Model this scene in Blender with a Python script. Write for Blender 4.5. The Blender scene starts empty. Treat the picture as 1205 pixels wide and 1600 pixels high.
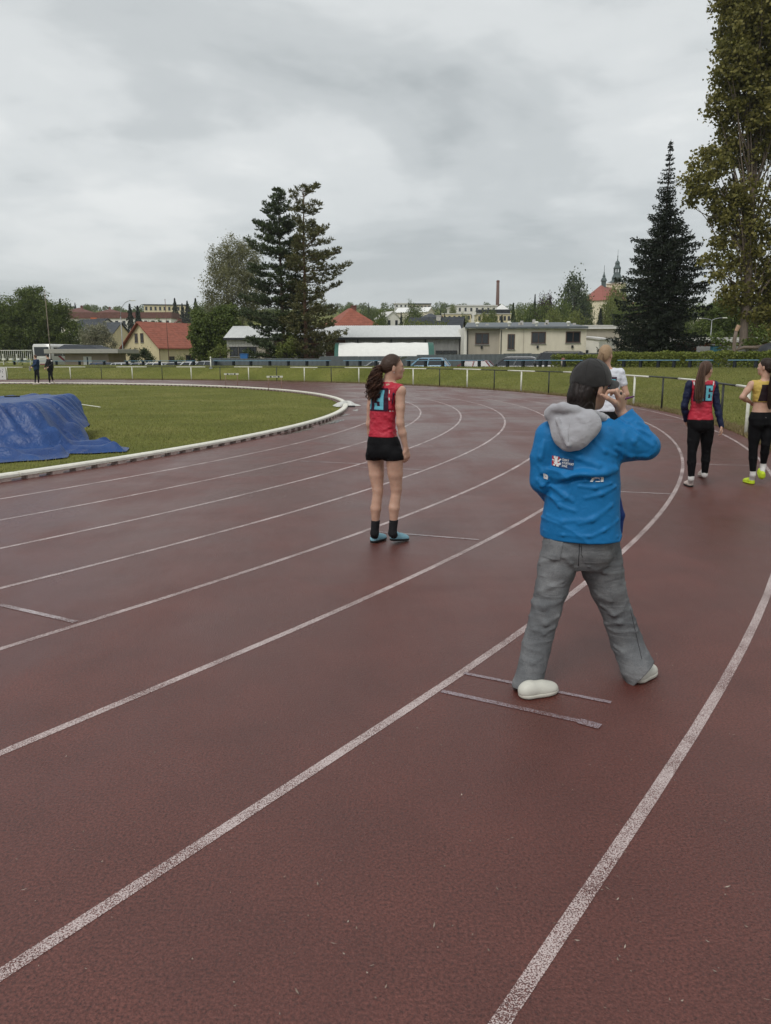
import bpy, bmesh, math, random
import numpy as np
from mathutils import Vector, Matrix
from mathutils.bvhtree import BVHTree
random.seed(7); RNG = np.random.default_rng(11)
scene = bpy.context.scene
COL = scene.collection
R_ = math.radians

# ------------------------------------------------------------------ camera
F, HOR, ROLL, CH = 1206.5, 559.02, 0.004, 1.697        # focal length and horizon in photo pixels, roll, eye height
TH = math.atan((800 - HOR) / F)
_r = Vector((1, 0, 0)); _f = Vector((0, math.cos(TH), -math.sin(TH))); _u = Vector((0, math.sin(TH), math.cos(TH)))
cR = math.cos(ROLL) * _r - math.sin(ROLL) * _u
cU = math.sin(ROLL) * _r + math.cos(ROLL) * _u
cam = bpy.data.cameras.new('camera'); camo = bpy.data.objects.new('camera', cam); COL.objects.link(camo)
camo.matrix_world = Matrix(((cR.x, cU.x, -_f.x, 0), (cR.y, cU.y, -_f.y, 0), (cR.z, cU.z, -_f.z, CH), (0, 0, 0, 1)))
cam.sensor_fit = 'VERTICAL'; cam.sensor_height = 36; cam.lens = 36 * F / 1600
cam.clip_start = 0.05; cam.clip_end = 4000
scene.camera = camo

# ------------------------------------------------------------------ sky, sun, exposure
SUN_EL, SUN_AZ = R_(52), R_(-150)      # azimuth from +Y towards +X; light comes from behind-left
world = bpy.data.worlds.new('World'); scene.world = world; world.use_nodes = True
nt = world.node_tree; nt.nodes.clear()
def wn(t, **k):
    n = nt.nodes.new(t)
    for a, b in k.items(): setattr(n, a, b)
    return n
out = wn('ShaderNodeOutputWorld')
sky = wn('ShaderNodeTexSky', sky_type='NISHITA', sun_disc=False, sun_elevation=SUN_EL, sun_rotation=SUN_AZ)
bg1 = wn('ShaderNodeBackground'); bg1.inputs['Strength'].default_value = 0.09
nt.links.new(sky.outputs[0], bg1.inputs['Color'])
tc = wn('ShaderNodeTexCoord'); sep = wn('ShaderNodeSeparateXYZ'); nt.links.new(tc.outputs['Generated'], sep.inputs[0])
def math_(op, a, b=None, clamp=False):
    n = wn('ShaderNodeMath', operation=op, use_clamp=clamp)
    for i, v in enumerate((a, b)):
        if v is None: continue
        if isinstance(v, (int, float)): n.inputs[i].default_value = v
        else: nt.links.new(v, n.inputs[i])
    return n.outputs[0]
zz = math_('ADD', math_('MAXIMUM', sep.outputs[2], 0.0), 0.16)
u_ = math_('DIVIDE', sep.outputs[0], zz); v_ = math_('DIVIDE', sep.outputs[1], zz)
cmb = wn('ShaderNodeCombineXYZ'); nt.links.new(u_, cmb.inputs[0]); nt.links.new(v_, cmb.inputs[1])
def noise(vec, scale, detail, rough, off=(0, 0, 0), dist=0.0):
    mp = wn('ShaderNodeMapping'); mp.inputs['Location'].default_value = off; nt.links.new(vec, mp.inputs[0])
    n = wn('ShaderNodeTexNoise'); n.inputs['Scale'].default_value = scale; n.inputs['Detail'].default_value = detail
    n.inputs['Roughness'].default_value = rough; n.inputs['Distortion'].default_value = dist
    nt.links.new(mp.outputs[0], n.inputs['Vector']); return n.outputs['Fac']
def rampw(fac, stops):
    r = wn('ShaderNodeValToRGB'); nt.links.new(fac, r.inputs[0])
    e = r.color_ramp.elements
    while len(e) < len(stops): e.new(0.5)
    for el, (p, c) in zip(e, stops): el.position = p; el.color = (*c, 1)
    r.color_ramp.interpolation = 'EASE'
    return r.outputs[0]
big = noise(cmb.outputs[0], 0.72, 5.0, 0.52, (3.1, 1.3, 0), 0.35)
fine = noise(cmb.outputs[0], 2.3, 6.0, 0.55, (7.7, 2.0, 0), 0.25)
fac = math_('ADD', math_('MULTIPLY', big, 0.74), math_('MULTIPLY', fine, 0.26))
cloud = rampw(fac, [(0.36, (0.350, 0.374, 0.380)), (0.455, (0.455, 0.478, 0.482)), (0.53, (0.560, 0.580, 0.580)), (0.64, (0.69, 0.70, 0.69))])
# towards the horizon the layers overlap and even out
hz = math_('MULTIPLY', math_('SUBTRACT', 1.0, math_('MULTIPLY', math_('MAXIMUM', sep.outputs[2], 0.0), 4.2), clamp=True), 0.8, clamp=True)
mixh = wn('ShaderNodeMix', data_type='RGBA'); nt.links.new(hz, mixh.inputs[0]); nt.links.new(cloud, mixh.inputs[6])
mixh.inputs[7].default_value = (0.44, 0.465, 0.472, 1)
bg2 = wn('ShaderNodeBackground'); nt.links.new(mixh.outputs[2], bg2.inputs['Color']); bg2.inputs['Strength'].default_value = 1.0
mixs = wn('ShaderNodeMixShader'); mixs.inputs[0].default_value = 0.93
nt.links.new(bg1.outputs[0], mixs.inputs[1]); nt.links.new(bg2.outputs[0], mixs.inputs[2]); nt.links.new(mixs.outputs[0], out.inputs[0])

sun = bpy.data.lights.new('sun', 'SUN'); sun.energy = 1.35; sun.angle = R_(28); sun.color = (1, 0.965, 0.92)
suno = bpy.data.objects.new('sun', sun); COL.objects.link(suno)
sd = Vector((math.sin(SUN_AZ) * math.cos(SUN_EL), math.cos(SUN_AZ) * math.cos(SUN_EL), math.sin(SUN_EL)))
suno.rotation_euler = (-sd).to_track_quat('-Z', 'Y').to_euler()
vs = scene.view_settings; vs.view_transform = 'Standard'; vs.look = 'None'; vs.exposure = 0.42; vs.gamma = 1.0; vs.use_curve_mapping = False

# ------------------------------------------------------------------ pixel <-> place
def ray(px, py):
    x = (px - 602.5) / F; y = (py - 800) / F
    return cR * x - cU * y + _f
def W(px, py, Y):
    d = ray(px, py); return Vector((0, 0, CH)) + d * (Y / d.y)
def G(px, py, z=0.0):
    d = ray(px, py); return Vector((0, 0, CH)) + d * ((z - CH) / d.z)
def pix(p):
    v = Vector(p) - Vector((0, 0, CH)); d = v.dot(_f)
    return 602.5 + F * v.dot(cR) / d, 800 - F * v.dot(cU) / d

# ------------------------------------------------------------------ track geometry and terrain
C0 = Vector((-31.24, 25.88)); R0 = 29.95; LW = 1.22; PHI = 0.621
DB = Vector((-math.sin(PHI), -math.cos(PHI))); A0 = math.atan2(-math.sin(PHI), math.cos(PHI))
RFENCE = 40.15; ZC = 1.07; ZP = 0.12
def oval(rad, s):
    """s < 0: metres back along the straight, s >= 0: radians round the bend"""
    if s < 0:
        n = Vector((math.cos(A0), math.sin(A0))); return C0 + n * rad + DB * (-s)
    a = A0 + s; return C0 + Vector((math.cos(a), math.sin(a))) * rad
def smooth(a, b, x):
    t = np.clip((x - a) / (b - a), 0, 1); return t * t * (3 - 2 * t)
def crest_s(x, y): return ((x - 25) * 37 + (y - 38) * 50) / 62.2
def terrain(x, y):
    x = np.asarray(x, float); y = np.asarray(y, float)
    vx, vy = x - C0.x, y - C0.y
    al = np.clip(vx * DB.x + vy * DB.y, 0, 85)
    r = np.hypot(vx - al * DB.x, vy - al * DB.y)
    a = np.maximum(r - 40.5 - np.minimum(np.maximum(vx * DB.x + vy * DB.y + 2, 0) * 0.7, 9), 0); s = crest_s(x, y); b = np.maximum(-s, 0) + 1e-6
    u = a / (a + b)
    z = ZC * (0.35 * u + 0.65 * smooth(0, 1, u))
    z = np.where(s > 1.4, ZC + (ZP - ZC) * smooth(1.6, 5.0, s), z)
    hill = np.maximum(y - 150, 0); far = np.minimum(hill, 560)
    z = z + 0.083 * np.where(far < 60, far * far / 120, far - 30)
    return np.where(a > 0, z + 0.0, -0.012)
def tz(x, y): return float(terrain(x, y))
def on_ground(px, Y):
    p = W(px, HOR, Y); return Vector((p.x, p.y, tz(p.x, p.y)))
def spot(px, s):
    """place along the crest: where the sight line of column px meets offset s from the crest"""
    d = ray(px, 565); k = d.x / d.y
    Y = (s * 62.2 + 25 * 37 + 38 * 50) / (k * 37 + 50)
    return Vector((k * Y, Y, tz(k * Y, Y)))

# ------------------------------------------------------------------ object helpers
def link(o, parent=None):
    COL.objects.link(o)
    if parent is not None: o.parent = parent
    return o
def tag(o, label=None, cat=None, group=None, kind=None):
    if label: o['label'] = label
    if cat: o['category'] = cat
    if group: o['group'] = group
    if kind: o['kind'] = kind
    return o
def thing(name, label, cat, loc=(0, 0, 0), rz=0.0, group=None):
    o = bpy.data.objects.new(name, None); o.empty_display_size = 0.1
    o.location = loc; o.rotation_euler = (0, 0, rz); COL.objects.link(o)
    return tag(o, label, cat, group)
def mesh_np(name, V, Fq, mat=None, smooth_=False):
    """fast mesh from numpy arrays; Fq (n,3) or (n,4)"""
    V = np.asarray(V, np.float32); Fq = np.asarray(Fq, np.int32)
    me = bpy.data.meshes.new(name); k = Fq.shape[1]; n = len(Fq)
    me.vertices.add(len(V)); me.vertices.foreach_set('co', V.ravel())
    me.loops.add(n * k); me.loops.foreach_set('vertex_index', Fq.ravel())
    me.polygons.add(n); me.polygons.foreach_set('loop_start', np.arange(0, n * k, k, dtype=np.int32))
    me.polygons.foreach_set('loop_total', np.full(n, k, np.int32))
    if smooth_: me.polygons.foreach_set('use_smooth', np.ones(n, bool))
    me.update(calc_edges=True)
    if mat: me.materials.append(mat)
    return me
def obj(name, me, parent=None, loc=None, rz=None):
    o = bpy.data.objects.new(name, me); link(o, parent)
    if loc is not None: o.location = loc
    if rz is not None: o.rotation_euler = (0, 0, rz)
    return o
class MB:
    """collects shapes into one mesh"""
    def __init__(s): s.v = []; s.f = []
    def add(s, V, Fs):
        n = len(s.v); s.v += [tuple(p) for p in V]; s.f += [tuple(i + n for i in f) for f in Fs]; return s
    def hexa(s, P): # 8 points: bottom 4 ccw, top 4 ccw
        return s.add(P, [(3, 2, 1, 0), (4, 5, 6, 7), (0, 1, 5, 4), (1, 2, 6, 5), (2, 3, 7, 6), (3, 0, 4, 7)])
    def box(s, lo, hi):
        (a, b, c), (d, e, f) = lo, hi
        return s.hexa([(a, b, c), (d, b, c), (d, e, c), (a, e, c), (a, b, f), (d, b, f), (d, e, f), (a, e, f)])
    def tube(s, pts, rad, n=8, cap=True):
        pts = [Vector(p) for p in pts]; m = len(pts)
        if not hasattr(rad, '__len__'): rad = [rad] * m
        V = []; t0 = (pts[1] - pts[0]).normalized()
        x = t0.orthogonal().normalized()
        for i, p in enumerate(pts):
            t = (pts[min(i + 1, m - 1)] - pts[max(i - 1, 0)]).normalized()
            x = (x - t * x.dot(t)); x = x.normalized() if x.length > 1e-6 else t.orthogonal().normalized()
            y = t.cross(x)
            for k in range(n):
                a = 2 * math.pi * k / n; V.append(p + (x * math.cos(a) + y * math.sin(a)) * rad[i])
        Fs = [(i * n + k, i * n + (k + 1) % n, (i + 1) * n + (k + 1) % n, (i + 1) * n + k) for i in range(m - 1) for k in range(n)]
        if cap: Fs += [tuple(range(n))[::-1], tuple((m - 1) * n + k for k in range(n))]
        return s.add(V, Fs)
    def lathe(s, prof, n=12, c=(0, 0, 0)):
        V = [(c[0] + r * math.cos(2 * math.pi * k / n), c[1] + r * math.sin(2 * math.pi * k / n), c[2] + z) for r, z in prof for k in range(n)]
        m = len(prof)
        Fs = [(i * n + k, i * n + (k + 1) % n, (i + 1) * n + (k + 1) % n, (i + 1) * n + k) for i in range(m - 1) for k in range(n)]
        Fs += [tuple(range(n))[::-1], tuple((m - 1) * n + k for k in range(n))]
        return s.add(V, Fs)
    def prism(s, poly, y0, y1): # poly of (x,z), extruded along y
        n = len(poly); V = [(x, y0, z) for x, z in poly] + [(x, y1, z) for x, z in poly]
        return s.add(V, [tuple(range(n)), tuple(range(2 * n - 1, n - 1, -1))] + [(i, i + n, (i + 1) % n + n, (i + 1) % n) for i in range(n)])
    def build(s, name, mat, parent=None, smooth_=False, bevel=0.0, loc=None, rz=None):
        me = bpy.data.meshes.new(name); me.from_pydata([tuple(p) for p in s.v], [], s.f)
        bm = bmesh.new(); bm.from_mesh(me); bmesh.ops.recalc_face_normals(bm, faces=bm.faces)
        if bevel > 0:
            bmesh.ops.bevel(bm, geom=list(bm.edges), offset=bevel, segments=1, affect='EDGES', clamp_overlap=True)
        bm.to_mesh(me); bm.free()
        if smooth_: me.shade_smooth()
        me.materials.append(mat)
        return obj(name, me, parent, loc, rz)

# ------------------------------------------------------------------ materials
def newmat(name):
    m = bpy.data.materials.new(name); m.use_nodes = True
    return m, m.node_tree, m.node_tree.nodes['Principled BSDF']
def tex(t, kind, vec, **inp):
    n = t.nodes.new(kind); t.links.new(vec, n.inputs['Vector'])
    for k, v in inp.items(): n.inputs[k].default_value = v
    return n
def rmp(t, fac, stops, interp='LINEAR'):
    r = t.nodes.new('ShaderNodeValToRGB'); t.links.new(fac, r.inputs[0]); e = r.color_ramp.elements
    while len(e) < len(stops): e.new(0.5)
    for el, (p, c) in zip(e, stops):
        el.position = p; el.color = (*c, 1) if hasattr(c, '__len__') else (c, c, c, 1)
    r.color_ramp.interpolation = interp
    return r.outputs[0]
def mixc(t, fac, a, b, mode='MIX'):
    m = t.nodes.new('ShaderNodeMix'); m.data_type = 'RGBA'; m.blend_type = mode
    for i, v in ((0, fac), (6, a), (7, b)):
        if isinstance(v, (int, float)): m.inputs[i].default_value = v
        elif isinstance(v, tuple): m.inputs[i].default_value = (*v, 1)
        else: t.links.new(v, m.inputs[i])
    return m.outputs[2]
def mth(t, op, a, b=0.0, clamp=False):
    n = t.nodes.new('ShaderNodeMath'); n.operation = op; n.use_clamp = clamp
    for i, v in enumerate((a, b)):
        if isinstance(v, (int, float)): n.inputs[i].default_value = v
        else: t.links.new(v, n.inputs[i])
    return n.outputs[0]
def bump(t, bs, h, strength, dist=0.01, prev=None):
    b = t.nodes.new('ShaderNodeBump'); b.inputs['Strength'].default_value = strength; b.inputs['Distance'].default_value = dist
    t.links.new(h, b.inputs['Height'])
    if prev is not None: t.links.new(prev, b.inputs['Normal'])
    t.links.new(b.outputs[0], bs.inputs['Normal']); return b.outputs[0]
MATS = {}
def M(name, col, rough=0.7, var=0.18, scale=3.0, bmp=0.0, bscale=60.0, spec=0.35, metal=0.0, detail=5.0, streak=None, sheen=0.0):
    """general weathered surface: colour varied by two noises, roughness broken up, fine relief"""
    if name in MATS: return MATS[name]
    m, t, bs = newmat(name); co = t.nodes.new('ShaderNodeTexCoord').outputs['Object']
    vec = co
    if streak:
        mp = t.nodes.new('ShaderNodeMapping'); mp.inputs['Scale'].default_value = streak; t.links.new(co, mp.inputs[0]); vec = mp.outputs[0]
    n1 = tex(t, 'ShaderNodeTexNoise', vec, Scale=scale, Detail=detail, Roughness=0.6).outputs['Fac']
    lo = tuple(max(0, c * (1 - var)) for c in col); hi = tuple(min(1, c * (1 + var)) for c in col)
    c = rmp(t, n1, [(0.28, lo), (0.72, hi)])
    t.links.new(c, bs.inputs['Base Color'])
    t.links.new(mth(t, 'ADD', mth(t, 'MULTIPLY', n1, 0.2), rough - 0.1, True), bs.inputs['Roughness'])
    bs.inputs['Specular IOR Level'].default_value = spec; bs.inputs['Metallic'].default_value = metal
    if sheen: bs.inputs['Sheen Weight'].default_value = sheen
    if bmp:
        n2 = tex(t, 'ShaderNodeTexNoise', co, Scale=bscale, Detail=4.0, Roughness=0.6).outputs['Fac']
        bump(t, bs, n2, bmp, 0.005)
    MATS[name] = m; return m
def leafmat(name, a, b, trans=0.25, rough=0.55):
    if name in MATS: return MATS[name]
    m, t, bs = newmat(name); g = t.nodes.new('ShaderNodeNewGeometry')
    co = t.nodes.new('ShaderNodeTexCoord').outputs['Object']
    n = tex(t, 'ShaderNodeTexNoise', co, Scale=0.55, Detail=2.0).outputs['Fac']
    f = mth(t, 'ADD', mth(t, 'MULTIPLY', g.outputs['Random Per Island'], 0.55), mth(t, 'MULTIPLY', n, 0.55), True)
    c = rmp(t, f, [(0.2, a), (0.85, b)])
    t.links.new(c, bs.inputs['Base Color']); bs.inputs['Roughness'].default_value = rough; bs.inputs['Specular IOR Level'].default_value = 0.25
    tr = t.nodes.new('ShaderNodeBsdfTranslucent'); t.links.new(c, tr.inputs[0])
    mx = t.nodes.new('ShaderNodeMixShader'); mx.inputs[0].default_value = trans
    t.links.new(bs.outputs[0], mx.inputs[1]); t.links.new(tr.outputs[0], mx.inputs[2])
    t.links.new(mx.outputs[0], t.nodes['Material Output'].inputs[0])
    MATS[name] = m; return m
def glassmat(name='window_glass', col=(0.02, 0.025, 0.03), rough=0.08):
    if name in MATS: return MATS[name]
    m, t, bs = newmat(name); bs.inputs['Base Color'].default_value = (*col, 1); bs.inputs['Roughness'].default_value = rough
    bs.inputs['Specular IOR Level'].default_value = 0.6; MATS[name] = m; return m

def track_mat(name, paint=False, paint_col=(0.54, 0.45, 0.435), wear=0.5):
    m, t, bs = newmat(name); co = t.nodes.new('ShaderNodeTexCoord').outputs['Object']
    gr = tex(t, 'ShaderNodeTexNoise', co, Scale=95.0, Detail=4.0, Roughness=0.72).outputs['Fac']
    gr2 = tex(t, 'ShaderNodeTexVoronoi', co, Scale=130.0).outputs['Distance']
    mid = tex(t, 'ShaderNodeTexNoise', co, Scale=2.2, Detail=6.0, Roughness=0.6).outputs['Fac']
    wide = tex(t, 'ShaderNodeTexNoise', co, Scale=0.42, Detail=4.0, Roughness=0.55, Distortion=0.4).outputs['Fac']
    mp = t.nodes.new('ShaderNodeMapping'); mp.inputs['Rotation'].default_value = (0, 0, 0.62); mp.inputs['Scale'].default_value = (1.0, 0.16, 1)
    t.links.new(co, mp.inputs[0])
    strk = tex(t, 'ShaderNodeTexNoise', mp.outputs[0], Scale=0.9, Detail=5.0, Roughness=0.6).outputs['Fac']
    base = rmp(t, gr, [(0.33, (0.027, 0.007, 0.005)), (0.48, (0.104, 0.030, 0.022)), (0.70, (0.200, 0.070, 0.054))])
    tint = rmp(t, mid, [(0.3, (0.80, 0.78, 0.78)), (0.7, (1.12, 1.10, 1.10))])
    base = mixc(t, 1.0, base, tint, 'MULTIPLY')
    # damp: where the film of water is thicker the rubber is darker and smoother
    wet = rmp(t, mth(t, 'ADD', mth(t, 'MULTIPLY', wide, 0.6), mth(t, 'MULTIPLY', strk, 0.4)), [(0.36, 0.0), (0.62, 1.0)], 'EASE')
    base = mixc(t, mth(t, 'MULTIPLY', wet, 0.48), base, (0.076, 0.019, 0.014))
    if paint:
        spk = tex(t, 'ShaderNodeTexNoise', co, Scale=210.0, Detail=3.0, Roughness=0.7).outputs['Fac']
        pm = rmp(t, mth(t, 'ADD', spk, mth(t, 'MULTIPLY', mth(t, 'SUBTRACT', mid, 0.5), 0.35)), [(wear - 0.04, 0.0), (wear + 0.05, 1.0)])
        base = mixc(t, pm, base, paint_col)
    t.links.new(base, bs.inputs['Base Color'])
    ro = mth(t, 'ADD', mth(t, 'MULTIPLY', wet, -0.24), mth(t, 'ADD', mth(t, 'MULTIPLY', gr, 0.18), 0.43), True)
    t.links.new(ro, bs.inputs['Roughness']); bs.inputs['Specular IOR Level'].default_value = 0.55
    h = mth(t, 'ADD', gr, mth(t, 'MULTIPLY', gr2, 0.4))
    b1 = bump(t, bs, h, 0.7, 0.006)
    lo = tex(t, 'ShaderNodeTexNoise', co, Scale=38.0, Detail=3.0).outputs['Fac']
    bump(t, bs, lo, 0.16, 0.006, b1)
    return m

def grass_ground():
    m, t, bs = newmat('grass_soil'); co = t.nodes.new('ShaderNodeTexCoord').outputs['Object']
    n1 = tex(t, 'ShaderNodeTexNoise', co, Scale=0.35, Detail=6.0, Roughness=0.62).outputs['Fac']
    n2 = tex(t, 'ShaderNodeTexNoise', co, Scale=9.0, Detail=6.0, Roughness=0.7).outputs['Fac']
    c = rmp(t, n1, [(0.3, (0.095, 0.108, 0.024)), (0.5, (0.140, 0.150, 0.036)), (0.72, (0.200, 0.190, 0.060))])
    c2 = rmp(t, n2, [(0.3, (0.62, 0.64, 0.6)), (0.7, (1.3, 1.28, 1.2))])
    t.links.new(mixc(t, 1.0, c, c2, 'MULTIPLY'), bs.inputs['Base Color']); bs.inputs['Roughness'].default_value = 0.95
    bs.inputs['Specular IOR Level'].default_value = 0.1
    bump(t, bs, n2, 0.8, 0.04); return m
M_TRACK = track_mat('tartan'); M_LINE = track_mat('worn_white_line', True, wear=0.485); M_LINE2 = track_mat('faint_chalk_line', True, (0.50, 0.45, 0.46), 0.49)
M_LINE3 = track_mat('blue_grey_chalk', True, (0.31, 0.26, 0.29), 0.485)
M_GRASS = grass_ground()

# ------------------------------------------------------------------ ground sheet with the bank and the rising hill
def ground_sheet():
    rad = [0] + list(np.arange(3, 39, 3)) + [40.2, 40.5, 40.7] + list(np.arange(41, 84, 0.75)) + list(np.arange(85, 150, 3)) + list(np.arange(152, 300, 8)) + list(np.arange(310, 900, 25)) + [1000, 1300, 1800, 2600]
    na = 300; V = []
    for r in rad:
        for k in range(na):
            a = 2 * math.pi * k / na; V.append((C0.x + r * math.cos(a), C0.y + r * math.sin(a)))
    V = np.array(V); z = terrain(V[:, 0], V[:, 1])
    Fq = [(i * na + k, i * na + (k + 1) % na, (i + 1) * na + (k + 1) % na, (i + 1) * na + k) for i in range(len(rad) - 1) for k in range(na)]
    me = mesh_np('ground', np.column_stack([V, z]), Fq, M_GRASS, True)
    bm = bmesh.new(); bm.from_mesh(me); bmesh.ops.remove_doubles(bm, verts=bm.verts, dist=1e-4); bmesh.ops.recalc_face_normals(bm, faces=bm.faces)
    bm.to_mesh(me); bm.free()
    o = obj('ground', me); tag(o, 'mown grass ground with bank rising behind the track', kind='structure')
ground_sheet()
SS = list(np.arange(-60, 0, 3.0)) + list(np.arange(0, R_(200), R_(0.9)))
def strip(name, r0, r1, z, mat, parent=None, s_list=SS):
    V = []; Fq = []
    for i, s in enumerate(s_list):
        for r in (r0, r1):
            if name == 'running_track' and r == r1: r = r1 + min(max(-s + 1.5, 0) * 0.7, 9)
            p = oval(r, s); V.append((p.x, p.y, z))
        if i: Fq.append((2 * i - 2, 2 * i - 1, 2 * i + 1, 2 * i))
    return obj(name, mesh_np(name, V, Fq, mat), parent)
track = strip('running_track', R0 - 0.25, 40.0, 0.0, M_TRACK); tag(track, 'wet red brown running track curving left round the grass', kind='structure')
for k in range(0, 9):
    w = 0.05
    l = strip('lane_line', R0 + k * LW - w / 2, R0 + k * LW + w / 2, 0.0012, M_LINE, track)
# cross marks painted over single lanes, from the places where they end
def mark(name, a, b, w, mat, z=0.0024):
    a, b = G(*a), G(*b); d = (b - a).normalized(); n = Vector((d.y, -d.x, 0)) * w / 2; N = 6
    V = []; Fq = []
    for i in range(N + 1):
        p = a + (b - a) * i / N; V += [(p.x - n.x, p.y - n.y, z), (p.x + n.x, p.y + n.y, z)]
        if i: Fq.append((2 * i - 2, 2 * i - 1, 2 * i + 1, 2 * i))
    return obj(name, mesh_np(name, V, Fq, mat), track)
for a, b, w in [((0, 945), (118, 972), 0.045), ((468, 720.5), (574, 725), 0.04), ((554, 729.5), (660, 734), 0.04), ((590, 831), (748, 843.5), 0.04),
                ((970, 768.5), (1052, 772), 0.04), ((1086, 725), (1200, 728.5), 0.04), ((780, 674.3), (852, 675.5), 0.045), ((706, 653.5), (783, 653.5), 0.05), ((843, 646), (880, 646), 0.05),
                ((1000, 655), (1052, 656), 0.05)]:
    mark('cross_mark', a, b, w, M_LINE2)
ZK = iter((0.0022, 0.0026, 0.0032))
for a, b, w in [((690, 1080), (928, 1132), 0.036), ((725, 1052), (955, 1098), 0.03), ((905, 1127), (938, 1136), 0.055)]:
    mark('chalk_mark', a, b, w, M_LINE3, next(ZK))

# standing water by the kerb: thin films of water in the dips
def water_film(px, py, rx, ry, seed):
    m = MATS.get('water_film')
    if not m:
        m, t, bs = newmat('water_film'); bs.inputs['Base Color'].default_value = (0.040, 0.018, 0.014, 1); bs.inputs['Roughness'].default_value = 0.10
        bs.inputs['Specular IOR Level'].default_value = 0.5; MATS['water_film'] = m
    rn = random.Random(seed); c = G(px, py); n = 40; V = [(c.x, c.y, 0.0034)]
    ph = [rn.uniform(0, 6.28) for _ in range(4)]
    ta = math.atan2(c.y - C0.y, c.x - C0.x) + math.pi / 2
    for k in range(n):
        a = 2 * math.pi * k / n; q = 1 + 0.28 * math.sin(2 * a + ph[0]) + 0.2 * math.sin(3 * a + ph[1]) + 0.13 * math.sin(7 * a + ph[2]) + 0.08 * math.sin(11 * a + ph[3])
        x, y = rx * q * math.cos(a), ry * q * math.sin(a)
        V.append((c.x + x * math.cos(ta) - y * math.sin(ta), c.y + x * math.sin(ta) + y * math.cos(ta), 0.0034))
    return obj('puddle', mesh_np('puddle', V, [(0, 1 + k, 1 + (k + 1) % n) for k in range(n)], m), track)
for i, (px, py, rx, ry) in enumerate([(512, 659, 1.1, .28), (470, 672, 0.9, .2), (532, 648, .8, .2), (556, 641, .35, .12)]): water_film(px, py, rx, ry, i)

# ------------------------------------------------------------------ infield grass blades and bank grass (uncountable)
def blades(name, label, pts, h, w, mat, lean=0.5):
    n = len(pts); a = RNG.uniform(0, 2 * math.pi, n); hh = h * RNG.uniform(0.5, 1.35, n); ww = w * RNG.uniform(0.7, 1.3, n)
    dx, dy = np.cos(a), np.sin(a); la = RNG.uniform(0, 2 * math.pi, n); ll = hh * RNG.uniform(0, lean, n)
    p = np.asarray(pts)
    A = p + np.column_stack([dx * ww, dy * ww, np.full(n, -0.01)]); B = p - np.column_stack([dx * ww, dy * ww, np.full(n, 0.01)])
    T = p + np.column_stack([np.cos(la) * ll, np.sin(la) * ll, hh])
    V = np.empty((3 * n, 3)); V[0::3] = A; V[1::3] = B; V[2::3] = T
    o = obj(name, mesh_np(name, V, np.arange(3 * n).reshape(-1, 3), mat)); tag(o, label, 'grass', kind='stuff'); return o
def visible(x, y, m=0.06):
    return np.abs(x) < y * (0.5 + m)
def scatter_polar(n, rmin, rmax, amin, amax, power=1.0):
    r = np.sqrt(RNG.uniform(rmin ** 2, rmax ** 2, n)); a = RNG.uniform(amin, amax, n)
    return C0.x + r * np.cos(a), C0.y + r * np.sin(a)
LEAF_G = leafmat('grass_blade', (0.130, 0.147, 0.038), (0.278, 0.264, 0.100), 0.3, 0.6)
LEAF_D = leafmat('dry_grass_blade', (0.150, 0.125, 0.050), (0.270, 0.215, 0.105), 0.2, 0.7)
n = 900000; x, y = scatter_polar(n, 0, R0 - 0.3, -math.pi, math.pi)
keep = visible(x, y) & (y > 8) & (RNG.random(n) < np.clip((17.0 / np.maximum(y, 1)) ** 1.3, 0.05, 1)); x, y = x[keep], y[keep]
blades('infield_grass', 'short mown green grass of the infield inside the kerb', np.column_stack([x, y, np.full(len(x), -0.012)]), 0.045, 0.007, LEAF_G, 0.9)
n = 700000; x, y = scatter_polar(n, 40.35, 62, R_(-25), R_(100))
keep = visible(x, y) & (crest_s(x, y) < 1.3) & (RNG.random(n) < np.clip((30.0 / np.maximum(y, 1)), 0.2, 1)); x, y = x[keep], y[keep]
blades('bank_grass', 'green grass covering the bank behind the railing', np.column_stack([x, y, terrain(x, y)]), 0.06, 0.011, LEAF_G, 0.8)
n = 26000; a = RNG.uniform(R_(-25), R_(100), n); r = 40.05 + np.abs(RNG.normal(0, 0.22, n)); x, y = C0.x + r * np.cos(a), C0.y + r * np.sin(a)
keep = visible(x, y); x, y = x[keep], y[keep]
blades('verge_grass', 'dry pale grass fringe along the outer track edge', np.column_stack([x, y, np.maximum(terrain(x, y), 0)]), 0.10, 0.013, LEAF_D, 1.2)

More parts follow.
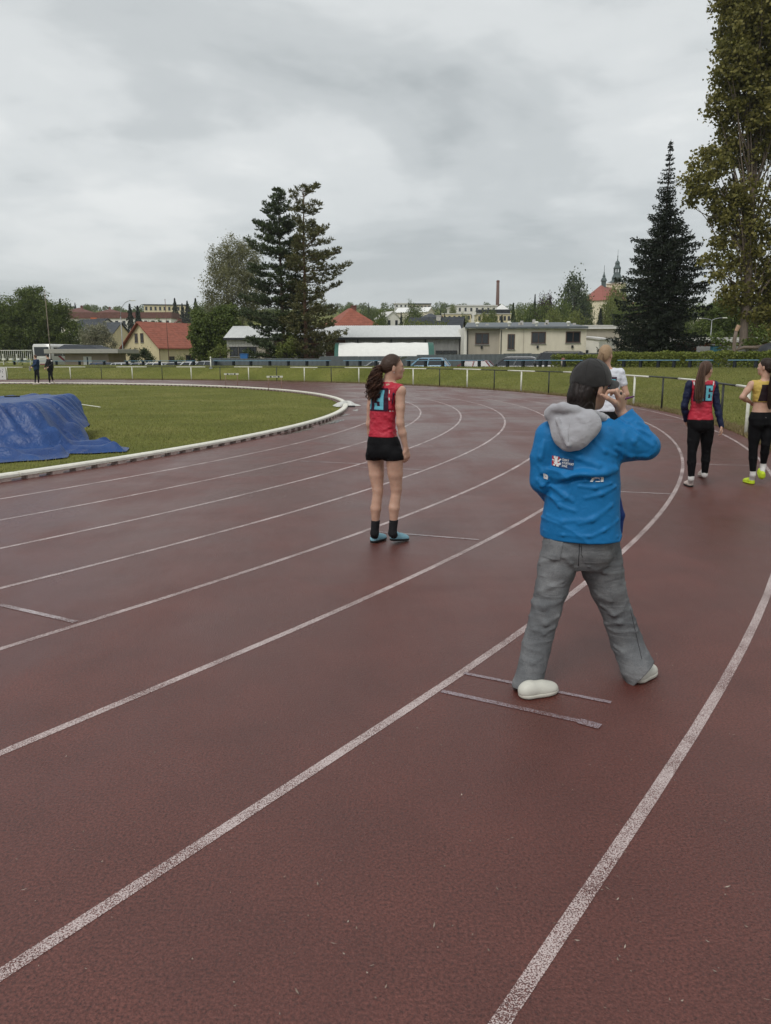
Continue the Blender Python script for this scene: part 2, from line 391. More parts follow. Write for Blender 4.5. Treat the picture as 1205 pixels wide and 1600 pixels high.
# ------------------------------------------------------------------ inner kerb: raised rail in segments on little feet, slots for the water between
M_KERB = M('kerb_white', (0.70, 0.68, 0.60), 0.55, 0.12, 6, 0.15, 40); M_FOOT = M('kerb_foot', (0.42, 0.33, 0.30), 0.8, 0.3, 20)
kerb = thing('track_kerb', 'white raised kerb rail with drain slots round the grass infield', 'kerb', (C0.x, C0.y, 0))
def kerb_segment(s0, s1):
    prof = [(-0.085, 0.048), (0.070, 0.048), (0.082, 0.056), (0.082, 0.090), (0.066, 0.108), (-0.070, 0.108), (-0.085, 0.095)]
    N = 8; V = []; Fs = []
    for i in range(N + 1):
        s = s0 + (s1 - s0) * i / N
        for dr, z in prof:
            p = oval(R0 - 0.06 + dr, s) - C0; V.append((p.x, p.y, z))
    k = len(prof)
    for i in range(N):
        for j in range(k): Fs.append((i * k + j, i * k + (j + 1) % k, (i + 1) * k + (j + 1) % k, (i + 1) * k + j))
    Fs += [tuple(range(k)), tuple(range(N * k + k - 1, N * k - 1, -1))]
    b = MB(); b.add(V, Fs); o = b.build('kerb_segment', M_KERB, kerb)
    L = (s1 - s0) * (R0 if s0 >= 0 else 1); nf = max(2, int(L / 0.42)); b = MB()
    for i in range(nf):
        s = s0 + (s1 - s0) * (i + 0.5) / nf; hw = (0.095 / R0) if s0 >= 0 else 0.095
        q = [oval(R0 - 0.06 + dr, s + e) - C0 for dr, e in ((-.075, -hw), (.072, -hw), (.072, hw), (-.075, hw))]
        b.hexa([(p.x, p.y, 0.0) for p in q] + [(p.x, p.y, 0.050) for p in q])
    b.build('kerb_foot', M_FOOT, o)
edges = list(np.arange(-18, 0, 3.0)) + [0.0] + list(np.arange(0, R_(128), 3.0 / R0))[1:]
for s0, s1 in zip(edges[:-1], edges[1:]):
    g = 0.012 if s0 < 0 else 0.012 / R0
    kerb_segment(s0 + g, s1 - g)

# bits of blossom and grass clippings blown over the track (uncountable)
def debris():
    rg = np.random.default_rng(9); n = 260; px = rg.uniform(-40, 1245, n); py = 640 + rg.random(n) ** .8 * 960; P = []
    for a, b in zip(px, py):
        g = G(a, b)
        if (Vector((g.x, g.y)) - C0).length > R0 + .3: P.append((g.x, g.y, .008))
    P = np.array(P); m = len(P); a = rg.uniform(0, 6.28, m); L = rg.uniform(.0015, .007, m) * np.where(rg.random(m) < .15, 2.0, 1); w = rg.uniform(.0010, .0028, m)
    d = np.column_stack([np.cos(a), np.sin(a), np.zeros(m)]); e = np.column_stack([-np.sin(a), np.cos(a), np.zeros(m)])
    V = np.empty((m, 4, 3)); V[:, 0] = P - d * L[:, None]; V[:, 1] = P + e * w[:, None]; V[:, 2] = P + d * L[:, None] + (0, 0, .003); V[:, 3] = P - e * w[:, None]
    o = obj('track_debris', mesh_np('track_debris', V.reshape(-1, 3), np.arange(4 * m).reshape(-1, 4), leafmat('pale_debris', (0.16, 0.11, 0.08), (0.42, 0.36, 0.30), .1))); tag(o, 'tiny pale bits of blossom and straw scattered on the track', 'debris', kind='stuff')
debris()
# ================================================================== railing round the outside of the track
M_WPAINT = M('white_post_paint', (0.66, 0.66, 0.58), 0.5, 0.15, 9, 0.1, 80); M_BPAINT = M('black_post_paint', (0.022, 0.024, 0.024), 0.5, 0.3, 12, 0.1, 80)
def angle_at(px, rad):
    lo, hi = R_(-60), R_(100)          # column px on the circle, near side first
    f = lambda a: pix((C0.x + rad * math.cos(a), C0.y + rad * math.sin(a), 0))[0]
    for _ in range(60):
        m = (lo + hi) / 2
        if f(m) > px: lo = m
        else: hi = m
    return lo
post_px = [1165, 1126, 1080, 1033.6, 989.8, 945, 901, 857, 814, 772, 730, 687, 645.8, 603, 561, 518, 476, 432.8, 389, 344.5, 299.5, 254, 207.4, 159.3, 110.8, 62, 12, -40]
ang = []
for px in post_px:
    lo, hi = R_(-14), R_(97)
    for _ in range(60):
        m = (lo + hi) / 2; q = (C0.x + RFENCE * math.cos(m), C0.y + RFENCE * math.sin(m), 0)
        if pix(q)[0] > px: lo = m
        else: hi = m
    ang.append(lo)
# two more posts out of the frame, nearer the photographer
ang = [ang[0] - R_(8), ang[0] - R_(4)] + ang
rail = thing('track_railing', 'low pipe railing of alternating white and black sections round the track', 'railing', (C0.x, C0.y, 0))
RH = 1.04
for i, a in enumerate(ang):
    white = (i % 2 == 0); mt = M_WPAINT if white else M_BPAINT; rr = 0.038 if white else 0.030
    x, y = RFENCE * math.cos(a), RFENCE * math.sin(a); z0 = max(tz(C0.x + x, C0.y + y), 0)
    lean = (random.uniform(-.008, .008), random.uniform(-.008, .008))
    MB().tube([(x, y, z0 - .1), (x + lean[0], y + lean[1], z0 + RH - .02)], rr, 8).build('post', mt, rail, True)
    al = ang[i - 1] if i else a - (ang[1] - a); ar = ang[i + 1] if i + 1 < len(ang) else a + (a - ang[i - 1])
    a0, a1 = (a + al) / 2, (a + ar) / 2
    pts = []
    for k in range(5):
        b = a0 + (a1 - a0) * k / 4; pts.append((RFENCE * math.cos(b), RFENCE * math.sin(b), RH + 0.01 * math.sin(i * 1.7 + 0)))
    MB().tube(pts, 0.030 if white else 0.024, 8).build('rail', mt, rail, True)

# ================================================================== blue benches along the crest
M_BLUE = M('bench_blue', (0.13, 0.26, 0.36), 0.45, 0.2, 8, 0.1, 50, streak=(1, 8, 8)); M_DKLEG = M('bench_leg_dark', (0.012, 0.016, 0.022), 0.7, 0.3, 8)
bn = 0
for (pa, pb, nl, s, lab) in [(20, 165, 5, .5, 'long blue plank bench at the end of the bank beside the flat roofed shed'), (196, 305, 5, .5, 'blue plank bench on the bank in front of the cream gabled house'),
                        (335, 516, 7, .5, 'longest blue plank bench, on the bank in front of the two pines'), (538, 592, 3, .5, 'short blue bench in front of the open grey hatchback'), (636, 756, 5, .5, 'blue plank bench on the bank before the light blue car'),
                        (789, 848, 3, .5, 'blue plank bench on the bank before the dark estate car'), (850, 915, 3, .5, 'blue plank bench with a small domed litter bin behind it'), (966, 1062, 4, .4, 'blue plank bench on the bank below the tall dark spruce'),
                        (1072, 1114, 2, .4, 'short two legged blue bench in front of the hedge'), (1138, 1186, 2, .4, 'blue bench before the hedge near the open umbrella')]:
    A, B = spot(pa, s), spot(pb, s); d = B - A; d.z = 0; L = d.length; rz = math.atan2(d.y, d.x)
    b = thing('bench', lab, 'bench', (A.x, A.y, ZC), rz, 'blue benches along the bank')
    MB().box((0, -.14, .40), (L, .14, .45)).build('seat_plank', M_BLUE, b, bevel=.008)
    for k in range(nl):
        x = .25 + (L - .5) * k / (nl - 1) + random.uniform(-.12, .12)
        MB().box((x - .07, -.11, -.15), (x + .07, .11, .398)).build('leg', M_DKLEG, b)
    bn += 1

# ================================================================== plants
def leaf_quads(P, size, up=0.0, aspect=0.7, nrm=None):
    n = len(P); d = RNG.normal(size=(n, 3)); d[:, 2] *= 1 - up * 0.5; d /= np.linalg.norm(d, axis=1)[:, None]
    e = RNG.normal(size=(n, 3)); e -= d * (e * d).sum(1)[:, None]; e /= np.linalg.norm(e, axis=1)[:, None]
    s = size * RNG.uniform(0.6, 1.35, n)[:, None]
    V = np.empty((n, 4, 3)); V[:, 0] = P - d * s; V[:, 1] = P + e * s * aspect; V[:, 2] = P + d * s; V[:, 3] = P - e * s * aspect
    return V.reshape(-1, 3), np.arange(4 * n).reshape(-1, 4)
def limb(b, a, c, r0, r1, sag=0.0, n=5, seg=5, wob=0.0):
    a, c = Vector(a), Vector(c); pts = []; rad = []
    for i in range(seg + 1):
        t = i / seg; p = a.lerp(c, t); p.z += sag * math.sin(math.pi * t)
        if wob and 0 < i < seg: p += Vector((random.gauss(0, wob), random.gauss(0, wob), random.gauss(0, wob)))
        pts.append(p); rad.append(r0 + (r1 - r0) * t)
    b.tube(pts, rad, n, False)
M_BARK = M('bark_brown', (0.075, 0.055, 0.042), 0.9, 0.4, 6, 0.6, 25, streak=(3, 3, .6)); M_BARKG = M('bark_grey', (0.16, 0.125, 0.10), 0.9, 0.35, 5, 0.6, 25, streak=(3, 3, .6))
M_BIRCH = M('bark_birch', (0.42, 0.40, 0.36), 0.8, 0.6, 4, 0.3, 20); M_PINEBARK = M('bark_pine', (0.125, 0.070, 0.045), 0.9, 0.4, 5, 0.5, 20)
def lobed_tree(name, label, cat, Y, base, lobes, leaf, size, dens, bark=M_BARK, tr=0.22, group=None, trunk=True, top=None, up=0.2, clump=0.42, seed=1, droop=0.0, dY=0.5):
    """base: px of the trunk; lobes: (px, py, rx, ry) in photo pixels at distance Y; leaves in clumps through each lobe's volume"""
    global RNG
    RNG = np.random.default_rng(seed); random.seed(seed)
    o = on_ground(base, Y); t = thing(name, label, cat, o, 0, group); k = Y / F
    P = []; limbs = MB(); z0 = o.z
    Ls = []
    for (px, py, rx, ry) in lobes:
        c = W(px, py, Y) - o; rx, ry = rx * k, ry * k; rd = (rx + ry) / 2
        c.y += RNG.uniform(-dY, dY) * rd * 0.7
        Ls.append((np.array(c), np.array((rx, rd, ry))))
    lowest = min(c[2] - r[2] for c, r in Ls); highest = max(c[2] for c, r in Ls)
    th = max(0.5, highest if top is None else top); tx = np.mean([c[0] for c, r in Ls]) * 0.6
    for c, r in Ls:
        vol = r[0] * r[1] * r[2] * 4.2; nc = max(5, int(vol / (clump ** 3 * 3.6))); nc = min(nc, 900)
        d = RNG.normal(size=(nc, 3)); d /= np.linalg.norm(d, axis=1)[:, None]
        rr = RNG.uniform(0.25, 1.0, nc) ** (1 / 2.2) * RNG.uniform(0.78, 1.06, nc); cc = c + d * rr[:, None] * r
        for q in cc[:max(2, min(5, nc // 8))]:
            h = min(th * 0.95, max(0.2 * th, q[2] * random.uniform(0.45, 0.8)))
            limb(limbs, (tx * h / th, 0, h), q, tr * 0.22, 0.015, 0.1, 4, 4, 0.08)
        nl = max(6, int(dens * 1.7)); s = clump * RNG.uniform(0.6, 1.25, nc)
        q = np.repeat(cc, nl, 0) + RNG.normal(size=(nc * nl, 3)) * np.repeat(s, nl)[:, None] * np.array((.62, .62, .50))
        if droop: q[:, 2] -= np.abs(RNG.normal(0, droop, len(q)))
        P.append(q)
    P = np.concatenate(P); P = P[P[:, 2] > 0.05]
    V, Fq = leaf_quads(P, size, up)
    obj('crown', mesh_np('crown', V, Fq, leaf), t)
    if trunk:
        limb(limbs, (0, 0, -.3), (tx, 0, th), tr, tr * 0.25, 0, 8, 6, tr * 0.25)
        limbs.build('trunk', bark, t, True)
    return t
LF_DEEP = leafmat('leaf_deep_green', (0.048, 0.075, 0.016), (0.145, 0.180, 0.042)); LF_MID = leafmat('leaf_mid_green', (0.055, 0.088, 0.018), (0.140, 0.175, 0.042))
LF_FRESH = leafmat('leaf_fresh_green', (0.090, 0.120, 0.024), (0.200, 0.220, 0.060)); LF_POP = leafmat('leaf_poplar', (0.100, 0.105, 0.024), (0.255, 0.225, 0.068), 0.35)
LF_BIRCH = leafmat('leaf_birch', (0.120, 0.125, 0.060), (0.240, 0.235, 0.120), 0.3); LF_BLOSSOM = leafmat('leaf_blossom', (0.090, 0.105, 0.045), (0.33, 0.31, 0.22), 0.2)
LF_PURPLE = leafmat('leaf_purple', (0.022, 0.012, 0.016), (0.065, 0.030, 0.034)); NE_PINE = leafmat('needle_black_pine', (0.022, 0.038, 0.016), (0.085, 0.110, 0.045), 0.12)
NE_SCOTS = leafmat('needle_scots_pine', (0.050, 0.058, 0.020), (0.165, 0.155, 0.062), 0.16); NE_SPRUCE = leafmat('needle_spruce', (0.009, 0.014, 0.009), (0.034, 0.046, 0.026), 0.05)
LF_HEDGE = leafmat('leaf_hedge', (0.085, 0.115, 0.018), (0.215, 0.240, 0.052), 0.25); LF_DARKSHRUB = leafmat('leaf_dark_shrub', (0.018, 0.032, 0.010), (0.055, 0.075, 0.022))

def pine(name, label, base, tip_py, Y, profile, leaf, bark, seed, whorl=0.85, z_low=1.2, tuft=0.26, lean=0.0, nb=6, blade=0.17):
    """conifer with whorls of boughs carrying needle tufts; profile(t) -> (left, right) reach in metres at height fraction t"""
    global RNG
    RNG = np.random.default_rng(seed); random.seed(seed)
    o = on_ground(base, Y); H = W(base, tip_py, Y).z - o.z; t = thing(name, label, 'tree', o)
    wood = MB(); limb(wood, (0, 0, -.3), (lean, 0, H * 0.985), 0.24, 0.03, 0, 8, 10, 0.03)
    T = []; z = z_low
    while z < H * 0.985:
        f = z / H; l, r = profile(f); n = nb if f < .8 else max(3, nb - 2)
        a0 = random.uniform(0, 6.28)
        for k in range(n):
            a = a0 + 2 * math.pi * k / n + random.uniform(-.35, .35); c = math.cos(a)
            reach = ((r if c > 0 else l) * abs(c) + (l + r) / 2 * (1 - abs(c))) * random.uniform(0.62, 1.1)
            if reach < .15: reach = .15
            up = reach * random.uniform(0.0, 0.42) * (0.35 + 1.1 * f)
            zj = z + random.uniform(-.35, .35) * (1 - .6 * f); A = Vector((lean * f, 0, zj)); B = A + Vector((math.cos(a) * reach, math.sin(a) * reach, up))
            sag = -0.10 * reach * (1 - f)
            limb(wood, A, B, 0.02 + 0.028 * reach / 3, 0.012, sag, 4, 4, 0.03)
            m = max(4, int(reach / 0.105))
            for j in range(m):
                q = 0.30 + 0.70 * (j + random.random()) / m
                p = A.lerp(B, q); p.z += sag * math.sin(math.pi * q)
                side = Vector((-math.sin(a), math.cos(a), 0)) * random.gauss(0, 0.20 * reach * (1.15 - q) + 0.12)
                T.append((*(p + side + Vector((0, 0, random.uniform(-.10, .30) * min(1, reach)))), a))
        z += whorl * random.uniform(0.6, 1.15) * (1 - 0.45 * f)
    T.append((lean, 0, H * 0.99, 0)); T = np.array(T)
    nbl = 11; P = np.repeat(T[:, :3], nbl, 0); n = len(P)
    d = RNG.normal(size=(n, 3)); d[:, 2] = np.abs(d[:, 2]) * 0.9 + 0.1; an = np.repeat(T[:, 3], nbl); d[:, 0] += np.cos(an) * .6; d[:, 1] += np.sin(an) * .6
    d /= np.linalg.norm(d, axis=1)[:, None]; e = np.cross(d, RNG.normal(size=(n, 3))); e /= np.linalg.norm(e, axis=1)[:, None]
    ln = tuft * RNG.uniform(.6, 1.25, n)[:, None]; w = blade * tuft * RNG.uniform(.7, 1.3, n)[:, None]
    P = P + RNG.normal(size=(n, 3)) * 0.05
    V = np.empty((n, 4, 3)); V[:, 0] = P; V[:, 1] = P + d * ln * .55 + e * w; V[:, 2] = P + d * ln; V[:, 3] = P + d * ln * .55 - e * w
    obj('crown', mesh_np('crown', V.reshape(-1, 3), np.arange(4 * n).reshape(-1, 4), leaf), t)
    wood.build('trunk', bark, t, True); return t
kp = 78 / F
def prof_of(tab, k):
    tab = sorted(tab)
    f = [a for a, _, _ in tab]; l = [b * k for _, b, _ in tab]; r = [c * k for _, _, c in tab]
    return lambda t: (float(np.interp(t, f, l)), float(np.interp(t, f, r)))
# outline tables: height fraction, reach left, reach right of the trunk, in photo pixels
pine('black_pine', 'tall dark green pine with a narrow pointed top, left of the two behind the fence', 443, 293, 78,
     prof_of([(0.0, 60, 30), (.12, 75, 40), (.25, 66, 45), (.4, 66, 42), (.55, 55, 36), (.68, 46, 36), (.76, 42, 30), (.82, 30, 24), (.88, 33, 16), (.94, 12, 12), (1, 3, 3)], kp), NE_PINE, M_BARK, 3, whorl=.95, z_low=1.0, nb=6, tuft=.34, blade=.14)
pine('scots_pine', 'tall scots pine with reddish bare trunk and layered crown', 478, 288, 76,
     prof_of([(0.0, 20, 20), (.1, 40, 66), (.2, 44, 68), (.35, 40, 62), (.5, 36, 52), (.56, 26, 70), (.62, 26, 60), (.68, 18, 50), (.72, 14, 40), (.78, 10, 20), (.84, 22, 28), (.9, 24, 32), (.95, 24, 26), (1, 6, 10)], 76 / F), NE_SCOTS, M_PINEBARK, 8, whorl=1.0, z_low=2.0, nb=5, tuft=.32, lean=0.1, blade=.14)

def spruce(name, label, base, tip_py, Y, prof, leaf, seed, step=0.34):
    global RNG
    RNG = np.random.default_rng(seed); random.seed(seed)
    o = on_ground(base, Y); H = W(base, tip_py, Y).z - o.z; t = thing(name, label, 'tree', o)
    wood = MB(); limb(wood, (0, 0, -.3), (0, 0, H), 0.30, 0.012, 0, 8, 10, 0.015); P = []; D = []; z = .5
    while z < H * .99:
        f = z / H; n = 9 if f < .7 else 6; a0 = random.uniform(0, 6.28)
        for k in range(n):
            a = a0 + 2 * math.pi * k / n + random.uniform(-.3, .3); c = math.cos(a); l, r = prof(f)
            reach = max(.05, ((r if c > 0 else l) * abs(c) + (l + r) / 2 * (1 - abs(c))) * random.uniform(.45, 1.22))
            droop = -(0.34 - 0.42 * f) * reach
            A = Vector((0, 0, z)); m = max(3, int(reach / .12)); prev = None
            for j in range(m + 1):
                q = j / m; p = A + Vector((math.cos(a) * reach * q, math.sin(a) * reach * q, droop * q + 0.30 * reach * max(0, q - .55) ** 1.3))
                if q > .12:
                    sw = .20 * reach * (1.05 - q) + .05
                    for w in range(3):
                        s = random.uniform(-1, 1) * sw; P.append((p.x - math.sin(a) * s, p.y + math.cos(a) * s, p.z + random.uniform(-.03, .05))); D.append((math.cos(a), math.sin(a), .12 + random.uniform(-.2, .3)))
                        if random.random() < .75 and f < .8: P.append((p.x - math.sin(a) * s, p.y + math.cos(a) * s, p.z - .06)); D.append((random.uniform(-.4, .4), random.uniform(-.4, .4), -1))
            limb(wood, A, A + Vector((math.cos(a) * reach * .8, math.sin(a) * reach * .8, droop * .8)), .02 + .012 * reach, .01, 0, 3, 2)
        z += step * random.uniform(.7, 1.2) * (1 - .3 * f)
    P = np.array(P); D = np.array(D); P = np.repeat(P, 2, 0); D = np.repeat(D, 2, 0); n = len(P)
    D = D + RNG.normal(size=(n, 3)) * .38; D /= np.linalg.norm(D, axis=1)[:, None]; e = np.cross(D, RNG.normal(size=(n, 3))); e /= np.linalg.norm(e, axis=1)[:, None]
    ln = RNG.uniform(.16, .40, n)[:, None] * (1 - .70 * (P[:, 2:3] / H) ** 1.5); w = RNG.uniform(.03, .07, n)[:, None]; P = P + RNG.normal(size=(n, 3)) * .04
    V = np.empty((n, 4, 3)); V[:, 0] = P; V[:, 1] = P + D * ln * .5 + e * w; V[:, 2] = P + D * ln; V[:, 3] = P + D * ln * .5 - e * w
    obj('crown', mesh_np('crown', V.reshape(-1, 3), np.arange(4 * n).reshape(-1, 4), leaf), t)
    wood.build('trunk', M_BARK, t, True); return t
ks = 66 / F
spruce('spruce_tree', 'very dark tall spruce tapering to a thin spire behind the hedge', 1027, 217, 66,
       prof_of([(0, 70, 60), (.08, 84, 66), (.14, 80, 66), (.25, 66, 66), (.33, 64, 68), (.40, 62, 64), (.47, 56, 58), (.54, 52, 56), (.60, 38, 36), (.65, 28, 30), (.70, 20, 20), (.75, 14, 14), (.80, 15, 11), (.86, 10, 8), (.9, 6, 5), (.97, 2, 2), (1, .5, .5)], ks), NE_SPRUCE, 5, .46)

# poplar at the right edge: leaning trunk, steep lobes of leaf clumps, gaps of sky between
lobed_tree('poplar_tree', 'huge olive green poplar with a leaning trunk rising out of the picture', 'tree', 60, 1163,
    [(1180, -40, 50, 70), (1168, 30, 40, 60), (1200, 60, 40, 60), (1140, 95, 28, 40), (1175, 130, 40, 45), (1125, 130, 14, 24), (1135, 170, 30, 26), (1195, 180, 30, 50), (1160, 200, 30, 30),
     (1115, 255, 36, 26), (1090, 285, 22, 20), (1100, 310, 26, 22), (1150, 240, 28, 24), (1075, 283, 12, 12), (1185, 240, 22, 26), (1140, 320, 26, 40), (1160, 300, 30, 26), (1175, 350, 22, 30), (1145, 375, 30, 20),
     (1190, 390, 26, 30), (1130, 395, 20, 16), (1150, 420, 26, 24), (1185, 440, 28, 30), (1115, 425, 14, 12), (1140, 460, 26, 22), (1175, 480, 30, 24), (1105, 405, 8, 10), (1200, 500, 20, 24), (1190, 530, 20, 14),
     (1240, 40, 50, 80), (1250, 180, 45, 80), (1240, 330, 40, 80), (1235, 460, 40, 60)],
    LF_POP, 0.13, 24, M_BARKG, .36, up=.2, clump=.47, seed=21, top=24, dY=.8)
lobed_tree('birch_tree', 'pale birch with hanging twigs behind the pines', 'tree', 100, 358,
    [(365, 385, 24, 22), (345, 405, 22, 30), (385, 400, 26, 30), (335, 440, 18, 24), (365, 440, 30, 36), (395, 450, 24, 40), (325, 462, 10, 20), (350, 475, 22, 20), (380, 490, 24, 20)], LF_BIRCH, .085, 26, M_BIRCH, .22, clump=.5, seed=5, droop=.55)
lobed_tree('maple_tree', 'bright green round tree left of the grey warehouse', 'tree', 96, 335,
    [(345, 500, 24, 22), (322, 520, 26, 26), (350, 525, 26, 28), (335, 545, 30, 18), (312, 545, 16, 20), (365, 545, 20, 16), (355, 487, 14, 12), (308, 500, 12, 16)], LF_MID, .12, 36, seed=9)
lobed_tree('linden_tree', 'big dark green broad tree above the white coach', 'tree', 135, 55,
    [(45, 485, 34, 30), (20, 505, 36, 30), (75, 500, 36, 26), (100, 520, 34, 26), (45, 525, 46, 26), (5, 530, 36, 30), (80, 545, 44, 20), (115, 545, 24, 18), (50, 465, 22, 16), (-20, 500, 30, 40), (92, 482, 18, 14), (20, 553, 30, 12)], LF_DEEP, .13, 55, M_BARK, .5, clump=.75, seed=12)
lobed_tree('blossom_tree', 'pale blossoming apple tree behind the flat roofed shed', 'tree', 112, 150, [(140, 530, 18, 22), (155, 520, 16, 18), (165, 540, 16, 16), (135, 550, 20, 12), (170, 530, 8, 10)], LF_BLOSSOM, .085, 26, tr=.14, seed=14)
lobed_tree('yew_shrub', 'dark low shrub in front of the cream gabled house', 'shrub', 108, 222, [(222, 556, 14, 12), (208, 556, 8, 12), (236, 560, 8, 9), (222, 549, 8, 6)], LF_DARKSHRUB, .09, 40, tr=.06, seed=15)
lobed_tree('box_shrub', 'small round clipped shrub by the wall of the cream house', 'shrub', 106, 278, [(278, 563, 9, 8)], LF_MID, .07, 40, tr=.05, seed=16)
lobed_tree('willow_shrub', 'light green upright shrub in front of the pine trunks', 'shrub', 74, 447, [(447, 552, 16, 10), (450, 543, 12, 12), (440, 545, 8, 10), (455, 532, 5, 9)], LF_FRESH, .09, 34, tr=.05, seed=17)
lobed_tree('elder_shrub', 'small pale green shrub beside the white flag post', 'shrub', 76, 345, [(345, 552, 12, 9), (350, 545, 8, 7), (335, 553, 7, 6)], LF_FRESH, .08, 30, tr=.05, seed=18)
lobed_tree('hazel_tree', 'green tree behind the street lamp with two arms', 'tree', 105, 1120, [(1120, 495, 26, 20), (1140, 485, 24, 22), (1115, 520, 24, 16), (1100, 515, 16, 12), (1145, 520, 20, 14), (1155, 505, 20, 20)], LF_MID, .13, 34, seed=19)
lobed_tree('rowan_shrub', 'leafy low branches over the log behind the hedge', 'shrub', 58, 1185, [(1190, 525, 18, 14), (1170, 530, 12, 12), (1135, 540, 14, 8), (1122, 528, 10, 8)], LF_MID, .085, 34, tr=.06, seed=20)

# hedge along the crest on the right: twigs and leaves through a long box volume
def hedge(px0, px1, s0, s1, top_py, label, seed):
    A, B = spot(px0, (s0 + s1) / 2), spot(px1, (s0 + s1) / 2); d = B - A; d.z = 0; L = d.length; rz = math.atan2(d.y, d.x)
    h = W((px0 + px1) / 2, top_py, (A.y + B.y) / 2).z - ZC; wd = s1 - s0; rg = np.random.default_rng(seed)
    t = thing('hedge', label, 'hedge', (A.x, A.y, ZC), rz, 'clipped hedges on the bank')
    n = int(L * 1500); x = rg.uniform(0, L, n); zz = np.clip(1.04 - np.abs(rg.normal(0, .38, n)), 0.02, 1.1) * h * (1 + .05 * np.sin(x * 2.1) + .04 * np.sin(x * 5.3 + 1)); yy = rg.uniform(-.5, .5, n) * wd
    front = rg.random(n) < .6; yy = np.where(front, np.sign(rg.uniform(-1, 1, n)) * wd * (.5 + .06 * rg.normal(size=n)), yy); zz = np.where(front, rg.uniform(0.02, 1, n) * h, zz)
    V, Fq = leaf_quads(np.column_stack([x, yy, zz]), .055, .2); obj('foliage', mesh_np('foliage', V, Fq, LF_HEDGE), t)
    for k in range(int(L * 1.0)):
        xx = random.uniform(0, L); b = MB()
        limb(b, (xx, random.uniform(-.2, .2) * wd, -.5), (xx + random.uniform(-.15, .15), random.uniform(-.3, .3) * wd, h * .8), .018, .006, 0, 4, 2)
        b.build('stem', M_BARK, t)
    return t
hedge(866, 958, 2.2, 3.2, 554.5, 'lower end of the clipped hedge beside the black van', 31)
hedge(946, 1290, 1.6, 2.8, 550, 'long clipped hedge on the bank under the dark spruce and the poplar', 32)

# ================================================================== poles and lamps
M_GALV = M('galvanised_steel', (0.30, 0.31, 0.31), 0.5, 0.2, 6, 0, spec=.5, metal=.4); M_RUST = M('rusty_pole', (0.16, 0.075, 0.055), 0.8, 0.3, 8); M_WOODPOLE = M('grey_wood_pole', (0.20, 0.165, 0.125), 0.85, 0.3, 8)
def pole(name, label, x0, y0, x1, y1, Y, r, mat, cat='pole'):
    A = on_ground(x0, Y); T = W(x1, y1, Y); t = thing(name, label, cat, A)
    MB().tube([(0, 0, -.2), (T.x - A.x, 0, T.z - A.z)], [r, r * .6], 8).build('pole', mat, t, True)
    MB().lathe([(r * 2.2, 0), (r * 2.2, .06), (r * 1.2, .1)], 8, (0, 0, 0)).build('foot', M_GALV, t)
    c = Vector((T.x - A.x, 0, T.z - A.z)); MB().lathe([(r * .9, 0), (r * 1.1, .05), (.01, .16)], 8, c).build('cap', mat, t)
    return t
pole('wooden_mast', 'tall slightly leaning wooden mast behind the white coach', 80, 560, 70, 456, 95, .07, M_WOODPOLE)
pole('rusty_mast', 'thin rusty red mast in front of the cream gabled house', 264, 565, 258, 469, 98, .05, M_RUST)
pole('flag_post', 'short white post at the end of the grey steel fence', 329, 570, 329, 560, 66, .07, M_WPAINT)
def lamp(label, px, top, Y, arms, mat=M_GALV):
    A = on_ground(px, Y); T = W(px, top, Y); H = T.z - A.z; t = thing('street_lamp', label, 'street lamp', A)
    MB().tube([(0, 0, -.2), (0, 0, H * .5), (0, 0, H)], [.09, .07, .05], 8).build('pole', mat, t, True)
    for (dx, dz) in arms:
        n = 6; pts = [(dx * (1 - math.cos(math.pi / 2 * k / n)), 0, H + dz * math.sin(math.pi / 2 * k / n)) for k in range(n + 1)]
        MB().tube(pts, .04, 6).build('arm', mat, t, True)
        s = 1 if dx > 0 else -1
        MB().box((min(dx, dx + s * .55), -.11, H + dz - .06), (max(dx, dx + s * .55), .11, H + dz + .05)).build('lamp_head', M_WPAINT, t, bevel=.03)
    return t
lamp('grey street lamp with one curved arm beside the cream house', 193, 495, 96, [(1.35, 1.9)])
lamp('pale street lamp with two straight arms behind the hedge', 1108, 502, 98, [(-1.3, .35), (1.3, .4)])
lamp('thin far street lamp above the roofs next to the spruce', 1120, 470, 150, [(.4, .4), (-.4, .4)])
# ================================================================== grey sheet steel fence behind the parked cars
M_FENCE = M('grey_sheet_fence', (0.105, 0.120, 0.128), 0.55, 0.12, 4, 0, spec=.35)
fence = thing('steel_fence', 'grey corrugated steel panel fence behind the parked cars', 'fence', (0, 0, 0))
def fence_run(px0, px1, Y0, Y1, top0, top1):
    A, B = W(px0, top0, Y0), W(px1, top1, Y1); n = max(1, round((B - A).length / 2.4))
    for i in range(n):
        a = A.lerp(B, i / n); b = A.lerp(B, (i + 1) / n); d = (b - a); d.z = 0; L = d.length - .02; d.normalize(); nn = Vector((-d.y, d.x, 0))
        V = []; Fq = []; m = 24; st = random.uniform(-.03, .03)
        for k in range(m + 1):
            off = .018 if (k // 2) % 2 else -.018
            p = a + d * (L * k / m) + nn * off; z1 = a.z + (b.z - a.z) * k / m + st
            V += [(p.x, p.y, ZP - .1), (p.x, p.y, z1)]
            if k: Fq.append((2 * k - 2, 2 * k, 2 * k + 1, 2 * k - 1))
        obj('panel', mesh_np('panel', V, Fq, M_FENCE), fence)
        MB().box((a.x - .04, a.y + .03, ZP - .1), (a.x + .04, a.y + .11, a.z - .04)).build('post', M_GALV, fence)
fence_run(329, 500, 68, 68.5, 560, 560); fence_run(500, 560, 68.5, 69, 557.5, 557); fence_run(560, 652, 69, 69.5, 556.5, 556); fence_run(652, 965, 69.6, 70, 554, 551)
M_BIN = M('blue_bin', (0.03, 0.13, 0.33), .5, .15)
t = thing('blue_crate', 'bright blue box standing against the fence before the warehouse', 'crate', W(382, 563.5, 69.5)); t.location.z = ZP
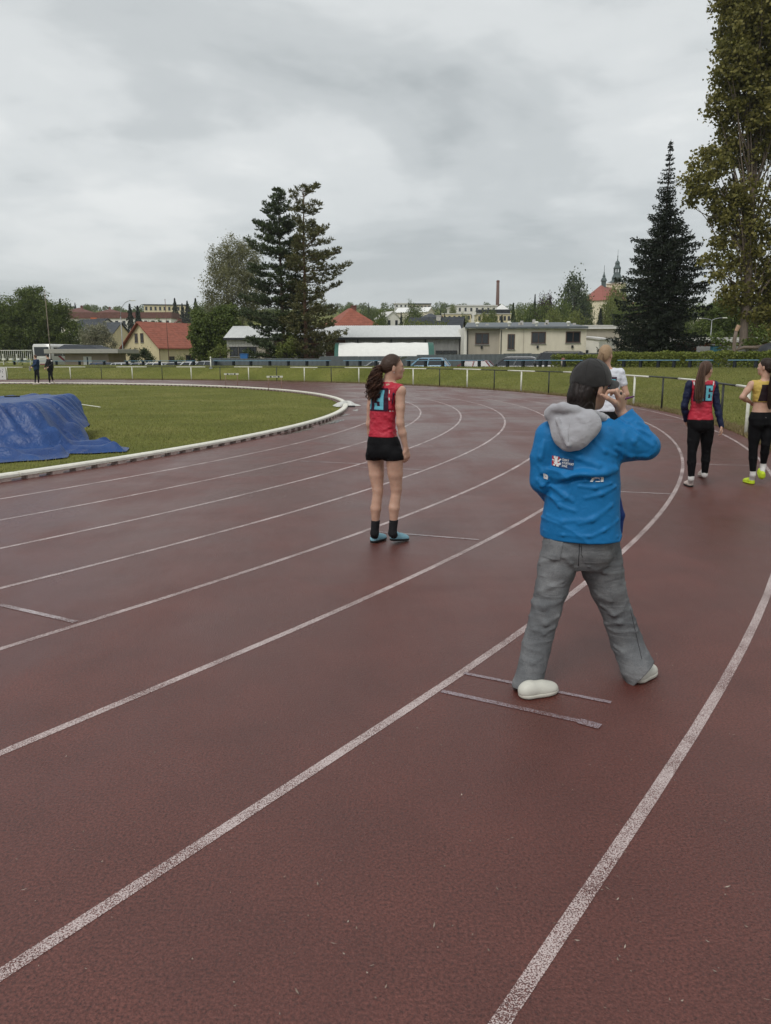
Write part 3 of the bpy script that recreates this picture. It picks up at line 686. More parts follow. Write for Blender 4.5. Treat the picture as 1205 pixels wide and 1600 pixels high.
MB().hexa([(-.26, -.2, 0), (.26, -.2, 0), (.26, .2, 0), (-.26, .2, 0), (-.32, -.25, 1.9), (.32, -.25, 1.9), (.32, .25, 1.9), (-.32, .25, 1.9)]).build('body', M_BIN, t)
MB().box((-.35, -.28, 1.9), (.35, .28, 1.97)).build('lid', M_BIN, t, bevel=.02)

# ================================================================== buildings
GLASS = glassmat(); M_FRAME_W = M('frame_white', (0.6, 0.6, 0.57), .5, .08); M_FRAME_B = M('frame_brown', (0.09, 0.055, 0.04), .6, .15); M_FRAME_D = M('frame_dark', (0.03, 0.032, 0.035), .5, .1)
def wallmat(name, col, var=.12): return M(name, col, .85, var, 1.2, .25, 30, .2, streak=(1, 1, .35))
def roofmat(name, col, rows=7.0, var=.25):
    if name in MATS: return MATS[name]
    m, t, bs = newmat(name); co = t.nodes.new('ShaderNodeTexCoord').outputs['Object']
    n = tex(t, 'ShaderNodeTexNoise', co, Scale=1.6, Detail=6.0, Roughness=.65).outputs['Fac']
    w = tex(t, 'ShaderNodeTexWave', co, Scale=rows * .16, Distortion=.4); w.bands_direction = 'Z'
    c = rmp(t, n, [(.3, tuple(k * (1 - var) for k in col)), (.7, tuple(k * (1 + var) for k in col))])
    t.links.new(c, bs.inputs['Base Color']); bs.inputs['Roughness'].default_value = .75; bs.inputs['Specular IOR Level'].default_value = .3
    bump(t, bs, w.outputs['Fac'], .6, .04); MATS[name] = m; return m
W_CREAM = wallmat('wall_cream', (0.60, 0.52, 0.33)); W_WHITE = wallmat('wall_white', (0.72, 0.70, 0.64)); W_OFF = wallmat('wall_offwhite', (0.66, 0.61, 0.50)); W_GREY = wallmat('wall_grey', (0.40, 0.36, 0.30)); W_TAUPE = wallmat('wall_taupe', (0.32, 0.265, 0.215)); W_YEL = wallmat('wall_yellow', (0.62, 0.54, 0.36)); W_BRICK = wallmat('wall_brick', (0.15, 0.06, 0.045), .25)
RF_RED = roofmat('roof_red', (0.26, 0.085, 0.055)); RF_BROWN = roofmat('roof_brownred', (0.15, 0.070, 0.058)); RF_SLATE = roofmat('roof_slate', (0.060, 0.066, 0.075)); RF_DK = roofmat('roof_dark', (0.035, 0.040, 0.048)); RF_PALE = roofmat('roof_pale', (0.58, 0.57, 0.55), 4, .1); RF_BRICKRED = roofmat('roof_church', (0.27, 0.095, 0.075), 3, .12)

def window(parent, A, ex, ez, ny, w, h, frame=M_FRAME_W, bars=1, lit=None):
    """window set in a wall: A lower-left corner; ex along wall, ny out of wall"""
    ex, ny = Vector(ex), Vector(ny); ez = Vector((0, 0, 1))
    def bx(u0, v0, u1, v1, d0, d1):
        return [A + ex * u + ez * v + ny * d for (u, v, d) in ((u0, v0, d0), (u1, v0, d0), (u1, v0, d1), (u0, v0, d1), (u0, v1, d0), (u1, v1, d0), (u1, v1, d1), (u0, v1, d1))]
    t = min(.1, w * .12); b = MB()
    b.hexa(bx(0, 0, t, h, -.04, .05)); b.hexa(bx(w - t, 0, w, h, -.04, .05)); b.hexa(bx(t, 0, w - t, t, -.04, .047)); b.hexa(bx(t, h - t, w - t, h, -.04, .047))
    for k in range(bars):
        u = t + (w - 2 * t) * (k + 1) / (bars + 1); b.hexa(bx(u - t * .35, t, u + t * .35, h - t, -.03, .044))
    f = b.build('window', frame, parent)
    MB().hexa(bx(t, t, w - t, h - t, -.03, .012)).build('pane', GLASS, f)
    if h > .9: MB().hexa(bx(-.05, -.06, w + .05, -.003, -.02, .10)).build('sill', M_GALV, f)
    return f
def house(name, label, px, Y, rz, w, l, eave_py, ridge_py, wall, roof, gable_w=(), side_w=(), chim=(), group=None, cat='house', over=.35, hip=0.0, frame=M_FRAME_W, anchor='corner', flat=False, base=None):
    """box house. local x along the gable/front wall (0..w), local y into depth (0..l). front wall at y=0, anchored by its right corner or centre"""
    o = on_ground(px, Y); ze = W(px, eave_py, Y).z - o.z; zr = W(px, ridge_py, Y).z - o.z
    t = thing(name, label, cat, o, rz, group); x0 = -w if anchor == 'corner' else -w / 2; x1 = x0 + w
    b = MB(); zb = -3.0
    if flat or hip > 0:
        b.box((x0, 0, zb), (x1, l, ze))
    else:
        xm = (x0 + x1) / 2; b.prism([(x0, zb), (x1, zb), (x1, ze), (xm, zr), (x0, ze)], 0, l)
    b.build('wall', wall, t)
    r = MB(); th = .16
    if flat:
        r.box((x0 - over, -over, ze + .003), (x1 + over, l + over, max(zr, ze + .2)))
    elif hip > 0:
        xm = (x0 + x1) / 2; e = over; m0, m1 = hip * l, l - hip * l
        V = [(x0 - e, -e, ze), (x1 + e, -e, ze), (x1 + e, l + e, ze), (x0 - e, l + e, ze), (xm, m0, zr), (xm, m1, zr)]
        r.add(V, [(0, 1, 4), (1, 2, 5, 4), (2, 3, 5), (3, 0, 4, 5), (0, 3, 2, 1)])
    else:
        xm = (x0 + x1) / 2; sl = (zr - ze) / (w / 2); e = over
        for sgn, xe in ((-1, x0), (1, x1)):
            P = [(xe + sgn * e, ze - e * sl + .01), (xm, zr + .01), (xm, zr + .01 + th * 1.2), (xe + sgn * e, ze - e * sl + .01 + th)]
            r.prism(P if sgn > 0 else P[::-1], -e, l + e)
    ro = r.build('roof', roof, t)
    for (cx, cy, cw, ch, mt) in chim:
        c = MB(); c.box((cx - cw / 2, cy - cw / 2, ze * .5), (cx + cw / 2, cy + cw / 2, ch)); c.box((cx - cw / 2 - .06, cy - cw / 2 - .06, ch + .003), (cx + cw / 2 + .06, cy + cw / 2 + .06, ch + .13))
        c.build('chimney', mt, ro)
    for (u, v, ww, hh) in gable_w: window(t, Vector((x0 + u, 0, v)), (1, 0, 0), None, (0, -1, 0), ww, hh, frame)
    for (u, v, ww, hh) in side_w: window(t, Vector((x1, u, v)), (0, 1, 0), None, (1, 0, 0), ww, hh, frame)
    return t, ze, zr
M_CHR = M('chimney_red', (0.17, 0.07, 0.05), .85, .25, 9); M_CHW = M('chimney_white', (0.5, 0.48, 0.44), .8, .15, 6); M_CHB = M('chimney_black', (0.02, 0.022, 0.028), .6, .15)
# cream gabled house
t, ze, zr = house('cream_house', 'cream gabled house with red tiled roof beside the shed', 250, 112, R_(-38), 8.6, 10.5, 541, 503, W_CREAM, RF_RED,
      gable_w=[(2.9, 3.9, .75, 1.3), (4.3, 3.9, .75, 1.3), (1.5, .6, 1.0, 1.3)], side_w=[(1.6, .7, .9, 1.2), (4.5, .2, 1.7, 1.9), (7.4, .7, .9, 1.2)], frame=M_FRAME_B, over=.5,
      chim=[(-4.3, 5.2, .7, 6.2, M_CHR)])
MB().hexa([(-2.9, 5.0, 4.02), (-2.2, 5.0, 3.3), (-2.2, 5.7, 3.3), (-2.9, 5.7, 4.02), (-2.84, 5.0, 4.10), (-2.14, 5.0, 3.38), (-2.14, 5.7, 3.38), (-2.84, 5.7, 4.10)]).build('skylight', M_FRAME_W, t)
MB().tube([(.12, -.1, -.2), (.12, -.1, ze - .2)], .05, 6).build('downpipe', M_FRAME_B, t)
# flat shed by the coach
M_FASCIA = M('fascia_grey', (0.34, 0.33, 0.29), .7, .12, 3); sh = thing('flat_shed', 'grey flat roofed changing shed with deep pale fascia beside the coach', 'shed', on_ground(170, 90)); k = 90 / F
z = lambda py: W(130, py, 90).z - sh.location.z
MB().box((-5.0, 0, -.3), (0, 6, z(552.3))).build('wall', W_TAUPE, sh); MB().box((-6.9, -1.0, z(552.2)), (1.45, 6.6, z(545.5))).build('roof', M_FASCIA, sh, bevel=.02)
MB().hexa([(-6.2, .5, z(545.4)), (-1.2, .5, z(545.4)), (-1.2, 6, z(545.4)), (-6.2, 6, z(545.4)), (-5.6, 1.5, z(538)), (-2.6, 1.5, z(538.6)), (-2.6, 5, z(538.6)), (-5.6, 5, z(538))]).build('roof_light', RF_DK, sh)
d = MB().box((-2.9, -.06, -.3), (-1.95, -.003, z(557))).build('door', M_FRAME_W, sh); MB().box((-2.5, -.09, .2), (-2.34, -.062, z(558))).build('door_glass', GLASS, d)
# warehouse
def ribbed(name, A, B, z0, z1, mat, parent, pitch=.3, dep=.03):
    A, B = Vector(A), Vector(B); d = B - A; L = d.length; d /= L; nn = Vector((d.y, -d.x, 0)); m = max(2, int(L / pitch)) * 4; V = []; Fq = []
    for k in range(m + 1):
        p = A + d * (L * k / m) + nn * (dep if (k // 2) % 2 else 0); V += [(p.x, p.y, z0), (p.x, p.y, z1)]
        if k: Fq.append((2 * k - 2, 2 * k, 2 * k + 1, 2 * k - 1))
    return obj(name, mesh_np(name, V, Fq, mat), parent)
M_RIB = M('ribbed_steel_grey', (0.22, 0.22, 0.215), .6, .12, 2, streak=(1, 1, .2)); M_RIBW = M('ribbed_steel_pale', (0.50, 0.49, 0.46), .6, .12, 2); M_RUSTW = M('rust_brown_wall', (0.085, 0.045, 0.034), .85, .3, 4); M_ROOFW = M('corrugated_pale_roof', (0.56, 0.57, 0.56), .55, .1, 1.5, streak=(3, .5, 1))
wh = thing('warehouse', 'long grey warehouse with pale corrugated roof behind the white tent', 'warehouse', on_ground(540, 84)); o = wh.location; k = 84 / F
X = lambda px: (px - 540) * k; zz = lambda py: W(540, py, 84).z - o.z
ze_, zr_ = zz(527.5), zz(513.5) + .5
MB().box((X(359), .06, -.5), (X(714), 9, ze_ - .02)).build('wall', W_GREY, wh)
ribbed('cladding', (X(541), 0, 0), (X(714), 0, 0), -.5, ze_ - .05, M_RIB, wh); ribbed('cladding', (X(359), 0, 0), (X(418), 0, 0), zz(541), ze_ - .05, M_RIBW, wh); MB().box((X(418), -.03, -.5), (X(540), .055, zz(531))).build('wall_panel', M_RUSTW, wh)
for a in (426, 462, 505): MB().box((X(a), -.06, -.5), (X(a) + .35, -.033, zz(532))).build('pilaster', W_WHITE, wh)
for i in range(3): window(wh, Vector((X(363 + i * 14), -.0, zz(556))), (1, 0, 0), None, (0, -1, 0), .88, 1.0, M_FRAME_D)
for i in range(3): window(wh, Vector((X(678 + i * 11), -.06, zz(554))), (1, 0, 0), None, (0, -1, 0), .72, .38, M_FRAME_D)
r = MB(); N = 110; V = []; Fq = []
for i in range(N * 2 + 1):
    x = X(355) + (X(722) - X(355)) * i / (2 * N); dz = .035 if i % 2 else 0
    V += [(x, -.35, ze_ + dz), (x, 5.2, zr_ + dz), (x, 10, ze_ + dz)]
    if i: b = 3 * i; Fq += [(b - 3, b, b + 1, b - 2), (b - 2, b + 1, b + 2, b - 1)]
obj('roof', mesh_np('roof', V, Fq, M_ROOFW), wh)
MB().box((X(355), -.42, ze_ - .22), (X(722), -.36, ze_ + .02)).build('gutter', M_FRAME_D, wh)
MB().prism([(0, 0), (.001, 0), (.001, .01), (0, .01)], 0, .01)
g = MB(); g.add([(X(714.5), 0, -.5), (X(714.5), 9.5, -.5), (X(714.5), 9.5, ze_), (X(714.5), 5.2, zr_ - .1), (X(714.5), 0, ze_)], [(0, 1, 2, 3, 4)]); g.build('gable_wall', M_RIBW, wh)
for a in (558, 609, 661): MB().box((X(a), -.10, ze_ - .55), (X(a) + .14, -.033, ze_ - .22)).build('bracket', M_FRAME_D, wh)
# white storage tent, arched
M_TENT = M('tent_white', (0.75, 0.75, 0.71), .5, .06, 3, .3, 12); M_TGREEN = M('tent_green', (0.04, 0.12, 0.095), .6, .15)
tn = thing('storage_tent', 'white arched storage tent with green ends behind the fence', 'tent', on_ground(601, 75)); o = tn.location; k = 75 / F
def arch(x0, x1, mat, name, rad, zt, extra=0.0, n=14, dz=0):
    V = []; Fq = []; m = 14
    for i in range(m + 1):
        x = x0 + (x1 - x0) * i / m
        for j in range(n + 1):
            a = math.pi * j / n; w = .03 * math.sin(i * 2.4 + j * .5)
            V.append((x, -math.cos(a) * (rad + extra), max(0, math.sin(a)) ** .8 * (zt + extra) + w - (.05 if j in (0, n) else 0)))
        if i:
            for j in range(n): b = (i - 1) * (n + 1) + j; Fq.append((b, b + n + 1, b + n + 2, b + 1))
    return obj(name, mesh_np(name, V, Fq, mat, True), tn)
zt = W(601, 535.5, 75 + 0).z - o.z; xa, xb = (532 - 601) * k, (667 - 601) * k
arch(xa, xb, M_TENT, 'canopy', 2.6, zt); arch(xa - .35, xa + .02, M_TGREEN, 'end_band', 2.6, zt, .02); arch(xb - .02, xb + .50, M_TGREEN, 'end_band', 2.6, zt, .02)
for xx in (xa - .33, xb + .48):
    V = [(xx, 0, 0)] + [(xx, -math.cos(math.pi * j / 14) * 2.6, max(0, math.sin(math.pi * j / 14)) ** .8 * zt) for j in range(15)]
    obj('end_wall', mesh_np('end_wall', V, [(0, 1 + j, 2 + j) for j in range(14)], M_TGREEN), tn)
# white single-storey block
wb = thing('white_block', 'cream white flat roofed block with three brown framed windows', 'building', on_ground(818, 80)); o = wb.location; k = 80 / F; rz = 0
X = lambda px: (px - 818) * k; zz = lambda py: W(818, py, 80).z - o.z
MB().box((X(781), .0, -.3), (X(913), 9, zz(514))).build('wall', W_OFF, wb); MB().box((X(731), .25, -.3), (X(781) - .003, 9, zz(513))).build('wall', W_GREY, wb); MB().box((X(727), .15, -.3), (X(731) - .003, 9, zz(511))).build('pier', W_WHITE, wb)
rf = MB(); rf.hexa([(X(727), -.3, zz(513)), (X(914), -.35, zz(513.9)), (X(908), 9, zz(500)), (X(745), 9, zz(500)), (X(727), -.3, zz(510.5)), (X(914), -.35, zz(510.5)), (X(908), 9, zz(497.5)), (X(745), 9, zz(497.5))]); rf = rf.build('roof', M('roof_felt_bluegrey', (0.115, 0.130, 0.14), .6, .2, 2), wb)
MB().hexa([(X(826), 6, zz(503)), (X(879), 6, zz(503)), (X(879), 14, zz(503)), (X(826), 14, zz(503)), (X(829), 10, zz(496.5)), (X(875), 10, zz(496.5)), (X(875), 11, zz(496.5)), (X(829), 11, zz(496.5))]).build('rear_roof', RF_SLATE, wb)
for px_, py_ in ((748, 508.5), (797, 508), (839, 508), (888, 508)): MB().lathe([(.13, -.5), (.13, .05), (.22, .08), (.24, .2), (.12, .3)], 10, (X(px_), .9, zz(py_) + .1)).build('roof_vent', M_WPAINT, rf)
for px_, py_ in ((767, 505), (819, 503), (822, 500), (841, 498), (860, 504), (862, 499), (905, 504)): MB().box((X(px_) - .14, 3, zz(py_ + 6)), (X(px_) + .14, 3.3, zz(py_ - 1))).build('roof_stack', M_CHW, rf)
for a, b_, c, d_ in ((744, 765, 538, 521), (829, 851, 537, 519.5), (881.5, 904, 536, 519)): window(wb, Vector((X(a), .25 if a < 780 else 0, zz(c))), (1, 0, 0), None, (0, -1, 0), (b_ - a) * k, (c - d_) * k, M_FRAME_B)
window(wb, Vector((X(793), 0, zz(546))), (1, 0, 0), None, (0, -1, 0), 11 * k, 23 * k, M_FRAME_B)
for px_ in (754, 839, 892): MB().box((X(px_) - .1, (.25 if px_ < 780 else 0) - .16, zz(544)), (X(px_) + .1, (.25 if px_ < 780 else 0) - .003, zz(540))).build('vent_box', M_FRAME_D, wb)
MB().tube([(X(783), -.08, -.2), (X(783), -.08, zz(516))], .045, 6).build('downpipe', M_FRAME_D, wb); MB().tube([(X(732), .1, -.2), (X(732), .1, zz(516))], .045, 6).build('downpipe', M_FRAME_D, wb)
MB().box((X(817), -.03, -.2), (X(817.7), -.003, zz(514.5))).build('joint_strip', W_GREY, wb)
# low white buildings right of it, behind the spruce
house('white_garage', 'low white garage with grey gable wall beside the cream block', 935, 84, R_(-32), 4.0, 6.0, 531, 527, W_WHITE, RF_PALE, gable_w=[(2.0, .7, .9, 1.6)], frame=M_FRAME_D, over=.15, flat=False, cat='garage')
house('red_stack_house', 'low pale roofed building with a red chimney below the church', 940, 105, R_(0), 5.5, 7, 514, 508, W_GREY, RF_PALE, chim=[(-1.0, .8, .9, 5.3, M('chimney_bright_red', (0.2, 0.035, 0.03), .7, .15))], anchor='c', flat=True, cat='building')
house('long_white_shed', 'long low white roofed shed behind the poplar and the hedge', 1160, 84, R_(6), 15, 8, 535, 527, W_BRICK, RF_PALE, anchor='c', flat=True, over=.6, cat='shed')
house('grey_roof_house', 'house with big slate roof between spruce and poplar', 1085, 150, R_(25), 12, 14, 499, 481, W_OFF, RF_SLATE, gable_w=[(9.2, 3.6, .9, 1.5)], anchor='c', hip=.25)
pf = thing('picket_fence', 'pale grey slatted fence behind the hedge under the poplar', 'fence', (0, 0, 0)); A, B = W(1090, 541, 62), W(1215, 541, 57); n = 56
pm = MB().box((-.055, -.012, 0), (.055, .012, 1.75)).build('slat', M('slat_grey', (0.27, 0.27, 0.27), .75, .2, 5), pf); me = pm.data
for i in range(n):
    p = A.lerp(B, i / (n - 1)); q = pm if i == 0 else obj('slat', me, pf); q.location = (p.x, p.y, p.z - 1.75 + random.uniform(-.03, .03))
for zz_ in (-.35, -1.3): MB().tube([A + Vector((0, .05, zz_)), B + Vector((0, .05, zz_))], .03, 4).build('rail', M_GALV, pf)
t = thing('blue_door_hut', 'small teal painted hut door panel behind the hedge', 'hut', on_ground(1119, 60)); MB().box((-.3, 0, 0), (.3, .5, 2.35)).build('body', M('teal_paint', (0.03, 0.13, 0.19), .5, .15), t); MB().hexa([(-.36, -.06, 2.353), (.36, -.06, 2.353), (.36, .56, 2.353), (-.36, .56, 2.353), (-.36, -.06, 2.42), (.36, -.06, 2.42), (.36, .56, 2.5), (-.36, .56, 2.5)]).build('roof', M_FRAME_D, t)
# cut trunk and lying log
t = thing('cut_trunk', 'sawn off tree trunk with fresh pale cut behind the hedge', 'tree stump', on_ground(1146, 56)); H = W(1146, 515, 56).z - t.location.z
MB().tube([(0, 0, -.2), (.03, 0, H * .4), (-.02, 0, H * .8), (.06, 0, H)], [.17, .14, .13, .12], 10).build('trunk', M_BARKG, t, True)
MB().tube([(.04, -.02, H - .1), (.18, -.08, H + .3)], [.13, .15], 10).build('sawn_top', M('fresh_wood', (0.42, 0.27, 0.19), .8, .2, 10), t)
MB().tube([(.1, 0, H * .55), (.5, -.1, H * .75)], [.05, .03], 6).build('branch_stub', M_BARKG, t)
t = thing('fallen_log', 'grey log lying level behind the hedge at the poplar', 'log', W(1150, 547, 57.5)); E_ = W(1192, 541.5, 57.5) - t.location
MB().tube([(0, 0, 0), E_ * .3 + Vector((0, 0, .12)), E_ * .7, E_], [.09, .12, .14, .17], 10).build('stem', M_BARKG, t, True); MB().tube([E_, E_ + Vector((.01, 0, 0))], [.165, .16], 10).build('cut_face', MATS['fresh_wood'], t); MB().tube([(0, 0, -1.9), (.02, 0, 0)], .06, 6).build('prop', M_BARK, t)
# white terrace railing with seats on the far left
tr = thing('terrace_railing', 'white terrace railing with small seats beside the coach', 'railing', on_ground(20, 88)); o = tr.location; k = 88 / F
for i in range(25): MB().tube([((-40 + i * 3 - 0) * k, 0, .6), ((-40 + i * 3) * k, 0, W(20, 548, 88).z - o.z)], .022, 4).build('baluster', M_WPAINT, tr)
for py in (547.5, 566): MB().tube([(-45 * k, -.02, W(20, py, 88).z - o.z), (30 * k, -.02, W(20, py, 88).z - o.z)], .035, 6).build('rail', M_WPAINT, tr)
for i in range(6): MB().box(((-36 + i * 11) * k, -.5, W(20, 563, 88).z - o.z), ((-36 + i * 11 + 5) * k, -.15, W(20, 560, 88).z - o.z)).build('seat', M_WPAINT, tr, bevel=.02)
for px_ in (6, 27, 47): MB().tube([((px_ - 20) * k, -.1, -.2), ((px_ - 20) * k, -.1, W(20, 553, 88).z - o.z)], .05, 6).build('post', M_WPAINT, tr)
# board on the railing at the left edge
q = C0 + Vector((math.cos(ang[-1]), math.sin(ang[-1]))) * (RFENCE - .12); q2 = C0 + Vector((math.cos(ang[-3]), math.sin(ang[-3]))) * (RFENCE - .12)
A = W(-14, 587.5, q2.y); B = W(9.5, 587.5, q2.y); bd = thing('railing_board', 'white printed board hung on the railing at the far end', 'board', (B.x, B.y, 0.02)); wid = (B - A).length
MB().box((-wid, 0, 0), (0, .03, .98)).build('panel', M_FRAME_W, bd)
for i in range(26):
    x, z = random.uniform(-wid + .05, -.12), random.uniform(.06, .85); MB().box((x, -.004, z), (x + random.uniform(.03, .1), -.001, z + random.uniform(.03, .1))).build('print', M_FRAME_D, bd)
# ================================================================== parked cars behind the bank
M_TYRE = M('tyre', (0.012, 0.012, 0.012), .85, .1); M_RIM = M('rim', (0.35, 0.35, 0.36), .35, .1, metal=.8); M_CARGL = glassmat('car_glass', (0.012, 0.016, 0.02), .05)
M_RED = M('tail_red', (0.25, 0.01, 0.012), .3, .05); M_LENS = M('headlamp_lens', (0.55, 0.55, 0.52), .2, .05)
def carpaint(name, col):
    if name in MATS: return MATS[name]
    m, t, bs = newmat(name); bs.inputs['Base Color'].default_value = (*col, 1); bs.inputs['Roughness'].default_value = .3; bs.inputs['Coat Weight'].default_value = .6; bs.inputs['Coat Roughness'].default_value = .08; MATS[name] = m; return m
def car(label, px, s, heading, paint, L=4.2, Wd=1.74, H=1.47, kind='hatch', rails=None, hatch_open=False, Y=None, group='cars parked behind the bank', dz=0.0):
    p = spot(px, s) if Y is None else on_ground(px, Y)
    t = thing('parked_car', label, 'car', (p.x, p.y, tz(p.x, p.y) + dz), heading, group); h = L / 2; w = Wd / 2
    belt = .92 if kind != 'van' else 1.05
    nose = .72 if kind != 'van' else .98
    body = MB(); body.prism([(-h, .30), (-h + .10, .20), (h - .12, .20), (h, .34), (h - .03, nose * .85), (h - .25, nose), (h * .34, belt), (-h + .12, belt + .03), (-h, .78)], -w, w)
    bo = body.build('body', paint, t, True, bevel=.05)
    f0, f1 = (h * .42, h * .12) if kind != 'van' else (h * .62, h * .36); r0, r1 = (-h + .14, -h + .55) if kind == 'hatch' else (-h + .10, -h + .28)
    wi, wt = w - .06, w - .22
    MB().hexa([(r0, -wi, belt), (f0, -wi, belt), (f0, wi, belt), (r0, wi, belt), (r1, -wt, H - .07), (f1, -wt, H - .07), (f1, wt, H - .07), (r1, wt, H - .07)]).build('windows', M_CARGL, t)
    ro = MB().hexa([(r1 - .04, -wt - .02, H - .07), (f1 + .05, -wt - .02, H - .07), (f1 + .05, wt + .02, H - .07), (r1 - .04, wt + .02, H - .07), (r1 + .15, -wt + .12, H), (f1 - .2, -wt + .12, H), (f1 - .2, wt - .12, H), (r1 + .15, wt - .12, H)]).build('roof', paint, t, True, bevel=.02)
    for sg in (-1, 1):
        for (xb, xt) in ((f0, f1), ((f0 + r0) / 2 + .1, (f1 + r1) / 2 + .1), (r0, r1)):
            MB().tube([(xb, sg * (wi + .005), belt - .02), (xt, sg * (wt + .008), H - .06)], .065, 4).build('pillar', paint, t)
        MB().box((f0 - .25, sg * (w + .02) - .05, belt), (f0 - .10, sg * (w + .16) + (.05 if sg > 0 else -.0), belt + .14)).build('mirror', paint, t, bevel=.02)
        if rails: MB().tube([(r1 + .1, sg * (wt - .05), H - .02), (r1 + .3, sg * (wt - .05), H + .05), (f1 - .3, sg * (wt - .05), H + .05), (f1 - .1, sg * (wt - .05), H - .02)], .022, 6).build('roof_rail', rails, t)
        MB().box((-h - .01, sg * (w - .20) - .12, .62), (-h + .06, sg * (w - .20) + .12, .88)).build('tail_light', M_RED, t, bevel=.01); MB().box((h - .10, sg * (w - .24) - .16, .55), (h + .005, sg * (w - .24) + .16, .70)).build('headlight', M_LENS, t, bevel=.01)
        for x in (h - .82, -h + .78):
            wh_ = thing('wheel', None, None, (0, 0, 0)); wh_.parent = t; c = Vector((x, sg * (w - .09), .31))
            ty = MB().tube([c + Vector((0, -.10, 0)), c + Vector((0, .10, 0))], .31, 16).build('tyre', M_TYRE, wh_, True); MB().tube([c + Vector((0, sg * .08, 0)), c + Vector((0, sg * .108, 0))], .20, 12).build('rim', M_RIM, wh_)
    if hatch_open:
        MB().hexa([(r1 - .06, -wt, H - .02), (r1 + .02, -wt, H - .10), (r1 + .02, wt, H - .10), (r1 - .06, wt, H - .02), (r1 - .95, -wt, H + .42), (r1 - .93, -wt, H + .34), (r1 - .93, wt, H + .34), (r1 - .95, wt, H + .42)]).build('tailgate', paint, t, bevel=.02)
    return t
CB = math.atan2(37, -50)      # along the crest, heading left-away
P_LB, P_RED, P_DK, P_BLK, P_WHT, P_SIL, P_BL = carpaint('paint_lightblue', (0.16, 0.30, 0.42)), carpaint('paint_red', (0.16, 0.025, 0.03)), carpaint('paint_anthracite', (0.045, 0.05, 0.055)), carpaint('paint_black', (0.012, 0.013, 0.016)), carpaint('paint_white', (0.55, 0.56, 0.57)), carpaint('paint_silver', (0.26, 0.27, 0.28)), carpaint('paint_blue', (0.03, 0.06, 0.14))
car('light blue hatchback parked behind the bench in front of the grey fence', 663, 7.0, CB + .35, P_LB, H=1.52, dz=.05)
car('dark red small car almost hidden behind the bank', 734, 7.0, CB + .3, P_RED, H=1.42, L=3.9, dz=-.06)
car('anthracite estate car with silver roof rails left of the black van', 795, 7.0, CB + .3, P_DK, H=1.50, L=4.5, kind='estate', rails=M_RIM, dz=.06)
car('tall black van beside the clipped hedge', 866, 7.0, CB + .32, P_BLK, H=1.93, L=4.6, Wd=1.86, kind='van', rails=P_BLK)
car('grey hatchback with its tailgate open before the white tent', 590, 7.2, CB + .25, P_SIL, H=1.40, hatch_open=True, dz=-.10)
car('silver car showing its roof above the bank by the willow shrub', 440, 7.5, CB + .3, P_SIL, H=1.44, dz=-.18)
car('white car behind the fence before the tent end', 520, 13.5, CB + .3, P_WHT, H=1.75, kind='van', L=4.8)
for px, pt, lab in ((186, P_WHT, 'white car closest to the shed wall on the car park'), (216, P_SIL, 'silver car parked between two white cars by the cream house'), (241, P_WHT, 'white car in front of the dark shrub of the cream house'), (270, P_SIL, 'silver car parked by the rusty mast'), (297, P_WHT, 'white car at the corner of the cream house'), (152, P_BL, 'dark blue car before the shed door'), (322, P_SIL, 'silver car under the bright green round tree')):
    car(lab, px, 0, CB + random.uniform(-.1, .5), pt, Y=86 - (px - 150) * .07, H=1.46, L=4.2, dz=-.28)
# coach
bus = thing('coach', 'white coach with a dark red stripe seen from behind beside the shed', 'bus', on_ground(66, 97), R_(-13)); k = 97 / F
hb = W(65, 537.5, 97).z - bus.location.z; M_BUS = carpaint('paint_coach_white', (0.58, 0.58, 0.56)); M_STR = M('coach_stripe', (0.20, 0.01, 0.03), .4, .05)
MB().prism([(-1.27, .35), (1.27, .35), (1.27, hb - .25), (1.1, hb), (-1.1, hb), (-1.27, hb - .25)], 0, 11.5).build('body', M_BUS, bus, True, bevel=.05)
MB().box((-1.03, -.03, hb - 1.45), (1.03, .03, hb - .35)).build('rear_window', GLASS, bus, bevel=.02)
MB().box((-.33, -.035, hb - 1.75), (.33, .02, hb - 1.6)).build('number_plate', M_FRAME_W, bus); MB().box((-.36, -.02, .9), (.36, .02, 1.0)).build('number_plate_trim', M_STR, bus)
for sg in (-1, 1):
    MB().box((sg * 1.1 - .09, -.03, .75), (sg * 1.1 + .09, .03, 1.25)).build('tail_light', M_RED, bus); MB().tube([(sg * 1.05 - .14, 2.8, .48), (sg * 1.05 + .14, 2.8, .48)], .48, 16).build('wheel', M_TYRE, bus, True); MB().tube([(sg * 1.05 - .14, 9, .48), (sg * 1.05 + .14, 9, .48)], .48, 16).build('wheel', M_TYRE, bus, True)
    for i in range(6): MB().box((sg * 1.27 - .02, .6 + i * 1.75, hb - 1.45), (sg * 1.27 + .02, .6 + i * 1.75 + 1.65, hb - .4)).build('side_window', GLASS, bus)
MB().box((-1.0, .4, .25), (1.0, 11, .36)).build('chassis', M_TYRE, bus)
V = [(1.285, .3, hb - .9), (1.285, .8, hb - .9), (1.285, 4.5, .5), (1.285, 3.9, .5)]; obj('stripe', mesh_np('stripe', V, [(0, 1, 2, 3)], M_STR), bus)

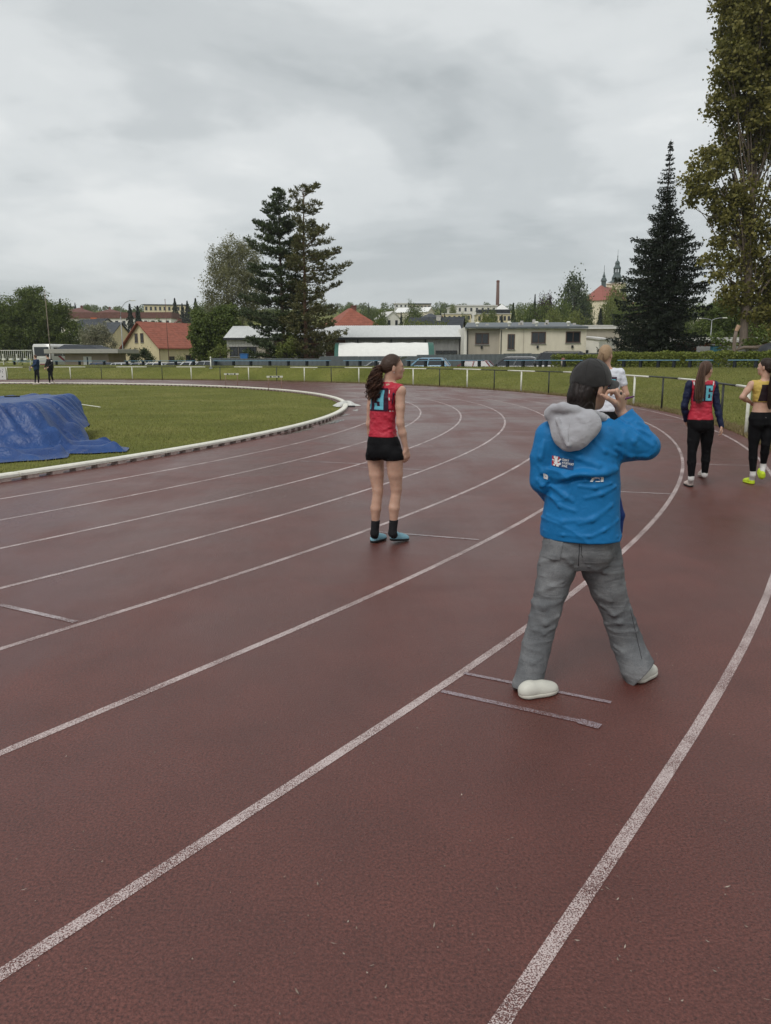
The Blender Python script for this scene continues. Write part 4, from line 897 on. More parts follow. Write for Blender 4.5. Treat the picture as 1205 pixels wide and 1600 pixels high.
# ================================================================== the town on the hill
M_PANEL = wallmat('wall_panel_pale', (0.70, 0.70, 0.67)); RF_WHITE = roofmat('roof_white_sheet', (0.72, 0.72, 0.70), 3, .06)
def town(name, label, px, Y, w, l, eave, ridge, wall, roof, rz=0.0, win=None, cat='house', hip=0.0, flat=False, chim=0, group=None, frame=M_FRAME_D, over=.3):
    o = on_ground(px, Y); ze = W(px, eave, Y).z - o.z
    gw = []
    if win:
        c, r = win; fh = min(3.0, ze / r)
        for j in range(r):
            for i in range(c): gw.append((w * (i + .5) / c - .45, ze - fh * (j + 1) + fh * .28, .9, fh * .5))
    ch = [(w * random.uniform(-.2, .2), l * .45, .7, W(px, ridge - 3, Y).z - o.z, (M_CHR, M_CHW)[i % 2]) for i in range(chim)]
    return house(name, label, px, Y, R_(rz), w, l, eave, ridge, wall, roof, gable_w=gw, chim=ch, anchor='c', hip=hip, flat=flat, cat=cat, group=group, frame=frame, over=over)
town('slate_house', 'cream house with slate roof left behind the red gabled house', 192, 140, 5.0, 7, 521, 505, W_CREAM, RF_SLATE, 75, None)
town('dark_roof_house', 'dark roofed house at the blossoming tree', 172, 165, 6.0, 8, 511, 499, W_WHITE, RF_DK, 60)
town('long_red_house', 'very long low terrace with dull red roof across the slope', 192, 235, 30, 9, 497.5, 488, W_WHITE, RF_BROWN, 0, (14, 1), hip=.0, cat='building', flat=True)
town('orange_stack_house', 'yellow house with an orange chimney box behind the blossom tree', 150, 170, 3.4, 5, 503, 500, W_YEL, RF_BROWN, 10, flat=True)
MB().box((-.6, .5, 0), (.6, 1.5, W(150, 496, 170).z - on_ground(150, 170).z)).build('orange_box', M('orange_paint', (0.5, 0.14, 0.05), .6, .1), bpy.data.objects['orange_stack_house'])
town('brown_roof_house', 'brown roofed hill house left of the bare tree', 133, 290, 9, 9, 488, 480, W_OFF, RF_BROWN, 35, hip=.3, chim=1)
town('brown_roof_house', 'low brown roofed hill house behind the lamp arm', 178, 300, 10, 9, 489, 482, W_OFF, RF_BROWN, 20, hip=.3, chim=1)
town('brown_roof_house', 'small brown roofed hill house beside the conifers', 112, 300, 7, 8, 490, 483, W_WHITE, RF_BROWN, -15)
town('school_block', 'big pale three storey school block on the hill', 262, 350, 17.5, 12, 477, 475.5, W_YEL, RF_SLATE, 12, (9, 3), cat='building', flat=True)
town('slate_roof_house', 'slate roofed house in front of the school block', 250, 260, 8, 8, 497, 489, W_GREY, RF_SLATE, 45, hip=.3)
town('brown_gable_house', 'brown roofed house with brick chimney right of the red roof', 283, 150, 5.6, 8, 521, 501, W_GREY, RF_BROWN, 20, chim=1)
town('small_white_house', 'small white house with dark gable roof by the green tree', 291, 128, 3.6, 7, 531, 522, W_WHITE, RF_DK, -8, (1, 1), frame=M_FRAME_B)
town('red_hip_house', 'house with steep red hipped roof behind the pine and warehouse', 562, 125, 8.6, 9, 515, 479, W_OFF, RF_RED, 22, hip=.42, chim=1)
town('pale_hill_house', 'grey white gabled hill house among trees', 614, 255, 5.2, 8, 497, 487, W_WHITE, RF_PALE, 25, (2, 2))
town('pale_hill_house', 'small white hill house at the left of the flats', 602, 330, 6, 8, 492, 486, W_WHITE, RF_PALE, -20, (2, 1))
town('flat_tower', 'white tall flats block on the skyline', 627, 400, 6.5, 14, 475, 473.5, M_PANEL, RF_PALE, 0, (3, 5), cat='building', flat=True)
town('dark_flats', 'long flats block with dark top floor on the skyline', 653, 405, 13, 10, 475.5, 474, W_GREY, RF_DK, 0, (7, 2), cat='building', flat=True)
town('hall_building', 'cream hall with white curved roof below the flats', 673, 300, 8, 13, 488, 480.5, W_OFF, RF_WHITE, 68, (3, 1), cat='building')
town('slate_villa', 'villa with dark slate hipped roof among conifers', 678, 215, 5.2, 6, 498, 489, W_CREAM, RF_SLATE, 20, (2, 1), hip=.35)
town('factory_block', 'large plain white factory block left of the brick chimney', 744, 350, 18, 20, 478.5, 476.5, W_WHITE, RF_PALE, 8, (7, 2), cat='building', flat=True)
town('factory_annex', 'cream annex in front of the white factory', 713, 330, 12, 8, 491, 489.5, W_CREAM, RF_PALE, 0, (6, 1), cat='building', flat=True)
town('office_block', 'yellow office block with dark band of windows under the brick chimney', 771, 285, 12, 10, 491, 490, W_YEL, RF_PALE, 0, (8, 2), cat='building', flat=True)
t2, ze2, zr2 = town('office_upper_floor', 'dark glazed upper floor of the yellow office block', 771, 286.5, 11.5, 7, 485, 483.5, M_FRAME_D, RF_SLATE, 0, (9, 1), cat='building', flat=True)
town('white_pyramid_house', 'house with bright white pyramid roof beside the brick chimney', 786, 330, 4.5, 4.5, 484, 474.5, W_WHITE, RF_WHITE, 20, hip=.49)
town('slate_gable_house', 'dark slate roofed house between warehouse and cream block', 722, 122, 6.5, 8, 519, 497, W_GREY, RF_DK, 78, chim=2)
town('hill_row_house', 'pale house right of the church trees', 1075, 260, 8, 8, 497, 489, W_OFF, RF_SLATE, -12, (3, 1))
# brick chimney stack
cs = on_ground(775.5, 440); t = thing('brick_stack', 'tall brown brick factory chimney on the skyline', 'chimney', cs); H = W(775.5, 438, 440).z - cs.z
MB().lathe([(1.05, -2), (1.0, H * .3), (.80, H), (.5, H + .01)], 14).build('shaft', M('stack_brick', (0.13, 0.075, 0.06), .9, .25, 3), t, True); MB().lathe([(.9, H - .9), (.94, H - .5), (.90, H - .4), (.7, H - .4)], 14).build('rim_band', M_CHR, t)
# church
ch = thing('church', 'church with red nave roof, ridge turret and green copper tower', 'church', on_ground(926, 300), R_(-33)); o = ch.location; k = 300 / F
zz = lambda py: W(935, py, 300).z - o.z; W_CH = wallmat('church_wall', (0.66, 0.59, 0.44)); M_COP = M('copper_green', (0.070, 0.095, 0.095), .55, .2, 3)
e, r_ = zz(470), zz(444); wd = 7.0
MB().box((-wd, 4, -6), (wd, 26, e)).build('nave_wall', W_CH, ch); b = MB(); b.add([(-wd, 4, -6), (-wd * .45, -.5, -6), (wd * .45, -.5, -6), (wd, 4, -6), (-wd, 4, e), (-wd * .45, -.5, e), (wd * .45, -.5, e), (wd, 4, e)], [(0, 1, 5, 4), (1, 2, 6, 5), (2, 3, 7, 6)]); b.build('apse_wall', W_CH, ch)
b = MB(); b.add([(-wd - .5, 4, e), (-wd * .45 - .3, -1, e), (wd * .45 + .3, -1, e), (wd + .5, 4, e), (0, 5.5, r_), (0, 26, r_), (wd + .5, 26, e), (-wd - .5, 26, e)], [(0, 1, 4), (1, 2, 4), (2, 3, 4), (3, 6, 5, 4), (7, 0, 4, 5), (0, 7, 6, 3, 2, 1), (7, 5, 6)]); nr = b.build('nave_roof', RF_BRICKRED, ch)
MB().lathe([(.9, r_ - 1), (.9, r_ + 1.6), (1.25, r_ + 1.8), (1.0, r_ + 2.6), (.5, r_ + 3.2), (.62, r_ + 3.6), (.3, r_ + 4.3), (.10, r_ + 5.4), (.06, r_ + 7.6)], 8, (0, 9, 0)).build('ridge_turret', M_COP, nr)
for i in range(4): window(ch, Vector((wd, 6 + i * 5, e - 7.5)), (0, 1, 0), None, (1, 0, 0), 1.3, 5.0, M_FRAME_W)
window(ch, Vector((wd * .45 + .75, 1.2, e - 7.5)), Vector((wd * .55, 4.5, 0)).normalized(), None, Vector((4.5, -wd * .55, 0)).normalized(), 1.2, 5.0, M_FRAME_W)
twp = W(963, 450, 322) - o; twp.z = 0; cr, sr = math.cos(R_(33)), math.sin(R_(33)); tx_, ty_ = twp.x * cr - twp.y * sr, twp.x * sr + twp.y * cr
tw = thing('tower', None, None, (tx_, ty_, 0)); tw.parent = ch; zt = lambda py: W(963, py, 322).z - o.z
hw = 3.1; MB().box((-hw, -hw, -6), (hw, hw, zt(444.5))).build('tower_wall', W_CH, tw); MB().box((-hw - .4, -hw - .4, zt(444.4)), (hw + .4, hw + .4, zt(442.6))).build('cornice', W_WHITE, tw)
MB().lathe([(hw * 1.35, zt(442.5)), (2.0, zt(438.5)), (1.95, zt(437)), (2.05, zt(434)), (1.55, zt(430)), (1.3, zt(426.5)), (1.35, zt(426))], 8).build('lower_dome', M_COP, tw, False)
for i in range(8):
    a = 2 * math.pi * i / 8 + .39; MB().tube([(1.2 * math.cos(a), 1.2 * math.sin(a), zt(426.5)), (1.2 * math.cos(a), 1.2 * math.sin(a), zt(419.5))], .2, 4).build('lantern_column', M_COP, tw)
MB().lathe([(1.5, zt(420)), (1.55, zt(418.8)), (1.1, zt(416)), (.85, zt(414)), (1.0, zt(411.5)), (.75, zt(409)), (.25, zt(407)), (.13, zt(403)), (.2, zt(400)), (.06, zt(399)), (.05, zt(390))], 10).build('upper_dome', M_COP, tw)

# ------------------------------------------------------------------ far trees: a few kinds, copied
def proto_leaf(seed, h, w, leafm, nc, nl, size, conical=False, bark=M_BARK):
    rg = np.random.default_rng(seed); P = []
    if conical:
        n = nc * nl; f = rg.random(n) ** 1.5; a = rg.uniform(0, 6.28, n); lay = 1 + .28 * np.sin(f * 46 + np.sin(a * 3) * .9); rr = w * (1 - f) * np.sqrt(rg.uniform(.15, 1, n)) * lay * (1 + .16 * np.sin(5 * a + seed)) + .12
        P = np.column_stack([rr * np.cos(a), rr * np.sin(a), h * (.08 + .92 * f) - rr * .18])
    else:
        d = rg.normal(size=(nc, 3)); d /= np.linalg.norm(d, axis=1)[:, None]; c = d * (rg.uniform(.2, 1, nc) ** .45)[:, None] * np.array((w, w, h * .40)) * rg.uniform(.75, 1.15, nc)[:, None] + np.array((0, 0, h * .57))
        P = np.repeat(c, nl, 0) + rg.normal(size=(nc * nl, 3)) * np.array((.16 * w, .16 * w, .075 * h))
    global RNG
    RNG = rg; V, Fq = leaf_quads(P, size, .2); cm = mesh_np('crown', V, Fq, leafm)
    b = MB(); limb(b, (0, 0, -1), (0, 0, h * .9), .025 * h, .006 * h, 0, 6, 4, .02 * h); tm = bpy.data.meshes.new('trunk'); tm.from_pydata([tuple(v) for v in b.v], [], b.f); tm.materials.append(bark)
    return cm, tm, h, w
PR = {'broad': proto_leaf(1, 10, 4.6, LF_MID, 170, 40, .20), 'deep': proto_leaf(2, 10, 4.8, LF_DEEP, 170, 40, .20), 'fresh': proto_leaf(3, 10, 4.4, LF_FRESH, 160, 38, .20), 'purple': proto_leaf(4, 10, 3.4, LF_PURPLE, 150, 36, .20),
      'conifer': proto_leaf(5, 12, 3.0, NE_SPRUCE, 160, 30, .19, True), 'pinecone': proto_leaf(6, 12, 3.4, NE_PINE, 110, 18, .30, True), 'bare': proto_leaf(7, 10, 4.0, LF_BIRCH, 40, 8, .09), 'cedar': proto_leaf(8, 12, 3.6, NE_PINE, 150, 30, .22)}
def far_tree(kind, px, top, Y, wpx, label, group, base_drop=0.0):
    cm, tm, h, w = PR[kind]; o = on_ground(px, Y); H = max(2.0, W(px, top, Y).z - o.z); ww = wpx * Y / F / 2
    t = thing({'conifer': 'conifer_tree', 'pinecone': 'conifer_tree', 'bare': 'bare_tree'}.get(kind, 'broadleaf_tree'), label, 'tree', o, random.uniform(0, 6.28), group)
    for nm, me in (('crown', cm), ('trunk', tm)):
        q = obj(nm, me, t)
    t.scale = (ww / w, ww / w, H / h); return t
FT = [('conifer', 833, 460, 205, 16, 'slim dark conifer left of the purple tree'), ('purple', 845, 461, 200, 22, 'purple leaved tree on the hill, left one of a pair'), ('purple', 856, 459, 203, 20, 'purple leaved tree on the hill, touching the tall cedar'),
      ('broad', 838, 473, 185, 50, 'round green tree below the purple trees'), ('broad', 815, 482, 190, 30, 'green tree right of the larch on the hill'), ('broad', 876, 466, 190, 40, 'green tree in front of the tall cedar'), ('fresh', 862, 484, 170, 38, 'light green low tree behind the roof vents'),
      ('cedar', 894, 432, 205, 46, 'tall open dark cedar left of the church'), ('deep', 907, 455, 215, 36, 'dark green tree against the apse of the church'), ('fresh', 895, 486, 165, 36, 'light green tree under the cedar'), ('fresh', 965, 445, 225, 50, 'tall pale green tree in front of the church tower'), ('fresh', 950, 465, 200, 34, 'pale green tree against the nave wall'), ('conifer', 935, 482, 150, 26, 'small dark spruce below the church'), ('broad', 975, 480, 160, 50, 'green tree between church and dark spruce'),
      ('pinecone', 800, 474, 170, 22, 'dark larch with level boughs beside the yellow office block'), ('deep', 768, 482, 165, 18, 'dark tree in front of the yellow office block'), ('conifer', 783, 492, 160, 20, 'low dark conifer beside the larch'), ('fresh', 757, 488, 140, 30, 'yellow green tree above the slate roof'),
      ('broad', 647, 474, 245, 34, 'round pale green birch before the flats'), ('conifer', 688, 485, 200, 12, 'narrow dark conifer beside the slate villa'), ('conifer', 694, 489, 200, 10, 'smaller dark conifer touching the slate villa'), ('fresh', 707, 475, 340, 12, 'slim pale poplar left of the factory'), ('conifer', 627, 488, 210, 14, 'slim conifer at the pale hill house'), ('deep', 597, 483, 140, 22, 'dark tree right of the red hipped roof'), ('broad', 588, 498, 115, 20, 'yellow green bush tree at the red hipped roof'),
      ('fresh', 642, 501, 115, 40, 'yellow green low tree row behind the warehouse, first'), ('fresh', 665, 502, 116, 40, 'yellow green low tree row behind the warehouse, middle'), ('fresh', 690, 503, 117, 36, 'yellow green low tree row behind the warehouse, last'),
      ('conifer', 208, 475, 210, 26, 'dark conifer behind the lamp arm'), ('conifer', 220, 478, 190, 30, 'broad dark conifer above the red roof ridge'), ('conifer', 278, 466, 320, 20, 'tallest conifer right of the school block'), ('conifer', 297, 470, 320, 20, 'conifer at the green tree on the hill'), ('conifer', 289, 474, 325, 16, 'smaller conifer between two hill conifers'), ('conifer', 310, 466, 320, 22, 'conifer half hidden by the bright green tree'),
      ('conifer', 101, 467, 330, 18, 'highest conifer on the left hilltop'), ('conifer', 110, 473, 330, 10, 'slim conifer on the left hilltop, second of the row'), ('conifer', 117, 474, 330, 10, 'slim conifer on the left hilltop, third of the row'), ('conifer', 124, 473, 335, 12, 'slim conifer on the left hilltop, fourth of the row'), ('deep', 141, 477, 330, 20, 'round tree right of the hilltop conifers'), ('bare', 186, 475, 320, 18, 'bare twiggy tree on the hill'), ('bare', 618, 466, 380, 16, 'bare twiggy tree left of the flats'), ('bare', 606, 468, 380, 14, 'bare thin tree on the skyline'),
      ('deep', 325, 470, 250, 40, 'dark tree behind the birch'), ('conifer', 577, 473, 330, 8, 'tiny conifer beside the red hipped roof'), ('deep', 583, 481, 330, 26, 'dark far tree right of the red hipped roof'), ('broad', 1088, 470, 190, 30, 'pale tree against the dark spruce edge'), ('broad', 1070, 480, 130, 40, 'green tree behind the dark spruce'), ('bare', 1112, 452, 170, 24, 'bare tree above the grey roof'), ('deep', 608, 481, 300, 20, 'dark far tree by the pale hill houses'), ('broad', 725, 490, 260, 14, 'small tree in front of the factory annex'), ('deep', 545, 478, 300, 24, 'dark tree behind the scots pine'), ('deep', 430, 478, 300, 30, 'far tree showing between the pine boughs'),
      ('broad', 1000, 470, 190, 40, 'green tree hidden behind the spruce'), ('deep', 1180, 490, 120, 60, 'dark tree behind the poplar trunk'), ('broad', 1210, 480, 118, 50, 'green tree at the right behind the poplar'), ('broad', 245, 500, 165, 24, 'green garden tree behind the red roof'), ('broad', 310, 505, 140, 30, 'green tree behind the small white house'), ('deep', -10, 490, 160, 60, 'dark tree behind the big linden')]
random.seed(4)
for kd, px, top, Y, wp, lab in FT: far_tree(kd, px, top, Y, wp, lab, 'trees on the hill')
# the far wooded skyline reads as one mass
def woods():
    rg = np.random.default_rng(77); Pc = []
    n = 240
    for i in range(n):
        Y = rg.uniform(400, 720); px = rg.uniform(-150, 1400); p = W(px, HOR, Y); h = rg.uniform(4, 8); w = rg.uniform(2.5, 5)
        z = tz(p.x, p.y); m = 260; d = rg.normal(size=(m, 3)); d /= np.linalg.norm(d, axis=1)[:, None]
        Pc.append(np.array((p.x, p.y, z + h * .5)) + d * rg.uniform(.5, 1.05, (m, 1)) * np.array((w, w, h * .5)))
    P = np.concatenate(Pc)
    global RNG
    RNG = rg; V, Fq = leaf_quads(P, .50, .2); o = obj('far_woods', mesh_np('far_woods', V, Fq, LF_DEEP)); tag(o, 'distant trees covering the hill between the houses', 'woods', kind='stuff')
woods()

# ================================================================== hurdles
M_HBAR = M('hurdle_white', (0.55, 0.55, 0.48), .5, .1); M_HLEG = M('hurdle_leg', (0.26, 0.16, 0.13), .5, .2)
def hurdle(px0, px1, base, top, label, z=0.0):
    A, B = G(px0, base, z), G(px1, base, z); B = W(px1, base, A.y); B.z = z; d = B - A; L = max(d.length, .75); h = W(px0, top, A.y).z - z
    t = thing('hurdle', label, 'hurdle', A, math.atan2(d.y, d.x), 'hurdles by the far bend')
    br = MB().box((-.05, -.02, h - .09), (L + .05, .02, h)).build('bar', M_HBAR, t)
    for f in (.22, .78): MB().box((L * f - .05, -.024, h - .085), (L * f + .05, -.021, h - .01)).build('bar_mark', M_FRAME_D, br)
    MB().box((L * .38, -.024, h - .065), (L * .62, -.021, h - .03)).build('bar_print', M_FRAME_D, br)
    for x in (0.03, L - .03):
        MB().tube([(x, 0, .02), (x, 0, h - .08)], .018, 6).build('upright', M_HLEG, t, True); MB().tube([(x, 0, .02), (x, .55, .02)], .018, 6).build('foot', M_HLEG, t, True)
hurdle(352.5, 370.5, 605.8, 583.3, 'hurdle standing on the grass edge left of its neighbour', 0); hurdle(419, 438.5, 611, 587.3, 'hurdle standing on the grass edge nearer to the bend', 0)
hurdle(312, 329.5, 591.5, 574.5, 'hurdle against the bank below the bright green tree', 0); hurdle(407, 423.5, 593, 575.5, 'hurdle against the bank below the pines', 0); hurdle(491.5, 507, 595, 577, 'hurdle against the bank below the white tent', 0)

# ================================================================== blue tarpaulin over the landing mats
def tarp():
    m, t, bs = newmat('tarpaulin_blue'); co = t.nodes.new('ShaderNodeTexCoord').outputs['Object']
    n1 = tex(t, 'ShaderNodeTexNoise', co, Scale=2.0, Detail=5.0).outputs['Fac']; n2 = tex(t, 'ShaderNodeTexNoise', co, Scale=7.0, Detail=4.0, Distortion=1.2).outputs['Fac']
    t.links.new(rmp(t, n1, [(.3, (0.007, 0.036, 0.150)), (.7, (0.012, 0.060, 0.21))]), bs.inputs['Base Color']); bs.inputs['Roughness'].default_value = .42; bs.inputs['Specular IOR Level'].default_value = .45
    bump(t, bs, n2, .5, .06)
    edge = [G(*p) for p in ((-60, 729), (-10, 725), (30, 721.5), (70, 719.5), (106, 715.5), (108, 709.5), (140, 709.5), (172, 707.5), (197, 706.5), (202, 700), (190, 699), (165, 697.5), (140, 693), (131, 688), (130, 676))]
    cx, cy = -9.2, 16.0
    pts = [(p.x - cx, p.y - cy) for p in edge] + [(2.0, 2.1), (1.2, 2.9), (0, 3.2), (-4, 3.4), (-6, 0), (-5.5, -2.8), (-4.6, -3.2)]
    an = [math.atan2(y, x) for x, y in pts]; rr = [math.hypot(x, y) for x, y in pts]
    idx = np.argsort(an); an = np.array(an)[idx]; rr = np.array(rr)[idx]
    NA, NR = 420, 70; th = np.linspace(-math.pi, math.pi, NA, endpoint=False); b = np.interp(th, an, rr, period=2 * math.pi)
    rad = np.linspace(0, 1, NR); T, Rr = np.meshgrid(th, rad, indexing='ij'); r = Rr * b[:, None]; x, y = r * np.cos(T), r * np.sin(T)
    # mats: a rounded box turned a little
    a = R_(8); xr, yr = x * math.cos(a) + y * math.sin(a), -x * math.sin(a) + y * math.cos(a)
    dx, dy = np.abs(xr + .55) - 2.75, np.abs(yr - .25) - 1.7; d = np.maximum(dx, dy)
    d = np.where((dx > 0) & (dy > 0), np.hypot(dx, dy), d)
    nz = lambda u, v, s: np.sin(u * 1.7 + s) * np.cos(v * 2.3 + 1.3 * s) + .6 * np.sin(u * 3.9 - v * 2.8 + 2 * s) + .35 * np.sin(u * 7.1 + v * 6.3 + s)
    slope = .55 + .45 * smooth(-1.6, -.1, T) * smooth(1.2, .2, T) + .10 * np.sin(T * 7 + .6) + .06 * np.sin(T * 15 + 2)
    h = .88 * (1 - smooth(-.10, 1, d / slope))
    wall = np.exp(-((d - .25) / .30) ** 2)
    fold = np.sin(T * 31 + 2.2 * np.sin(T * 9) + d * 2.0) + .7 * np.sin(T * 57 + 1.7 * np.sin(T * 13))
    h = h + wall * (.055 * fold - .05 * np.maximum(0, np.sin(T * 19 + 1.5 * np.sin(T * 7) + xr)) ** 4) * (h > .05)
    top = smooth(.05, -.5, d); h = h + top * .022 * nz(x, y, .3) - top * .05 * np.exp(-((xr - .6) / .8) ** 2)
    skirt = smooth(.45, .62, d) * smooth(0, .06, 1 - Rr)
    ridge = np.maximum(0, np.sin(xr * 1.5 - yr * 6.0 + .8 * np.sin(xr * 2.1))) ** 2 * .12 + np.maximum(0, np.sin(xr * 3.1 + yr * 8.5 + 1.5)) ** 3 * .07
    h = h + skirt * (ridge + .02) + .012
    # a lifted fold running out to the right tip
    tip = edge[8]; q = np.hypot(x - (tip.x - cx) + .25, y - (tip.y - cy) - .12); h = h + .07 * np.exp(-(q / .22) ** 2) * smooth(0, .1, 1 - Rr)
    h = np.maximum(h, .012)
    V = np.column_stack([x.ravel(), y.ravel(), h.ravel()]); I = np.arange(NA * NR).reshape(NA, NR); J = np.roll(I, -1, 0)
    Fq = np.stack([I[:, :-1], I[:, 1:], J[:, 1:], J[:, :-1]], -1).reshape(-1, 4)
    o = thing('covered_mats', 'landing mats under a crumpled blue tarpaulin on the grass', 'tarpaulin', (cx, cy, 0))
    obj('tarpaulin', mesh_np('tarpaulin', V, Fq, m, True), o)
    MB().box((-3.0, -1.35, -.005), (2.35, 1.75, .70)).build('mat', M('mat_dark', (0.02, 0.04, 0.10), .7, .1), o, bevel=.05, rz=R_(8))
    for px, py in ((12, 619), (8, 625)):
        p = W(px, py, 17.4) - o.location; MB().tube([(p.x, p.y, .885), (p.x + .3, p.y - .08, .89)], .018, 6).build('strap', M_FRAME_D, o)
tarp()
# white sheet bundle at the tip of the kerb
def bundle():
    rg = np.random.default_rng(3); c = G(541, 634.5); t = thing('plastic_sheet', 'crumpled white plastic sheet lying on the track at the kerb', 'sheet', (c.x, c.y, .008)); n, m = 40, 12; V = []; Fq = []
    for i in range(n):
        a = 2 * math.pi * i / n; b = .36 + .12 * math.sin(2 * a + 1) + .07 * math.sin(5 * a) + .04 * math.sin(9 * a + 2)
        for j in range(m + 1):
            f = j / m; V.append((b * f * math.cos(a) * 1.05, b * f * math.sin(a) * 1.5, .13 * (1 - f ** 2) * (1 + .4 * math.sin(4 * a + 5 * f)) + .02 * math.sin(9 * a + 8 * f) * (1 - f) + .004))
    for i in range(n):
        for j in range(m): a = i * (m + 1) + j; b = ((i + 1) % n) * (m + 1) + j; Fq.append((a, a + 1, b + 1, b))
    obj('sheet', mesh_np('sheet', V, Fq, M('plastic_white', (0.55, 0.55, 0.52), .4, .08), True), t)
    MB().tube([(.1, -.5, .01), (.28, -.62, .02), (.34, -.6, .015)], .035, 5).build('dark_weight', M_FRAME_D, t)
bundle()
A, B = G(84, 627, .02), G(157, 637, .02); t = thing('marking_tape', 'thin white tape lying across the infield grass', 'tape', A); d = B - A
MB().tube([(0, 0, .02), (d.x * .4, d.y * .4, .035), (d.x * .7, d.y * .7, .025), (d.x, d.y, .02)], .016, 6).build('tape', M_WPAINT, t)
# umbrella showing over the hedge
def umbrella():
    c = W(1206, 551, 47); t = thing('umbrella', 'open dark grey umbrella showing above the hedge at the poplar', 'umbrella', (c.x, c.y, tz(c.x, c.y))); z0 = c.z - t.location.z; n = 8; R = .85
    V = [(0, 0, z0 + .56)]; rings = 6
    for j in range(1, rings + 1):
        f = j / rings
        for i in range(n * 4):
            a = 2 * math.pi * i / (n * 4); sc = 1 - .05 * f * abs(math.sin(a * n / 2)); V.append((R * math.sin(f * 1.45) / math.sin(1.45) * math.cos(a) * sc, R * math.sin(f * 1.45) / math.sin(1.45) * math.sin(a) * sc, z0 + .56 * math.cos(f * 1.5) + .02))
    Fs = [(0, 1 + i, 1 + (i + 1) % (n * 4)) for i in range(n * 4)]
    for j in range(rings - 1):
        for i in range(n * 4): a = 1 + j * n * 4 + i; b = 1 + j * n * 4 + (i + 1) % (n * 4); Fs.append((a, a + n * 4, b + n * 4, b))
    MB().add(V, Fs).build('canopy', M('umbrella_cloth', (0.022, 0.024, 0.028), .6, .1), t, True)
    MB().tube([(0, 0, .0), (0, 0, z0 + .68)], .012, 6).build('shaft', M_GALV, t)
    for i in range(n): a = 2 * math.pi * i / n; MB().tube([(0, 0, z0 + .25), (R * .55 * math.cos(a), R * .55 * math.sin(a), z0 + .36)], .006, 4).build('rib', M_GALV, t)
umbrella()

# litter bin between bench and hedge
p = spot(880, 1.1); t = thing('litter_bin', 'small pale litter bin with a reddish domed rim behind the bench', 'bin', (p.x, p.y, ZC))
MB().lathe([(.11, 0), (.125, .3), (.12, .42), (.02, .43)], 14).build('body', M('bin_pale', (0.48, 0.42, 0.40), .6, .15), t, True)
MB().lathe([(.135, .40), (.14, .46), (.11, .54), (.05, .58), (.01, .585)], 14).build('lid', M('bin_red', (0.22, 0.09, 0.07), .6, .2), t, True)
# ================================================================== people: bodies and clothes as smooth surfaces grown round a posed skeleton
_lat = np.random.default_rng(5).random((32, 32, 32)).astype(np.float32) * 2 - 1
def vnoise(P, sc):
    q = np.asarray(P) * sc; i = np.floor(q).astype(int); f = q - i; f = f * f * (3 - 2 * f); out = 0
    for a in (0, 1):
        for b in (0, 1):
            for c in (0, 1):
                w = (f[..., 0] if a else 1 - f[..., 0]) * (f[..., 1] if b else 1 - f[..., 1]) * (f[..., 2] if c else 1 - f[..., 2])
                out = out + w * _lat[(i[..., 0] + a) % 32, (i[..., 1] + b) % 32, (i[..., 2] + c) % 32]
    return out
V3 = lambda v: np.array(v, float)
def unit(v): v = V3(v); return v / np.linalg.norm(v)
def cone(a, b, ra, rb, k=.02):
    a, b = V3(a), V3(b); ba = b - a; L2 = max(ba @ ba, 1e-9)
    def fn(P):
        h = np.clip(((P - a) @ ba) / L2, 0, 1); return np.linalg.norm(P - a - h[..., None] * ba, axis=-1) - (ra + (rb - ra) * h)
    m = max(ra, rb); return (fn, np.minimum(a, b) - m, np.maximum(a, b) + m, k)
def chain(pts, rad, k=.02): return [cone(pts[i], pts[i + 1], rad[i], rad[i + 1], k) for i in range(len(pts) - 1)]
def ell(c, r, A=None, k=.02):
    c, r = V3(c), V3(r); A = np.eye(3) if A is None else np.array(A, float)
    def fn(P):
        q = (P - c) @ A.T; k0 = np.linalg.norm(q / r, axis=-1); k1 = np.linalg.norm(q / (r * r), axis=-1); return k0 * (k0 - 1) / np.maximum(k1, 1e-9)
    e = np.sqrt(((A.T * r) ** 2).sum(1)); return (fn, c - e, c + e, k)
def loft(secs, r, f, k=.02, pw=2.3):
    """secs: (centre, a, b) along rising z; elliptical cross-sections in the r,f frame"""
    secs = sorted(secs, key=lambda s: s[0][2]); C = np.array([s[0] for s in secs], float); A = np.array([s[1] for s in secs]); B = np.array([s[2] for s in secs]); Z = C[:, 2]
    r, f = V3(r), V3(f); zs = np.linspace(Z[0], Z[-1], 40)
    def sm(v): # smooth interpolation table
        t = np.interp(zs, Z, v); 
        for _ in range(3): t[1:-1] = (t[:-2] + 2 * t[1:-1] + t[2:]) / 4
        return t
    tx, ty, ta, tb = sm(C[:, 0]), sm(C[:, 1]), sm(A), sm(B)
    def fn(P):
        z = P[..., 2]; cx, cy, a, b = (np.interp(z, zs, t) for t in (tx, ty, ta, tb))
        dx = P[..., 0] - cx; dy = P[..., 1] - cy; u = np.abs(dx * r[0] + dy * r[1]) / a; v = np.abs(dx * f[0] + dy * f[1]) / b
        q = (u ** pw + v ** pw) ** (1 / pw); d = (q - 1) * np.minimum(a, b); dz = np.maximum(Z[0] - z, z - Z[-1])
        return np.maximum(d, dz)
    m = max(A.max(), B.max()); return (fn, C.min(0) - [m, m, 0], C.max(0) + [m, m, 0], k)
def plane(p, n):
    p, n = V3(p), unit(n); return lambda P: (P - p) @ n         # keeps the side against n
